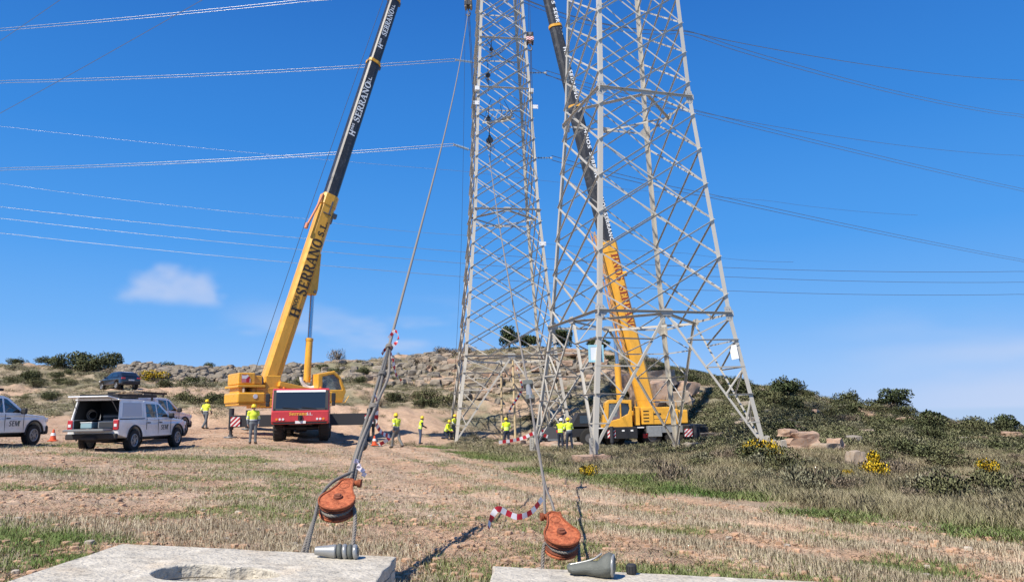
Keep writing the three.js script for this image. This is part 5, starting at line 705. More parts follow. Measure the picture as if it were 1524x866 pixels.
// winch trolley between the pylons
{ const t = thing('cable_winch', 'grey cable winch trolley standing on stones between the pylons', 'winch', [2.1, land(2.1, -49.5), -49.5], 0.3); part('frame', [box(1.8, 0.1, 0.1, 0, 0.45, 0.45), box(1.8, 0.1, 0.1, 0, 0.45, -0.45), box(0.1, 0.1, 0.9, 0.85, 0.45, 0), box(0.1, 0.1, 0.9, -0.85, 0.45, 0)], M.greyDeck, t); part('drum', [cyl(0.32, 0.32, 0.7, 20, 0.2, 0.8, 0, 'z'), cyl(0.5, 0.5, 0.05, 22, 0.2, 0.8, 0.37, 'z'), cyl(0.5, 0.5, 0.05, 22, 0.2, 0.8, -0.37, 'z')], M.steelDark, t); part('engine', box(0.6, 0.5, 0.6, -0.5, 0.76, 0, 0.05), M.greyDeck, t); part('exhaust', cyl(0.05, 0.05, 0.5, 10, -0.6, 1.2, 0.1), M.steelDark, t); for (const [x, z] of [[-0.5, 0.55], [-0.5, -0.55]]) { const w = part('wheel', carTyre, M.rubber, t); w.position.set(x, 0.36, z); w.scale.setScalar(0.9); } part('stand', [box(0.08, 0.45, 0.08, 0.8, 0.22, 0.4), box(0.08, 0.45, 0.08, 0.8, 0.22, -0.4)], M.steelDark, t); }

// ---------- people: one skin over a posed skeleton ----------
function nets(sdf, min, max, cell) {
  const n = [0, 1, 2].map((i) => Math.ceil((max[i] - min[i]) / cell) + 1), f = new Float32Array(n[0] * n[1] * n[2]); let o = 0;
  for (let k = 0; k < n[2]; k++) for (let j = 0; j < n[1]; j++) for (let i = 0; i < n[0]; i++) f[o++] = sdf(min[0] + i * cell, min[1] + j * cell, min[2] + k * cell);
  const at = (i, j, k) => (k * n[1] + j) * n[0] + i, id = new Int32Array(f.length).fill(-1), pos = [], idx = [];
  for (let k = 0; k < n[2] - 1; k++) for (let j = 0; j < n[1] - 1; j++) for (let i = 0; i < n[0] - 1; i++) {
    let m = 0; for (let c = 0; c < 8; c++) if (f[at(i + (c & 1), j + (c >> 1 & 1), k + (c >> 2))] < 0) m |= 1 << c; if (m === 0 || m === 255) continue;
    let x = 0, y = 0, z = 0, q = 0; for (let a = 0; a < 8; a++) for (const b of [1, 2, 4]) { if (a & b) continue; const e = a | b; if ((m >> a & 1) === (m >> e & 1)) continue; const fa = f[at(i + (a & 1), j + (a >> 1 & 1), k + (a >> 2))], fb = f[at(i + (e & 1), j + (e >> 1 & 1), k + (e >> 2))], t = fa / (fa - fb); x += (a & 1) + (b === 1 ? t : 0); y += (a >> 1 & 1) + (b === 2 ? t : 0); z += (a >> 2) + (b === 4 ? t : 0); q++; }
    id[at(i, j, k)] = pos.length / 3; pos.push(min[0] + (i + x / q) * cell, min[1] + (j + y / q) * cell, min[2] + (k + z / q) * cell);
  }
  for (let k = 1; k < n[2] - 1; k++) for (let j = 1; j < n[1] - 1; j++) for (let i = 1; i < n[0] - 1; i++) {
    const a = f[at(i, j, k)] < 0;
    const quad = (A, B, C, D, fl) => { if (A < 0 || B < 0 || C < 0 || D < 0) return; fl ? idx.push(A, C, B, A, D, C) : idx.push(A, B, C, A, C, D); };
    if (a !== f[at(i + 1, j, k)] < 0) quad(id[at(i, j - 1, k - 1)], id[at(i, j, k - 1)], id[at(i, j, k)], id[at(i, j - 1, k)], !a);
    if (a !== f[at(i, j + 1, k)] < 0) quad(id[at(i - 1, j, k - 1)], id[at(i - 1, j, k)], id[at(i, j, k)], id[at(i, j, k - 1)], !a);
    if (a !== f[at(i, j, k + 1)] < 0) quad(id[at(i - 1, j - 1, k)], id[at(i, j - 1, k)], id[at(i, j, k)], id[at(i - 1, j, k)], !a);
  }
  const g = new THREE.BufferGeometry(); g.setAttribute('position', new THREE.Float32BufferAttribute(pos, 3)); g.setIndex(idx); g.computeVertexNormals(); return g;
}
const smin = (a, b, k) => { const h = clamp(0.5 + 0.5 * (b - a) / k); return b + (a - b) * h - k * h * (1 - h); };
function cap(x, y, z, a, b, ra, rb, fx = 1, fz = 1) { const px = (x - a[0]) / fx, py = y - a[1], pz = (z - a[2]) / fz, bx = (b[0] - a[0]) / fx, by = b[1] - a[1], bz = (b[2] - a[2]) / fz; const t = clamp((px * bx + py * by + pz * bz) / (bx * bx + by * by + bz * bz + 1e-9)); return (Math.hypot(px - bx * t, py - by * t, pz - bz * t) - (ra + (rb - ra) * t)); }
const SKIN = [0.42, 0.24, 0.16], HIVIS = [0.70, 0.82, 0.06], GREY = [0.11, 0.125, 0.14], NAVY = [0.02, 0.028, 0.05], SILVER = [0.62, 0.66, 0.68], BOOT = [0.045, 0.03, 0.02], JEANS = [0.055, 0.085, 0.15], GLOVE = [0.20, 0.17, 0.13];
// joints in metres, facing +z. J: hips, chest, neck, head, per side shoulder/elbow/wrist/hip/knee/ankle/toe
function person(label, pos, turn, J, C, group) {
  const t = thing('person', label, 'person', pos, turn, group);
  const mid = (a, b, k) => [lerp(a[0], b[0], k), lerp(a[1], b[1], k), lerp(a[2], b[2], k)];
  const bones = []; const B = (a, b, ra, rb, tag, fx, fz) => bones.push([a, b, ra, rb, tag, fx, fz]);
  B(J.hip, J.waist, 0.125, 0.115, 'leg', 1.28, 0.95); B(J.waist, J.chest, 0.118, 0.135, 'top', 1.32, 0.95); B(J.chest, J.neck, 0.135, 0.07, 'top', 1.25, 0.9); B(J.neck, J.head, 0.055, 0.055, 'skin');
  for (const s of ['l', 'r']) { const q = J[s]; B(J.chest.map((v, i) => i === 1 ? v + 0.09 : v), q.sh, 0.08, 0.072, 'top'); B(q.sh, q.el, 0.068, 0.052, 'top'); B(q.el, q.wr, 0.052, 0.04, C.bareArms ? 'skin' : 'top'); B(q.hp, q.kn, 0.098, 0.07, 'leg'); B(q.kn, q.an, 0.07, 0.055, 'leg'); B(q.an, [q.an[0], q.an[1] - 0.04, q.an[2]], 0.055, 0.05, 'boot'); B([q.an[0], q.an[1] - 0.045, q.an[2] - 0.02], q.toe, 0.05, 0.042, 'boot'); }
  const sdf = (x, y, z) => { let d = 1e3; for (const b of bones) d = smin(d, cap(x, y, z, b[0], b[1], b[2], b[3], b[5] || 1, b[6] || 1), 0.035); return d; };
  const all = bones.flatMap((b) => [b[0], b[1]]), mn = [0, 1, 2].map((i) => Math.min(...all.map((p) => p[i])) - 0.2), mx = [0, 1, 2].map((i) => Math.max(...all.map((p) => p[i])) + 0.2);
  const g = nets(sdf, mn, mx, 0.021);
  // head with a face
  const h = J.head, face = J.face || [0, 0, 1]; const fl = Math.hypot(face[0], face[2]), F = [face[0] / fl, face[1], face[2] / fl], S = [F[2], 0, -F[0]];
  const W = (u, v, w) => [h[0] + S[0] * u + F[0] * w, h[1] + v + F[1] * w, h[2] + S[2] * u + F[2] * w];
  const hs = (x, y, z) => { const dx = x - h[0], dz = z - h[2], u = dx * S[0] + dz * S[2], w = dx * F[0] + dz * F[2], v = y - h[1] - F[1] * w; let d = (Math.hypot(u / 0.076, (v - 0.09) / 0.105, (w + 0.008) / 0.095) - 1) * 0.08; d = smin(d, cap(u, v, w, [0, 0.0, 0.045], [0, 0.06, 0.04], 0.042, 0.055), 0.03); d = smin(d, cap(u, v, w, [0, 0.075, 0.092], [0, 0.045, 0.108], 0.008, 0.013), 0.012); for (const s of [-1, 1]) { d = Math.min(d, cap(u, v, w, [s * 0.078, 0.05, 0], [s * 0.083, 0.09, -0.01], 0.012, 0.015)); d = Math.max(d, -cap(u, v, w, [s * 0.032, 0.088, 0.1], [s * 0.032, 0.088, 0.101], 0.013, 0.013)); } d = Math.max(d, -cap(u, v, w, [-0.022, 0.018, 0.098], [0.022, 0.018, 0.098], 0.005, 0.005)); return d; };
  const gh = nets(hs, [h[0] - 0.14, h[1] - 0.08, h[2] - 0.14], [h[0] + 0.14, h[1] + 0.24, h[2] + 0.14], 0.008);
  // hands
  const hands = ['l', 'r'].map((s) => { const q = J[s], sd = s === 'l' ? 1 : -1; const d = V(q.wr[0] - q.el[0], q.wr[1] - q.el[1], q.wr[2] - q.el[2]).normalize(); let n = V(-sd, 0, 0.2).addScaledVector(d, -V(-sd, 0, 0.2).dot(d)).normalize(); const l = d.clone().cross(n).multiplyScalar(sd); const w = V(...q.wr); const at2 = (a, b, c) => w.clone().addScaledVector(d, a).addScaledVector(l, b).addScaledVector(n, c).toArray(); const bs = [[at2(-0.02, 0, 0), at2(0.03, 0, 0), 0.034, 0.03], [at2(0.03, -0.018, 0), at2(0.075, -0.026, 0.004), 0.02, 0.016], [at2(0.03, 0.014, 0), at2(0.08, 0.02, 0.004), 0.02, 0.016]]; [[-0.034, 0.052], [-0.012, 0.064], [0.011, 0.06], [0.033, 0.046]].forEach(([b, L]) => { bs.push([at2(0.078, b, 0.002), at2(0.078 + L * 0.55, b, 0.014), 0.0105, 0.0095], [at2(0.078 + L * 0.55, b, 0.014), at2(0.078 + L * 0.95, b, 0.036), 0.0095, 0.008]); }); bs.push([at2(0.02, 0.034, 0.008), at2(0.058, 0.058, 0.02), 0.014, 0.011], [at2(0.058, 0.058, 0.02), at2(0.088, 0.062, 0.03), 0.011, 0.009]); const c = at2(0.06, 0, 0.01); return nets((x, y, z) => { let e = 1e3; for (const b of bs) e = smin(e, cap(x, y, z, ...b), 0.008); return e; }, c.map((v) => v - 0.13), c.map((v) => v + 0.13), 0.0075); });
  const paint = (geo, fn) => { const p = geo.attributes.position, c = []; for (let i = 0; i < p.count; i++) c.push(...fn(p.getX(i), p.getY(i), p.getZ(i))); geo.setAttribute('color', new THREE.Float32BufferAttribute(c, 3)); return geo; };
  const along = (a, b, x, y, z) => { const d = [b[0] - a[0], b[1] - a[1], b[2] - a[2]], L = d[0] ** 2 + d[1] ** 2 + d[2] ** 2; return ((x - a[0]) * d[0] + (y - a[1]) * d[1] + (z - a[2]) * d[2]) / L; };
  paint(g, (x, y, z) => { let best = 1e3, bb = null; for (const b of bones) { const d = cap(x, y, z, b[0], b[1], b[2], b[3], b[5] || 1, b[6] || 1); if (d < best) { best = d; bb = b; } }
    const tg = bb[4]; if (tg === 'skin') return SKIN; if (tg === 'boot') return C.boot || BOOT;
    if (tg === 'leg') { const isTorso = bb[0] === J.hip; if (isTorso && along(J.hip, J.chest, x, y, z) > 0.12) return lowTop(x, y, z); for (const s of ['l', 'r']) if (bb[0] === J[s].kn) { const k = along(J[s].kn, J[s].an, x, y, z); if (C.legBand && k > 0.3 && k < 0.46) return SILVER; } return C.legs; }
    if (bb[0] === J.waist || bb[0] === J.chest) { if (bb[0] === J.waist) return lowTop(x, y, z); return C.top; }
    for (const s of ['l', 'r']) { if (bb[0] === J[s].el) { const k = along(J[s].el, J[s].wr, x, y, z); return k < 0.25 && C.armBand ? SILVER : C.cuff || C.sleeve || C.top; } if (bb[0] === J[s].sh) { const k = along(J[s].sh, J[s].el, x, y, z); return k > 0.62 && k < 0.85 && C.armBand ? SILVER : (C.sleeve || C.top); } }
    return C.top;
    function lowTop(x, y, z) { const k = along(J.hip, J.chest, x, y, z); if (C.bands.some(([a, b2]) => k > a && k < b2)) return SILVER; return k < C.split ? C.low : C.top; } });
  paint(gh, () => SKIN); const hg = hands.map((q) => paint(q, () => C.glove || SKIN));
  const strip = (q) => { const o = q.toNonIndexed(); return o; };
  const body = mergeGeometries([g, gh, ...hg].map(strip)); part('body', body, M.cloth || (M.cloth = new THREE.MeshStandardMaterial({ vertexColors: true, roughness: 0.85 })), t);
  // helmet
  const hel = lathe([[0.118, 0.0], [0.116, 0.03], [0.108, 0.075], [0.085, 0.118], [0.045, 0.142], [0, 0.148]], 22); const HM = new THREE.Matrix4().makeBasis(V(...S), V(0, 1, 0), V(F[0], 0, F[2])); const brim = extr([[-0.1, 0.05], [0.1, 0.05], [0.085, 0.14], [0.03, 0.165], [-0.03, 0.165], [-0.085, 0.14]], 0.012, 0.003); brim.rotateX(Math.PI / 2); brim.translate(0, 0.004, 0); const ridge = box(0.03, 0.012, 0.17, 0, 0.146, 0, 0.005); HM.setPosition(h[0], h[1] + 0.095, h[2]);
  part('helmet', [hel, brim, ridge, cyl(0.128, 0.122, 0.014, 22, 0, 0.004, 0)], C.helmet, t, HM);
  if (C.hair !== false) { const hr = new THREE.SphereGeometry(0.088, 14, 8, 0, Math.PI * 2, Math.PI * 0.42, Math.PI * 0.3); hr.scale(0.98, 1.1, 1.12); const m2 = HM.clone(); m2.setPosition(h[0] - F[0] * 0.022, h[1] + 0.085, h[2] - F[2] * 0.022); part('hair', hr, M.hair || (M.hair = mat([0.03, 0.02, 0.015], 0.9)), t, m2); }
  return t;
}
const side = (x, sh, el, wr, hp, kn, an, toe) => ({ sh: [x * sh[0], sh[1], sh[2]], el: [x * el[0], el[1], el[2]], wr: [x * wr[0], wr[1], wr[2]], hp: [x * hp[0], hp[1], hp[2]], kn: [x * kn[0], kn[1], kn[2]], an: [x * an[0], an[1], an[2]], toe: [x * toe[0], toe[1], toe[2]] });
const core = (lean = 0, face) => ({ hip: [0, 0.92, 0], waist: [0, 1.06, lean * 0.2], chest: [0, 1.28, lean * 0.6], neck: [0, 1.46, lean], head: [0, 1.535, lean * 1.15 + 0.015], face });
const poseStand = () => ({ ...core(0.02), l: side(1, [0.19, 1.40, 0], [0.25, 1.13, -0.02], [0.23, 0.88, 0.06], [0.09, 0.88, 0], [0.11, 0.49, 0.02], [0.12, 0.10, 0], [0.14, 0.045, 0.17]), r: side(-1, [0.19, 1.40, 0], [0.25, 1.13, -0.03], [0.24, 0.87, 0.04], [0.09, 0.88, 0], [0.10, 0.49, 0.02], [0.11, 0.10, 0], [0.13, 0.045, 0.17]) });
const poseWalk = () => ({ ...core(0.05), l: side(1, [0.19, 1.40, 0.02], [0.25, 1.15, -0.10], [0.22, 0.92, 0.0], [0.09, 0.88, 0], [0.10, 0.52, 0.18], [0.10, 0.11, 0.24], [0.11, 0.05, 0.41]), r: side(-1, [0.19, 1.40, 0.02], [0.25, 1.16, 0.10], [0.21, 0.96, 0.24], [0.09, 0.88, 0], [0.10, 0.47, -0.08], [0.10, 0.15, -0.34], [0.11, 0.05, -0.20]) });
const poseWork = () => ({ ...core(0.10, [0.1, -0.25, 1]), l: side(1, [0.19, 1.39, 0.08], [0.26, 1.16, 0.12], [0.15, 1.08, 0.34], [0.09, 0.88, 0], [0.13, 0.50, 0.05], [0.15, 0.10, 0.02], [0.18, 0.045, 0.18]), r: side(-1, [0.19, 1.39, 0.08], [0.27, 1.16, 0.10], [0.14, 1.05, 0.33], [0.09, 0.88, 0], [0.12, 0.49, 0.0], [0.14, 0.10, -0.06], [0.16, 0.045, 0.1]) });
const poseKneel = () => ({ hip: [0, 0.50, 0], waist: [0, 0.64, 0.06], chest: [0, 0.84, 0.16], neck: [0, 1.0, 0.24], head: [0, 1.07, 0.29], face: [0, -0.3, 1], l: side(1, [0.19, 0.95, 0.2], [0.25, 0.72, 0.28], [0.16, 0.56, 0.45], [0.09, 0.46, 0], [0.14, 0.5, 0.40], [0.14, 0.11, 0.32], [0.15, 0.045, 0.49]), r: side(-1, [0.19, 0.95, 0.2], [0.26, 0.72, 0.26], [0.15, 0.55, 0.44], [0.09, 0.46, 0], [0.12, 0.09, 0.22], [0.12, 0.10, -0.20], [0.12, 0.05, -0.06]) });
M.helmetY = mat([0.80, 0.58, 0.02], 0.4); M.helmetW = mat([0.78, 0.78, 0.76], 0.4);
const kit = { top: HIVIS, low: GREY, legs: GREY, split: 0.42, bands: [[0.36, 0.46]], armBand: true, legBand: false, helmet: M.helmetY, cuff: GREY };
const vest = { top: [0.62, 0.86, 0.03], low: [0.62, 0.86, 0.03], sleeve: NAVY, legs: JEANS, split: 0.3, bands: [[0.28, 0.36], [0.55, 0.63]], helmet: M.helmetY };
const jacket = { top: [0.68, 0.88, 0.03], low: [0.68, 0.88, 0.03], legs: NAVY, split: 0.1, bands: [[0.30, 0.37], [0.55, 0.62]], armBand: true, helmet: M.helmetY };
const put = (x, z, dy = 0) => [x, land(x, z) + dy, z];
person('worker in hi-vis top and grey trousers walking away over bare soil past the pickups', put(-18.58, -45), Math.PI - 0.3, poseWalk(), kit, 'workers in hi-vis on the site');
person('worker in hi-vis top and yellow helmet standing beside the red crane cab\'s striped jack', put(-11.86, -34), 0.5, poseStand(), { ...kit, legs: [0.14, 0.155, 0.165] }, 'workers in hi-vis on the site');
person('worker in hi-vis top and grey trousers striding along the track near the slings', put(-6.05, -38.5), -2.3, poseWalk(), { ...kit, low: [0.16, 0.18, 0.19], legs: [0.15, 0.155, 0.15] }, 'workers in hi-vis on the site');
person('worker in bright vest over dark sleeves and blue jeans standing by the spoil bank', put(-6.04, -48), 1.9, poseWork(), vest, 'workers in hi-vis on the site');
person('worker in hi-vis top kneeling beside the pylon foot', put(-4.85, -52.6), 1.3, poseKneel(), { ...jacket, armBand: false }, 'workers in hi-vis on the site');
person('worker in hi-vis top with silver waist band bending to the pylon foot', put(-4.32, -52.9), 1.1, poseWork(), kit, 'workers in hi-vis on the site');
person('worker in full yellow hi-vis jacket standing between the pylons', put(-0.50, -47), Math.PI + 0.3, poseWork(), jacket, 'workers in hi-vis on the site');
person('worker in white helmet and dark-sided vest next to a yellow-helmeted mate', put(2.58, -42.4), Math.PI - 0.5, poseWork(), { ...vest, helmet: M.helmetW, legs: NAVY }, 'workers in hi-vis on the site');
person('worker in yellow helmet and hi-vis top beside the white-helmeted mate', put(3.02, -41.6), Math.PI + 0.4, poseWork(), { ...kit, low: [0.14, 0.15, 0.17], legs: NAVY }, 'workers in hi-vis on the site');

// ---------- rocks ----------
const rockMap = dataTex(256, (u, v) => { const a = tn(u, v, 5, 6, 13), b = tn(u, v, 40, 3, 44), c = tn(u, v, 14, 3, 90); let k = 0.72 + 0.5 * (a - 0.5) + 0.2 * (b - 0.5); const ox = clamp((c - 0.52) * 4); return [clamp(k), clamp(k * lerp(0.98, 0.84, ox)), clamp(k * lerp(0.96, 0.68, ox))]; }, false);
M.rock = [mat([0.41, 0.365, 0.295], 0.95, 0, { map: rockMap }), mat([0.33, 0.295, 0.24], 0.95, 0, { map: rockMap }), mat([0.49, 0.405, 0.315], 0.95, 0, { map: rockMap }), mat([0.31, 0.285, 0.245], 0.95, 0, { map: rockMap })];
M.rockPink = mat([0.54, 0.385, 0.285], 0.95, 0, { map: rockMap });
const rockGeo = [], ledgeGeo = [];
for (let k = 0; k < 7; k++) { const g = new THREE.IcosahedronGeometry(0.5, 1); const p = g.attributes.position; for (let i = 0; i < p.count; i++) { const x = p.getX(i), y = p.getY(i), z = p.getZ(i); const f = 0.78 + 0.55 * vn3(x * 2.6 + k * 11, y * 2.6, z * 2.6); const q = (v, s) => Math.sign(v) * Math.min(Math.abs(v) * f * 1.25, s); p.setXYZ(i, q(x, 0.5), q(y, 0.40), q(z, 0.5)); } g.computeVertexNormals(); rockGeo.push(boxUv(toCreasedNormals(g, 0.5), 0.8)); }
for (let k = 0; k < 6; k++) { const g = new THREE.BoxGeometry(1, 1, 1, 6, 4, 4); const p = g.attributes.position; for (let i = 0; i < p.count; i++) { const x = p.getX(i), y = p.getY(i), z = p.getZ(i); const n = (s) => vn3(x * 2.7 + k * 7.3 + s, y * 2.7, z * 2.7) - 0.5; const rd = 1 - 0.28 * (x * x + y * y + z * z - 0.25), m2 = (s) => vn3(x * 6.5 + k * 3.1 + s, y * 6.5, z * 6.5) - 0.5; p.setXYZ(i, rd * x * (0.95 + 0.4 * n(0)) + n(5) * 0.22 + m2(2) * 0.09, rd * y * (0.98 + 0.3 * n(9)) + n(3) * 0.16 + m2(4) * 0.08, rd * z * (0.95 + 0.4 * n(1)) + n(8) * 0.25 + m2(6) * 0.09); } g.computeVertexNormals(); ledgeGeo.push(boxUv(toCreasedNormals(g, 0.55), 1.1)); }
const rk = mulberry(404);
function stone(parent, geo, m, x, y, z, sx, sy, sz, ry, tilt = 0.15, name = 'stone') { const o = new THREE.Mesh(geo, m); o.name = name; o.position.set(x, y, z); o.scale.set(sx, sy, sz); o.rotation.set((rk() - 0.5) * tilt, ry, (rk() - 0.5) * tilt); o.castShadow = o.receiveShadow = true; parent.add(o); return o; }
{ // cleared-stone bank along the crest
  const t = thing('stone_bank', 'long bank of heaped field stones along the crest above the dark car', 'stone bank', [0, 0, 0]); const rest = []; let n = 0;
  for (let k = 0; k < 1700; k++) {
    const u = lerp(-0.535, -0.29, rk()), q = rk(), d = 75.5 + q * 7.5, x = u * d, z = -d; const env = sstep(-0.55, -0.50, u); const s = (0.30 + rk() * 0.42) * (rk() < 0.12 ? 1.5 : 1); const heap = 0.75 * Math.sin(Math.PI * clamp(q * 0.9 + 0.1)) * env * (0.5 + fbm(x * 0.3, 3, 2));
    const y = land(x, z) + heap * rk() + s * 0.12; const big = n < 296 && s > 0.5 && rk() < 0.8; const g = rockGeo[k % 7], m = M.rock[(k * 7) % 4];
    if (big) { stone(t, g, m, x, y, z, s * 1.25, s * 0.75, s, rk() * 6.28, 0.5); n++; } else { const c = g.clone(); c.applyMatrix4(new THREE.Matrix4().compose(V(x, y, z), new THREE.Quaternion().setFromEuler(new THREE.Euler((rk() - 0.5) * 0.6, rk() * 6.28, (rk() - 0.5) * 0.6)), V(s * 1.2, s * 0.75, s))); rest.push(c); }
  }
  const o = part('small_stones', mergeGeometries(rest), M.rock[1], t); o.userData.kind = 'stuff';
}
{ // bedded limestone crag behind the pylons
  const t = thing('rock_outcrop', 'bedded pale limestone outcrop on the slope behind the farther pylon', 'rock outcrop', [0, 0, 0]);
  for (let L = 0; L < 13; L++) { const y0 = 2.9 + L * 0.55; let u = -0.145 + rk() * 0.02 + (L < 3 ? 0.05 * (3 - L) : 0); const uEnd = 0.105 - (L < 2 ? 0.05 : 0); while (u < uEnd) { let d = 60; while (d < 84 && land(u * d, -d) < y0) d += 0.4; const w = 0.5 + rk() * 1.5, gap = rk() < (L < 5 ? 0.55 : 0.34); if (!gap && d < 84) { const h = 0.40 + rk() * 0.36; stone(t, ledgeGeo[(rk() * 6) | 0], rk() < 0.25 ? M.rockPink : M.rock[(rk() * 4) | 0], u * d + w / 2, y0 + h * 0.1 - 0.2, -d + 0.35 + (rk() - 0.5) * 0.7, w * 1.08, h * 1.15, 1.1 + rk() * 0.8, (rk() - 0.5) * 0.35, 0.12, 'rock_ledge'); } u += w / d * (gap ? 0.6 : 0.97); } }
}
{ // broken rocks west of it, above the spoil
  const t = thing('rock_outcrop', 'broken grey rocks strewn over the crest between crane boom and crag', 'rock outcrop', [0, 0, 0]);
  for (let k = 0; k < 260; k++) { const u = lerp(-0.30, -0.09, rk()), d = lerp(71, 85, rk()), x = u * d; if (fbm(x * 0.35 + 4, d * 0.35, 3) < 0.44) continue; const s = 0.35 + rk() * 0.75; stone(t, rk() < 0.5 ? ledgeGeo[k % 6] : rockGeo[k % 7], M.rock[(rk() * 4) | 0], x, land(x, -d) + s * 0.1, -d, s * 1.4, s * 0.75, s, rk() * 6.28, 0.3, 'rock'); }
}
{ const t = thing('rock_outcrop', 'smooth pinkish rock face behind the yellow crane boom', 'rock outcrop', [0, 0, 0]); [[12.1, 3.6, 66.5, 3.6, 2.6, 2.4, 0.2], [14.6, 3.0, 66.0, 2.4, 2.0, 2, -0.2], [10.6, 4.9, 68.6, 3.0, 1.6, 2, 0.1], [13.2, 5.2, 68.6, 3.4, 1.5, 2.2, 0.3], [16.0, 4.2, 69, 2.0, 1.4, 2, 0.5]].forEach((a, i) => stone(t, ledgeGeo[i % 6], i % 2 ? M.rock[2] : M.rockPink, a[0], a[1], -a[2], a[3], a[4], a[5], a[6], 0.2, 'rock_face')); }
{ const t = thing('rock_outcrop', 'reddish layered rock just beyond the broom at the pylon foot', 'rock outcrop', [0, 0, 0]); [[13.2, 0.5, -34.9, 1.5, 0.55, 1.1, 0.1], [14.2, 0.3, -34.4, 1.1, 0.5, 0.9, 0.5], [12.6, 0.2, -34.3, 0.8, 0.5, 0.8, -0.3], [13.5, 0.86, -35.2, 1.2, 0.4, 0.9, 0.2], [12.9, 1.02, -35.5, 0.9, 0.35, 0.8, 0.7], [13.6, 0.1, -34.0, 0.9, 0.4, 0.6, 0.3], [14.8, 0.5, -34.9, 0.7, 0.5, 0.7, 1.0]].forEach((a, i) => stone(t, ledgeGeo[(i + 2) % 6], i === 1 ? M.rock[2] : M.rockPink, a[0], a[1], a[2], a[3], a[4], a[5], a[6], 0.12, 'rock_layer')); }
{ const s = [['upright pale stone among dry scrub beyond the layered rock', 12.9, -28.6, 0.62, 0.85, 0.5, 0.2], ['low rounded stone at the scrub edge under the pylon brace', 10.6, -30.6, 0.5, 0.35, 0.5, 0.8]]; s.forEach(([l, x, z, a, b, c, r], i) => { const o = stone(scene, ledgeGeo[i + 1], M.rock[2], x, land(x, z) + b * 0.3, z, a, b, c, r, 0.15, numbered('field_stone')); tag(o, l, 'stone', 'loose stones in the scrub'); }); }
{ // loose hillside stones one can pick out
  for (let k = 0; k < 70; k++) { const u = lerp(0.2, 0.74, rk()), d = lerp(36, 76, Math.sqrt(rk())), x = u * d; const s = 0.3 + rk() * 0.75; const o = stone(scene, rk() < 0.5 ? ledgeGeo[k % 6] : rockGeo[k % 7], rk() < 0.3 ? M.rockPink : M.rock[(rk() * 3) | 0], x, land(x, -d) + s * 0.08, -d, s * 1.5, s * 0.6, s, rk() * 6.28, 0.25, numbered('hillside_rock')); tag(o, (s > 0.8 ? 'large flat' : s > 0.62 ? 'broad' : s > 0.45 ? 'middling' : 'small') + ' ' + (o.material === M.rockPink ? 'pinkish' : 'pale') + ' rock ' + (d < 46 ? 'low on the slope' : d < 62 ? 'halfway up the slope' : 'under the crest') + (u > 0.55 ? ' towards the end tree' : u > 0.38 ? ' under the lone broad tree' : ' beyond the pylon legs'), 'rock', 'pale rocks on the scrubby hillside'); }
  for (let k = 0; k < 26; k++) { const x = lerp(-1.5, 4.2, rk()), d = lerp(45, 51, rk()); const s = 0.3 + rk() * 0.6; const o = stone(scene, rockGeo[k % 7], rk() < 0.5 ? M.rockPink : M.rock[2], x, land(x, -d) + s * 0.1, -d, s * 1.3, s * 0.8, s, rk() * 6.28, 0.4, numbered('dug_rock')); tag(o, (s > 0.7 ? 'large' : s > 0.5 ? 'middling' : 'small') + ' dug-up ' + (o.material === M.rockPink ? 'pinkish' : 'pale') + ' rock ' + (x > 2.4 ? 'behind the two workers side by side' : x > 0.6 ? 'in front of the winch' : 'by the worker in the yellow jacket') + (d > 48 ? ', farther up' : ''), 'rock', 'dug rocks between the pylons'); }
}

// ---------- plants ----------
const rp = mulberry(909);
// leaves filling a set of lobes; each leaf a folded pair of faces
function foliage(seed, lobes, n, size, opt = {}) {
  const r = mulberry(seed), pos = [], nor = [], col = [], tot = lobes.reduce((s, l) => s + l[3] * l[4] * l[5], 0);
  for (const l of lobes) {
    const m = Math.round(n * l[3] * l[4] * l[5] / tot), tint = 0.78 + r() * 0.44;
    for (let k = 0; k < m; k++) {
      let x, y, z, q; do { x = r() * 2 - 1; y = r() * 2 - 1; z = r() * 2 - 1; q = x * x + y * y + z * z; } while (q > 1 || q < 0.12 || r() > 0.3 + 0.7 * q || (opt.flatBase && y < -0.55));
      const wob = 1 + 0.28 * (vn3(x * 2.5 + seed, y * 2.5, z * 2.5) - 0.5) * 2; const c = V(l[0] + x * l[3] * wob, Math.max(0.02, l[1] + y * l[4] * wob), l[2] + z * l[5] * wob);
      const dir = V(x + (r() - 0.5) * 1.1, y * 0.7 + (opt.up ?? 0.35) + (r() - 0.5) * 0.9, z + (r() - 0.5) * 1.1).normalize(), s = size * (0.6 + r() * 0.8), side = V(r() - 0.5, r() - 0.5, r() - 0.5).cross(dir).normalize(), nn = dir.clone().cross(side);
      const w = s * (opt.thin ?? 0.42), a = c, b = c.clone().addScaledVector(dir, s * 0.55).addScaledVector(side, w).addScaledVector(nn, s * 0.1), e = c.clone().addScaledVector(dir, s), d = c.clone().addScaledVector(dir, s * 0.5).addScaledVector(side, -w);
      for (const v of [a, b, e, a, e, d]) pos.push(v.x, v.y, v.z);
      const on = V(x, y + 0.25, z).normalize(), f = nn.clone(); if (f.dot(on) < 0) f.negate(); const N = f.lerp(on, 0.45).normalize(); for (let i = 0; i < 6; i++) nor.push(N.x, N.y, N.z);
      const t = tint * (0.72 + r() * 0.56), cc = opt.colour ? opt.colour(r, y) : [1, 1, 1]; for (let i = 0; i < 6; i++) col.push(cc[0] * t, cc[1] * t, cc[2] * t);
    }
  }
  const g = new THREE.BufferGeometry(); g.setAttribute('position', new THREE.Float32BufferAttribute(pos, 3)); g.setAttribute('normal', new THREE.Float32BufferAttribute(nor, 3)); g.setAttribute('color', new THREE.Float32BufferAttribute(col, 3)); return g;
}
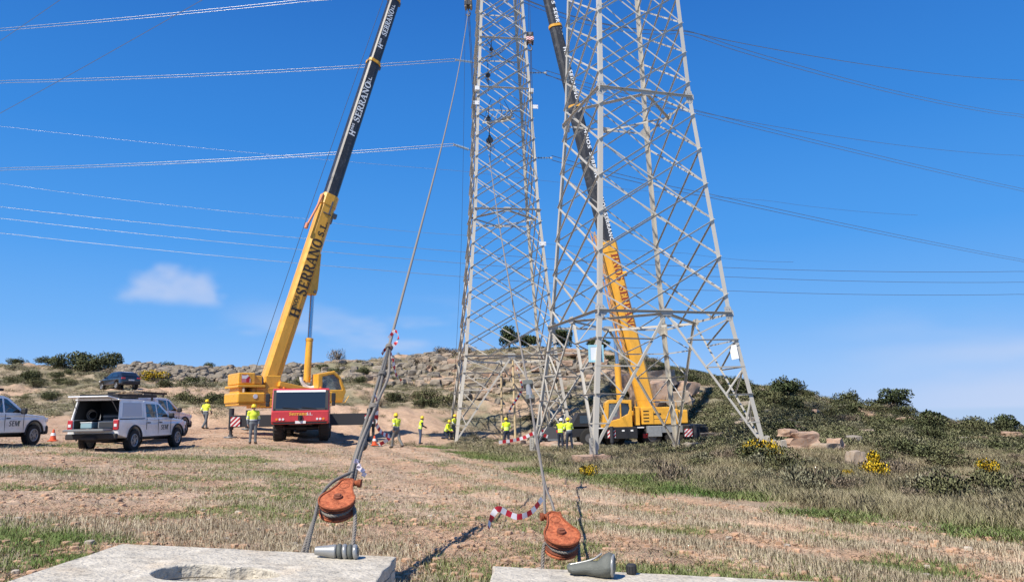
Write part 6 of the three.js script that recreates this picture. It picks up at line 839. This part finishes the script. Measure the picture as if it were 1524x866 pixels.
const leafMat = (c, extra = {}) => new THREE.MeshStandardMaterial({ color: lin(c), vertexColors: true, roughness: 0.85, side: THREE.DoubleSide, ...extra });
M.evergreen = leafMat([0.12, 0.135, 0.058]); M.pine = leafMat([0.075, 0.10, 0.038]); M.greyShrub = leafMat([0.27, 0.26, 0.165]); M.dryShrub = leafMat([0.33, 0.265, 0.19]); M.oliveShrub = leafMat([0.17, 0.175, 0.08]); M.broom = leafMat([1, 1, 1]); M.bark = mat([0.09, 0.065, 0.045], 0.95);
function lobesOf(seed, n, R, H, spread) { const r = mulberry(seed), L = []; for (let k = 0; k < n; k++) { const a = r() * 6.28, q = Math.sqrt(r()) * spread; const s = (0.34 + r() * 0.3); L.push([Math.cos(a) * q * R, H * (0.30 + r() * 0.38) * (1.1 - 0.4 * q), Math.sin(a) * q * R, R * s, H * (0.26 + r() * 0.16), R * s]); } return L; }
function stems(seed, n, R, H) { const r = mulberry(seed), gs = []; for (let k = 0; k < n; k++) { const a = r() * 6.28, q = 0.2 + r() * 0.5; gs.push(tube([[0.03 * Math.cos(a), -0.1, 0.03 * Math.sin(a)], [q * 0.4 * R * Math.cos(a), H * 0.3, q * 0.4 * R * Math.sin(a)], [q * R * Math.cos(a + 0.3), H * 0.68, q * R * Math.sin(a + 0.3)]], 0.022, 5, 4)); } return join(gs); }
const BROOM = (r, y) => r() < 0.86 && y > -0.6 ? [0.72, 0.49, 0.02] : [0.10, 0.14, 0.03];
const kinds = {
  evergreen: [0, 1, 2].map((k) => ({ f: foliage(11 + k, lobesOf(21 + k, 9, 0.95, 1.15, 0.85), 2400, 0.085), s: stems(31 + k, 5, 0.9, 1.1), m: M.evergreen })),
  olive: [0, 1, 2].map((k) => ({ f: foliage(41 + k, lobesOf(51 + k, 10, 0.95, 0.95, 0.9), 2200, 0.085, { thin: 0.28, up: 0.7 }), s: stems(61 + k, 6, 0.9, 0.9), m: M.oliveShrub })),
  grey: [0, 1, 2].map((k) => ({ f: foliage(71 + k, lobesOf(81 + k, 10, 0.95, 0.8, 0.95), 1900, 0.11, { thin: 0.13, up: 0.9 }), s: stems(91 + k, 7, 0.9, 0.8), m: M.greyShrub })),
  dry: [0, 1].map((k) => ({ f: foliage(101 + k, lobesOf(111 + k, 9, 0.9, 0.8, 0.95), 1300, 0.13, { thin: 0.08, up: 1.1 }), s: stems(121 + k, 9, 0.9, 0.8), m: M.dryShrub })),
  broom: [0, 1].map((k) => ({ f: foliage(131 + k, lobesOf(141 + k, 9, 0.95, 0.85, 0.8), 1500, 0.085, { up: 0.8, colour: BROOM }), s: stems(151 + k, 7, 0.9, 0.8), m: M.broom })) };
const protos = new Map();
function shrub(kind, name, label, cat, x, z, w, h, group, dy = 0) {
  const vs = kinds[kind], i = (rp() * vs.length) | 0, key = name + kind + i; let o;
  if (!protos.has(key)) { o = new THREE.Group(); part('foliage', vs[i].f, vs[i].m, o); part('stem', vs[i].s, M.bark, o); protos.set(key, o); }
  o = protos.get(key).clone(); o.name = numbered(name); o.position.set(x, land(x, z) - 0.04 * h + dy, z); o.scale.set(w / 2 * (0.9 + rp() * 0.2), h, w / 2 * (0.9 + rp() * 0.2)); o.rotation.y = rp() * 6.28; scene.add(o); tag(o, label, cat, group); return o;
}
// --- trees on the skyline ---
function tree(label, x, z, w, h, seed, group) {
  const t = thing('evergreen_tree', label, 'tree', [x, land(x, z) - 0.1, z], rp() * 6.28, group); const r = mulberry(seed), L = [];
  for (let k = 0; k < 13; k++) { const a = r() * 6.28, q = Math.sqrt(r()) * 0.78; L.push([Math.cos(a) * q * w / 2, h * (0.38 + r() * 0.42) * (1.08 - 0.22 * q), Math.sin(a) * q * w / 2, w * (0.15 + r() * 0.09), h * (0.13 + r() * 0.09), w * (0.15 + r() * 0.09)]); }
  part('crown', foliage(seed, L, 3200, 0.17, { thin: 0.32 }), M.pine, t); const limbs = [];
  part('trunk', tube([[0, -0.2, 0], [0.05, h * 0.25, 0.04], [-0.03, h * 0.55, 0]], 0.13, 8, 7), M.bark, t);
  for (const l of L.slice(0, 7)) part('limb', tube([[0, h * 0.22, 0], [l[0] * 0.45, l[1] * 0.72, l[2] * 0.45], [l[0], l[1], l[2]]], 0.045, 6, 5), M.bark, t);
}
const at0 = (u, d) => [u * d, -d];
[['broad dark evergreen tree standing alone on the falling crest of the hillside', 0.5085, 75, 3.6, 3.0, 1], ['small dark evergreen tree at the low far end of the crest', 0.655, 82, 2.4, 2.2, 2], ['rounded evergreen tree where the crest drops beyond the pylon leg', 0.362, 73, 2.3, 1.9, 3], ['bushy evergreen tree next to the lone broad one on the crest', 0.557, 76, 2.0, 2.0, 4], ['upright evergreen tree on top of the limestone crag', -0.005, 82, 2.1, 2.9, 5], ['low spreading evergreen tree beside the upright one above the crag', 0.022, 83, 2.4, 1.7, 6], ['evergreen tree on the crag half hidden by pylon bars', 0.066, 82, 2.3, 2.9, 7], ['squat evergreen tree at the brow behind the yellow boom', 0.115, 83, 2.8, 1.8, 8]].forEach(([l, u, d, w, h, s]) => tree(l, u * d, -d, w, h, 600 + s));
// --- named clumps ---
[[-0.615, 80], [-0.59, 81], [-0.565, 80], [-0.548, 81.5], [-0.578, 79]].forEach(([u, d], i) => shrub('evergreen', 'dark_bush', 'dark green bush in the clump at the end of the stone bank', 'bush', ...at0(u, d), 2.6 + (i % 3) * 0.5, 1.5 + (i % 2) * 0.4, 'bush clump by the stone bank'));
[[-0.472, 84, 1.7, 0.9], [-0.413, 85, 1.6, 0.8], [-0.63, 84, 2.2, 0.8], [-0.67, 85, 2, 0.8]].forEach(([u, d, w, h]) => shrub('evergreen', 'dark_bush', 'small dark bush showing against the sky over the stone bank', 'bush', ...at0(u, d), w, h, 'bushes over the stone bank', 0.25));
[[-0.238, 82, 2.0, 2.2], [-0.10, 84, 2.2, 1.3], [-0.085, 83, 2.6, 1.2], [-0.06, 84, 2, 1.1], [-0.13, 80, 2.4, 1.1], [-0.17, 81, 2.6, 1.0]].forEach(([u, d, w, h]) => shrub('dry', 'brown_bush', 'brown dry bush on the rocky crest between boom and crag', 'bush', ...at0(u, d), w, h, 'brown bushes on the crest'));
[['bright yellow broom in flower at the sloping pylon foot', 0.325, 30.5, 1.7, 1.1], ['yellow broom in flower low on the scrub edge, wide and thick', 0.472, 25, 1.05, 0.7], ['small yellow broom in flower just upslope of the wide one', 0.474, 29, 0.9, 0.8], ['yellow broom half lost in olive bushes at the far scrub edge', 0.62, 26, 0.8, 0.75], ['yellow-orange broom below the stone bank beside the dark car', -0.487, 74.5, 3.0, 1.3], ['little yellow-flowered sprig on the green verge', 0.098, 24.5, 0.55, 0.5], ['tiny yellow sprig near the wide broom', 0.437, 25, 0.4, 0.3]].forEach(([l, u, d, w, h]) => shrub('broom', 'flowering_broom', l, 'broom', ...at0(u, d), w, h, 'flowering broom'));
// --- bushes of the hillside, each its own ---
const marks = [[38.1, 75, 'the lone broad tree'], [53.7, 82, 'the end tree'], [26.4, 73, 'the rounded tree'], [42.3, 76, 'the tree beside the broad one'], [13.2, 34.6, 'the layered rock'], [11.3, 34, 'the pylon foot'], [11.8, 25, 'the wide broom'], [12.9, 28.6, 'the upright stone'], [9.3, 50, 'the yellow crane'], [12.8, 66.5, 'the pink rock face'], [3.3, 31.6, 'the stone plinth'], [16.1, 26, 'the half-lost broom']];
const near = (x, d) => { let b = null, q = 1e9; for (const m of marks) { const r = Math.hypot(m[0] - x, m[1] - d); if (r < q) { q = r; b = m; } } return q > 14 ? '' : (q < 5 ? ' by ' : ' off ') + b[2]; };
{
  const spot = [[9.9, -30.5, 1.3], [11.8, -25, 1.0], [13.7, -29, 0.8], [16.1, -26, 1.0], [2.4, -24.5, 0.5], [10.9, -25, 0.4], [13.3, -34.5, 1.0], [12.9, -28.6, 0.6]]; let tries = 0;
  const ok = (x, z, r) => { for (const p of spot) if (Math.hypot(p[0] - x, p[1] - z) < (p[2] + r) * 0.42) return false; return true; };
  for (let k = 0; k < 38; k++) { let x, d, q = 0; do { const u = lerp(0.04, 0.74, rp()); d = lerp(17, 33, rp()); x = u * d; } while ((x - edgeX(d) < 2.6 || Math.hypot(x - 3.3, d - 31.6) < 1.8 || !ok(x, -d, 1.1)) && q++ < 80); const kind = ['grey', 'dry', 'grey', 'dry', 'grey', 'olive'][k % 6], w = 0.6 + rp() * 0.9, nm = { olive: 'olive-green bush', grey: 'grey-green wiry bush', dry: 'brown dry bush' }[kind]; spot.push([x, -d, w / 2]); shrub(kind, nm.replace(/[ -]/g, '_'), (w > 1.05 ? 'wide low ' : 'small low ') + nm + (d < 24 ? ' behind the green verge' : ' in the dry grass') + near(x, d), 'bush', x, -d, w, w * (0.45 + rp() * 0.25), nm + 'es in the dry grass'); }
  const clearOf = (x, d) => !(x > 3 && x < 13.5 && d > 45 && d < 55) && !(Math.hypot(x - 3.3, d - 31.6) < 1.2) && !(x > 11.8 && x < 15 && d > 32.5 && d < 36 && false);
  while (spot.length < 320 && tries++ < 9000) {
    const u = lerp(0.16, 0.78, rp()), d = lerp(27, 80, Math.pow(rp(), 0.75)), x = u * d; if (x - edgeX(d) < 4.5 || !clearOf(x, d) || (u < 0.24 && d < 56)) continue; if (fbm(x * 0.12 + 60, d * 0.16, 3) < 0.36 + rp() * 0.12) continue;
    const k = rp(), kind = k < 0.32 ? 'evergreen' : k < 0.70 ? 'olive' : k < 0.90 ? 'grey' : 'dry', w = (0.6 + Math.pow(rp(), 1.6) * 1.9) * (d > 55 ? 1.15 : 0.85), h = w * (0.34 + rp() * 0.26); if (!ok(x, -d, w / 2)) continue; spot.push([x, -d, w / 2]);
    const zone = d < 42 ? 'low on the slope' : d < 60 ? 'halfway up the hillside' : 'below the falling crest', sz = w > 2.1 ? 'broad' : w > 1.4 ? 'middle-sized' : 'small', nm = { evergreen: 'dark evergreen bush', olive: 'olive-green bush', grey: 'grey-green wiry bush', dry: 'brown dry bush' }[kind];
    shrub(kind, nm.replace(/[ -]/g, '_'), sz + ' ' + nm + ' ' + zone + near(x, d), 'bush', x, -d, w, h, nm + 'es of the hillside');
  }
  let n2 = 0; tries = 0; while (n2 < 75 && tries++ < 3000) { const u = lerp(-0.72, 0.2, rp()), d = lerp(55, 80, rp()), x = u * d; if (bareHill(x, -d) > 0.4 || (u > -0.54 && u < -0.29 && d > 73) || (u > -0.15 && u < 0.11 && d > 66)) continue; if (Math.abs(x + 34.4) < 4.5 && d > 58 && d < 68) continue; if (u < 0.1 && u > -0.1 && d < 62) continue; const k = rp(), kind = k < 0.18 ? 'evergreen' : k < 0.45 ? 'olive' : k < 0.8 ? 'grey' : 'dry', w = 1.0 + rp() * 1.3, h = w * (0.34 + rp() * 0.2); if (!ok(x, -d, w / 2)) continue; spot.push([x, -d, w / 2]); n2++;
    const nm = { evergreen: 'dark evergreen bush', olive: 'olive-green bush', grey: 'grey-green wiry bush', dry: 'brown dry bush' }[kind], zone = u < -0.3 ? 'on the bank below the heaped stones' : u < -0.06 ? 'on the slope above the spoil heaps' : 'on the slope behind both pylons'; shrub(kind, nm.replace(/[ -]/g, '_'), (w > 1.9 ? 'wide ' : w > 1.45 ? 'middling ' : 'small ') + (h / w > 0.44 ? 'domed ' : 'low ') + nm + ' ' + zone, 'bush', x, -d, w, h, nm + 'es of the slope'); }
}
// --- ground cover that nobody could count ---
function blades(seed, n, h, spread, w, lean, tris = 1) { const r = mulberry(seed), pos = [], nor = [], col = []; for (let k = 0; k < n; k++) { const a = r() * 6.28, q = Math.sqrt(r()) * spread, x = Math.cos(a) * q, z = Math.sin(a) * q, b = r() * 6.28, hh = h * (0.45 + r() * 0.75), lx = Math.cos(b) * hh * lean * (0.2 + r()), lz = Math.sin(b) * hh * lean * (0.2 + r()), c = r() * 6.28, wx = Math.cos(c) * w, wz = Math.sin(c) * w; const P = [[x - wx, -0.02, z - wz], [x + wx, -0.02, z + wz], [x + lx * 0.45 + wx * 0.7, hh * 0.6, z + lz * 0.45 + wz * 0.7], [x + lx * 0.45 - wx * 0.7, hh * 0.6, z + lz * 0.45 - wz * 0.7], [x + lx, hh, z + lz]]; for (const i of [0, 1, 2, 0, 2, 3, 3, 2, 4]) pos.push(...P[i]); const nx = -Math.sin(c) * 0.6, nz = Math.cos(c) * 0.6, t = 0.7 + r() * 0.6; for (let i = 0; i < 9; i++) { nor.push(nx, 0.8, nz); col.push(t, t, t * (0.9 + r() * 0.1)); } } const g = new THREE.BufferGeometry(); g.setAttribute('position', new THREE.Float32BufferAttribute(pos, 3)); g.setAttribute('normal', new THREE.Float32BufferAttribute(nor, 3)); g.setAttribute('color', new THREE.Float32BufferAttribute(col, 3)); return g; }
function scatter(name, label, cat, geo, m, list, colour) { const im = new THREE.InstancedMesh(geo, m, list.length), mm = new THREE.Matrix4(), q = new THREE.Quaternion(), c = new THREE.Color(); list.forEach(([x, y, z, s, sy], i) => { q.setFromAxisAngle(V(0, 1, 0), rp() * 6.28); mm.compose(V(x, y, z), q, V(s, sy, s)); im.setMatrixAt(i, mm); const k = colour(x, z); c.setRGB(k[0], k[1], k[2]); im.setColorAt(i, c); }); im.name = numbered(name); scene.add(im); tag(im, label, cat, null, 'stuff'); return im; }
const inBlock = (x, z) => (x > -3.5 && x < -0.95 && z > -6.7) || (x > -0.3 && z > -6.3 && x < 2.6);
const underWheel = (x, z) => (x > -20.2 && x < -17.9 && z > -29.4 && z < -23.5) || (x > -16 && x < -13.8 && z > -32.2 && z < -26.5) || (Math.abs(x - 3.2) < 0.75 && Math.abs(z + 31.5) < 0.7);
const micro = (x, z) => { const q = -z; return q > 3 && q < 60 ? (fbm(x * 2.2, z * 2.2, 3) - 0.5) * 0.09 + (vn(x * 7, z * 7) - 0.5) * 0.035 + (vn(x * 15, z * 15) - 0.5) * 0.016 + 0.055 * Math.sin((x - edgeX(q) + (fbm(x * 0.17 + 40, z * 0.17, 4) - 0.5) * 1.3) * 3.05 + 0.9) * sstep(-9, -5, x - edgeX(q)) * sstep(0.5, -0.5, x - edgeX(q)) : 0; };
M.blade = new THREE.MeshStandardMaterial({ color: 0xffffff, vertexColors: true, roughness: 0.9, side: THREE.DoubleSide });
{
  const stub = [], green = [], tall = [], strip = [], hill = [], litter = [];
  const pick = (near, far, um) => { const d = near * Math.pow(far / near, rp()), u = (rp() * 2 - 1) * um; return [u * d, -d]; };
  for (let k = 0; k < 230000; k++) { const [x, z] = pick(6.2, 47, 0.82); if (inBlock(x, z) || underWheel(x, z)) continue; const c = cover(x, z), y = land(x, z) + micro(x, z), far = clamp((-z - 8) / 30);
    if (c.stub > 0.05 && rp() < c.stub * 0.56) { stub.push([x, y, z, 0.8 + far * 0.5 + rp() * 0.4, 0.5 + rp() * 0.9]); continue; }
    if (c.green > 0.08 && rp() < c.green * 0.5) { green.push([x, y, z, 0.8 + far * 0.6 + rp() * 0.5, 0.4 + rp() * 0.9]); continue; }
    if (c.field > 0.3 && rp() < 0.16) litter.push([x, y, z, 0.8 + rp() * 0.7 + far * 0.6, 0.5 + rp() * 0.5]);
    if (c.strip > 0.1 && rp() < c.strip * 0.75 * sstep(0.36, 0.58, fbm(x * 0.3 + 8, z * 0.3, 3))) { strip.push([x, y, z, 0.8 + rp() * 0.7 + far * 0.5, 0.25 + 1.3 * rp() * fbm(x * 1.3, z * 1.3 + 7, 3)]); continue; }
    if (c.scrub > 0.1 && rp() < c.scrub * 0.42 * sstep(0.25, 0.5, fbm(x * 0.6 + 1, z * 0.6, 3))) tall.push([x, y, z, 0.8 + rp() * 0.8 + far * 0.5, 0.5 + rp() * 0.9]);
  }
  const jit = (a, b) => (x, z) => { const t = clamp(fbm(x * 0.7, z * 0.7, 3) * 1.1 - 0.05 + (rp() - 0.5) * 0.6), g = 0.75 + rp() * 0.5, c = mix3(a, b, t); return [c[0] * g, c[1] * g, c[2] * g]; };
  { const cl = []; for (let k = 0; k < 26000; k++) { const [x, z] = pick(6.2, 45, 0.82); if (inBlock(x, z) || underWheel(x, z)) continue; const c = cover(x, z); if (c.field < 0.3 || rp() < c.stub * 0.6 || fbm(x * 1.1 + 5, z * 1.1, 3) < 0.42) continue; const s = 0.012 + Math.pow(rp(), 4) * 0.075; cl.push([x, land(x, z) + micro(x, z) + s * 0.1, z, s * 1.3, s]); } const im = scatter('soil_clods', 'crumbs and clods of tan soil and little stones on the field', 'soil', rockGeo[3], M.clod = mat([1, 1, 1], 0.97), cl, (x, z) => { const g = 0.7 + rp() * 0.5; return rp() < 0.05 ? [0.45 * g, 0.39 * g, 0.31 * g] : [0.47 * g, 0.30 * g, 0.19 * g]; }); }
  scatter('dry_stubble', 'pale straw stubble standing in rows over the field', 'stubble', blades(1, 9, 0.075, 0.19, 0.003, 0.45), M.blade, stub, jit([0.31, 0.26, 0.19], [0.53, 0.465, 0.355]));
  scatter('field_grass', 'short green grass growing in patches among the stubble', 'grass', blades(2, 15, 0.06, 0.15, 0.0034, 0.9), M.blade, green, jit([0.10, 0.165, 0.035], [0.24, 0.25, 0.11]));
  scatter('straw_litter', 'flattened straw and stalks lying on the bare soil', 'straw', blades(3, 7, 0.035, 0.18, 0.0042, 3.6), M.blade, litter, jit([0.42, 0.35, 0.255], [0.20, 0.17, 0.11]));
  scatter('verge_grass', 'lush green grass along the edge of the field', 'grass', blades(4, 20, 0.16, 0.2, 0.005, 0.8), M.blade, strip, jit([0.085, 0.175, 0.035], [0.26, 0.255, 0.12]));
  scatter('dry_tall_grass', 'dry grey-brown grass and weeds around the pylon feet', 'dry grass', blades(5, 20, 0.2, 0.24, 0.0034, 0.7), M.blade, tall, jit([0.37, 0.305, 0.22], [0.24, 0.235, 0.13]));
  for (let k = 0; k < 26000; k++) { const d = lerp(36, 90, Math.pow(rp(), 0.85)), u = (rp() * 2 - 1) * 0.85, x = u * d, z = -d; const c = cover(x, z); if (c.hill < 0.4 && c.scrub < 0.5) continue; const b = bareHill(x, z); if (rp() < b * 0.93) continue; if (fbm(x * 0.4 + 12, z * 0.4, 3) < 0.30) continue; if (x > 2.5 && x < 13.5 && d > 47 && d < 53.5) continue; if (Math.abs(x + 34.6) < 3.6 && d > 62 && d < 68) continue; const big = sstep(0.12, 0.25, u); if (big < 0.5 && rp() < 0.4) continue; hill.push([x, land(x, z) - 0.03, z, 0.5 + rp() * 0.7 + big * 0.5, 0.3 + rp() * 0.5 + big * 0.3]); }
  const hillGreen = jit([0.13, 0.15, 0.062], [0.25, 0.23, 0.135]), hillDry = jit([0.17, 0.18, 0.085], [0.35, 0.30, 0.20]);
  const clump = foliage(777, [[0, 0.16, 0, 0.30, 0.18, 0.30], [0.2, 0.12, 0.1, 0.2, 0.14, 0.2], [-0.15, 0.1, -0.2, 0.22, 0.12, 0.2]], 150, 0.10, { thin: 0.13, up: 0.8 }), weed = foliage(778, [[0, 0.16, 0, 0.22, 0.2, 0.22], [0.15, 0.1, -0.1, 0.16, 0.12, 0.16]], 110, 0.10, { thin: 0.055, up: 1.2 });
  { const wd = []; for (let k = 0; k < 6000; k++) { const [x, z] = pick(12, 46, 0.8), c = cover(x, z); if (c.scrub < 0.4 || underWheel(x, z) || fbm(x * 0.5 + 3, z * 0.5, 3) < 0.50) continue; wd.push([x, land(x, z) - 0.03, z, 0.45 + rp() * 0.7, 0.4 + rp() * 0.7]); } scatter('verge_weeds', 'low wiry weeds among the dry grass by the pylon feet', 'weeds', weed, M.blade, wd, jit([0.19, 0.195, 0.10], [0.38, 0.31, 0.22])); }
  scatter('hill_scrub', 'low grey-green scrub and grass covering the slopes', 'scrub', clump, M.blade, hill, (x, z) => (x / -z > 0.16 ? hillGreen : hillDry)(x, z));
  console.log('counts', stub.length, green.length, litter.length, strip.length, tall.length, hill.length);
}

// ---------- overhead lines ----------
M.conductor = mat([0.30, 0.30, 0.30], 0.4, 1);
function wire(name, label, pts, r, m, sag, group) { const P = []; for (let s = 0; s < pts.length - 1; s++) { const a = pts[s], b = pts[s + 1], n = 10; for (let k = s ? 1 : 0; k <= n; k++) { const t = k / n; P.push([lerp(a[0], b[0], t), lerp(a[1], b[1], t) - sag * 4 * t * (1 - t), lerp(a[2], b[2], t)]); } } return solo(name, tube(P, r, 90, 5), m, label, 'power line', [0, 0, 0], 0, group); }
const ext = (a, b, k) => [a[0] + (a[0] - b[0]) * k, a[1] + (a[1] - b[1]) * k, a[2] + (a[2] - b[2]) * k];
function pair(label, pts, r, m, sag, gap, group) { for (const s of [-1, 1]) wire('conductor', label, pts.map((p) => [p[0], p[1] + s * gap / 2, p[2] + s * 0.1]), r, m, sag, group); }
function insulator(label, from, to) { // a string of glass discs from the pylon out to the conductor clamp
  const t = thing('insulator_string', label, 'insulator', from.toArray(), 0, 'insulator strings of the farther pylon'); const d = V(...to).sub(from), L = d.length(); t.quaternion.setFromUnitVectors(V(0, 1, 0), d.clone().normalize()); part('pin', rod([0, 0, 0], [0, L, 0], 0.03, 0.03, 6), M.steelDark, t); for (let k = 0; k < 9; k++) part('disc', cyl(0.06, 0.14, 0.07, 12, 0, 0.25 + k * (L - 0.5) / 8, 0), M.insul, t); part('clamp', box(0.14, 0.2, 0.14, 0, L - 0.05, 0, 0.02), M.steel[0], t);
}
M.insul = phys([0.34, 0.40, 0.40], 0.2, { clearcoat: 1 });
const iB = [-4.3, 31.3, -57.3], iC = [-4.5, 23.95, -57.4], oB = [3.2, 30.3, -57.9], oC = [3.5, 22.95, -58.2];
insulator('pale insulator string on the crane side of the farther pylon near its hook block', P1.at(3, 31.3), iB); insulator('pale insulator string on the crane side of the farther pylon by the lowest hoist', P1.at(3, 23.7), iC);
insulator('pale insulator string on the inner side of the farther pylon near the striped hook', P1.at(2, 30.6), oB); insulator('pale insulator string on the inner side of the farther pylon, lower one', P1.at(2, 23.2), oC);
{
  let a = [-47.49, 38.63, -64], b = [-18.01, 39.83, -62]; pair('bright twin conductor crossing highest beyond the black crane boom', [ext(a, b, 0.4), a, b, ext(b, a, 0.5)], 0.022, M.conductor, 0.1, 0.12, 'upper twin conductors');
  a = [-44.04, 31.43, -60]; b = [-3.63, 31.2, -57]; pair('bright twin conductor reaching the farther pylon near its hook block', [ext(a, b, 0.3), a, iB], 0.022, M.conductor, 0.25, 0.12, 'middle twin conductors');
  a = [-43.27, 23.51, -60]; b = [-3.69, 23.79, -57]; pair('bright twin conductor reaching the farther pylon beside its lowest hoist', [ext(a, b, 0.3), a, iC], 0.022, M.conductor, 0.25, 0.12, 'lower twin conductors');
  pair('dark twin conductor leaving the farther pylon below its hook block', [oB, [19.68, 33.97, -75], [79.23, 34.94, -110], [120, 34, -133]], 0.03, M.conductor, 0.2, 0.3, 'outgoing twin conductors');
  pair('lowest dark twin conductor sloping away on the broom side of the nearer pylon', [oC, [20.54, 24.61, -75], [84.8, 25.84, -120], [130, 25, -150]], 0.03, M.conductor, 0.2, 0.3, 'lowest outgoing conductors');
  pair('dark twin conductor dropping fastest from the top of the nearer pylon', [[1.2, 36.2, -56.5], [15.81, 36.03, -62], [73.5, 42.87, -100], [110, 46, -124]], 0.03, M.conductor, 1.0, 0.26, 'upper outgoing conductors');
  wire('conductor', 'single dark wire leaving highest above the scrubby hillside', [[1.2, 36.4, -56.7], [15.82, 36.09, -62], [66.8, 43.64, -90], [110, 49, -113]], 0.034, M.conductor, 0.8);
  wire('conductor', 'single dark wire just above the steep twin conductor over the hillside', [[2.0, 30.6, -57.6], [18.37, 31.84, -70], [72.7, 36.96, -100], [120, 41, -126]], 0.024, M.conductor, 0.8);
  wire('conductor', 'thin dark wire slanting up behind the two bright upper conductors', [[-62, 21, -64], [-36.47, 24.16, -50], [-17.96, 26.54, -40], [2, 29, -29]], 0.018, M.conductor, 0.05);
  wire('conductor', 'thin dark wire slanting up above the highest bright conductor', [[-58, 29.7, -64], [-37.02, 29.77, -50], [-29.67, 29.8, -45], [-10, 29.9, -32]], 0.018, M.conductor, 0.02);
  const far = 'far parallel line wires low in the sky';
  const F = [[[[-116.39, 69.65, -160], [-10.41, 56.8, -160], [60, 50, -165]], 'faint far wire crossing behind the crane boom highest of its line'], [[[-115.06, 56.03, -160], [-46.54, 46.55, -160], [-10.53, 41.99, -160], [40, 38, -165]], 'faint far wire second highest of its line'], [[[-114.52, 50.53, -160], [-10.56, 38.17, -160], [49.38, 35.54, -170], [126.83, 35.05, -180]], 'far wire uppermost of three over the scrubby hillside'], [[[-114.27, 47.88, -160], [-10.58, 35.58, -160], [50.8, 33.27, -170], [126.47, 32.35, -180]], 'far wire middle of three over the scrubby hillside'], [[[-113.93, 44.47, -160], [-10.6, 32.56, -160], [51.36, 29.91, -170], [126.06, 29.33, -180]], 'far wire lowest of three over the scrubby hillside']];
  F.forEach(([p, l], i) => { if (i < 2) return wire('far_wire', l, [ext(p[0], p[1], 0.4), ...p, ext(p[p.length - 1], p[p.length - 2], 0.5)], 0.03, M.conductor, 0.5, far); wire('far_wire', l.replace('over the scrubby hillside', 'seen behind the black-topped crane boom'), [ext(p[0], p[1], 0.4), p[0], p[1]], 0.045, M.conductor, 0.5, far); wire('far_wire', l, [p[1], p[2], p[3], ext(p[3], p[2], 0.5)], 0.05, M.conductor, 0.5, far); });
}

scene.traverse((o) => { if (o.isMesh) { o.castShadow = true; o.receiveShadow = true; } });
renderer.render(scene, camera);
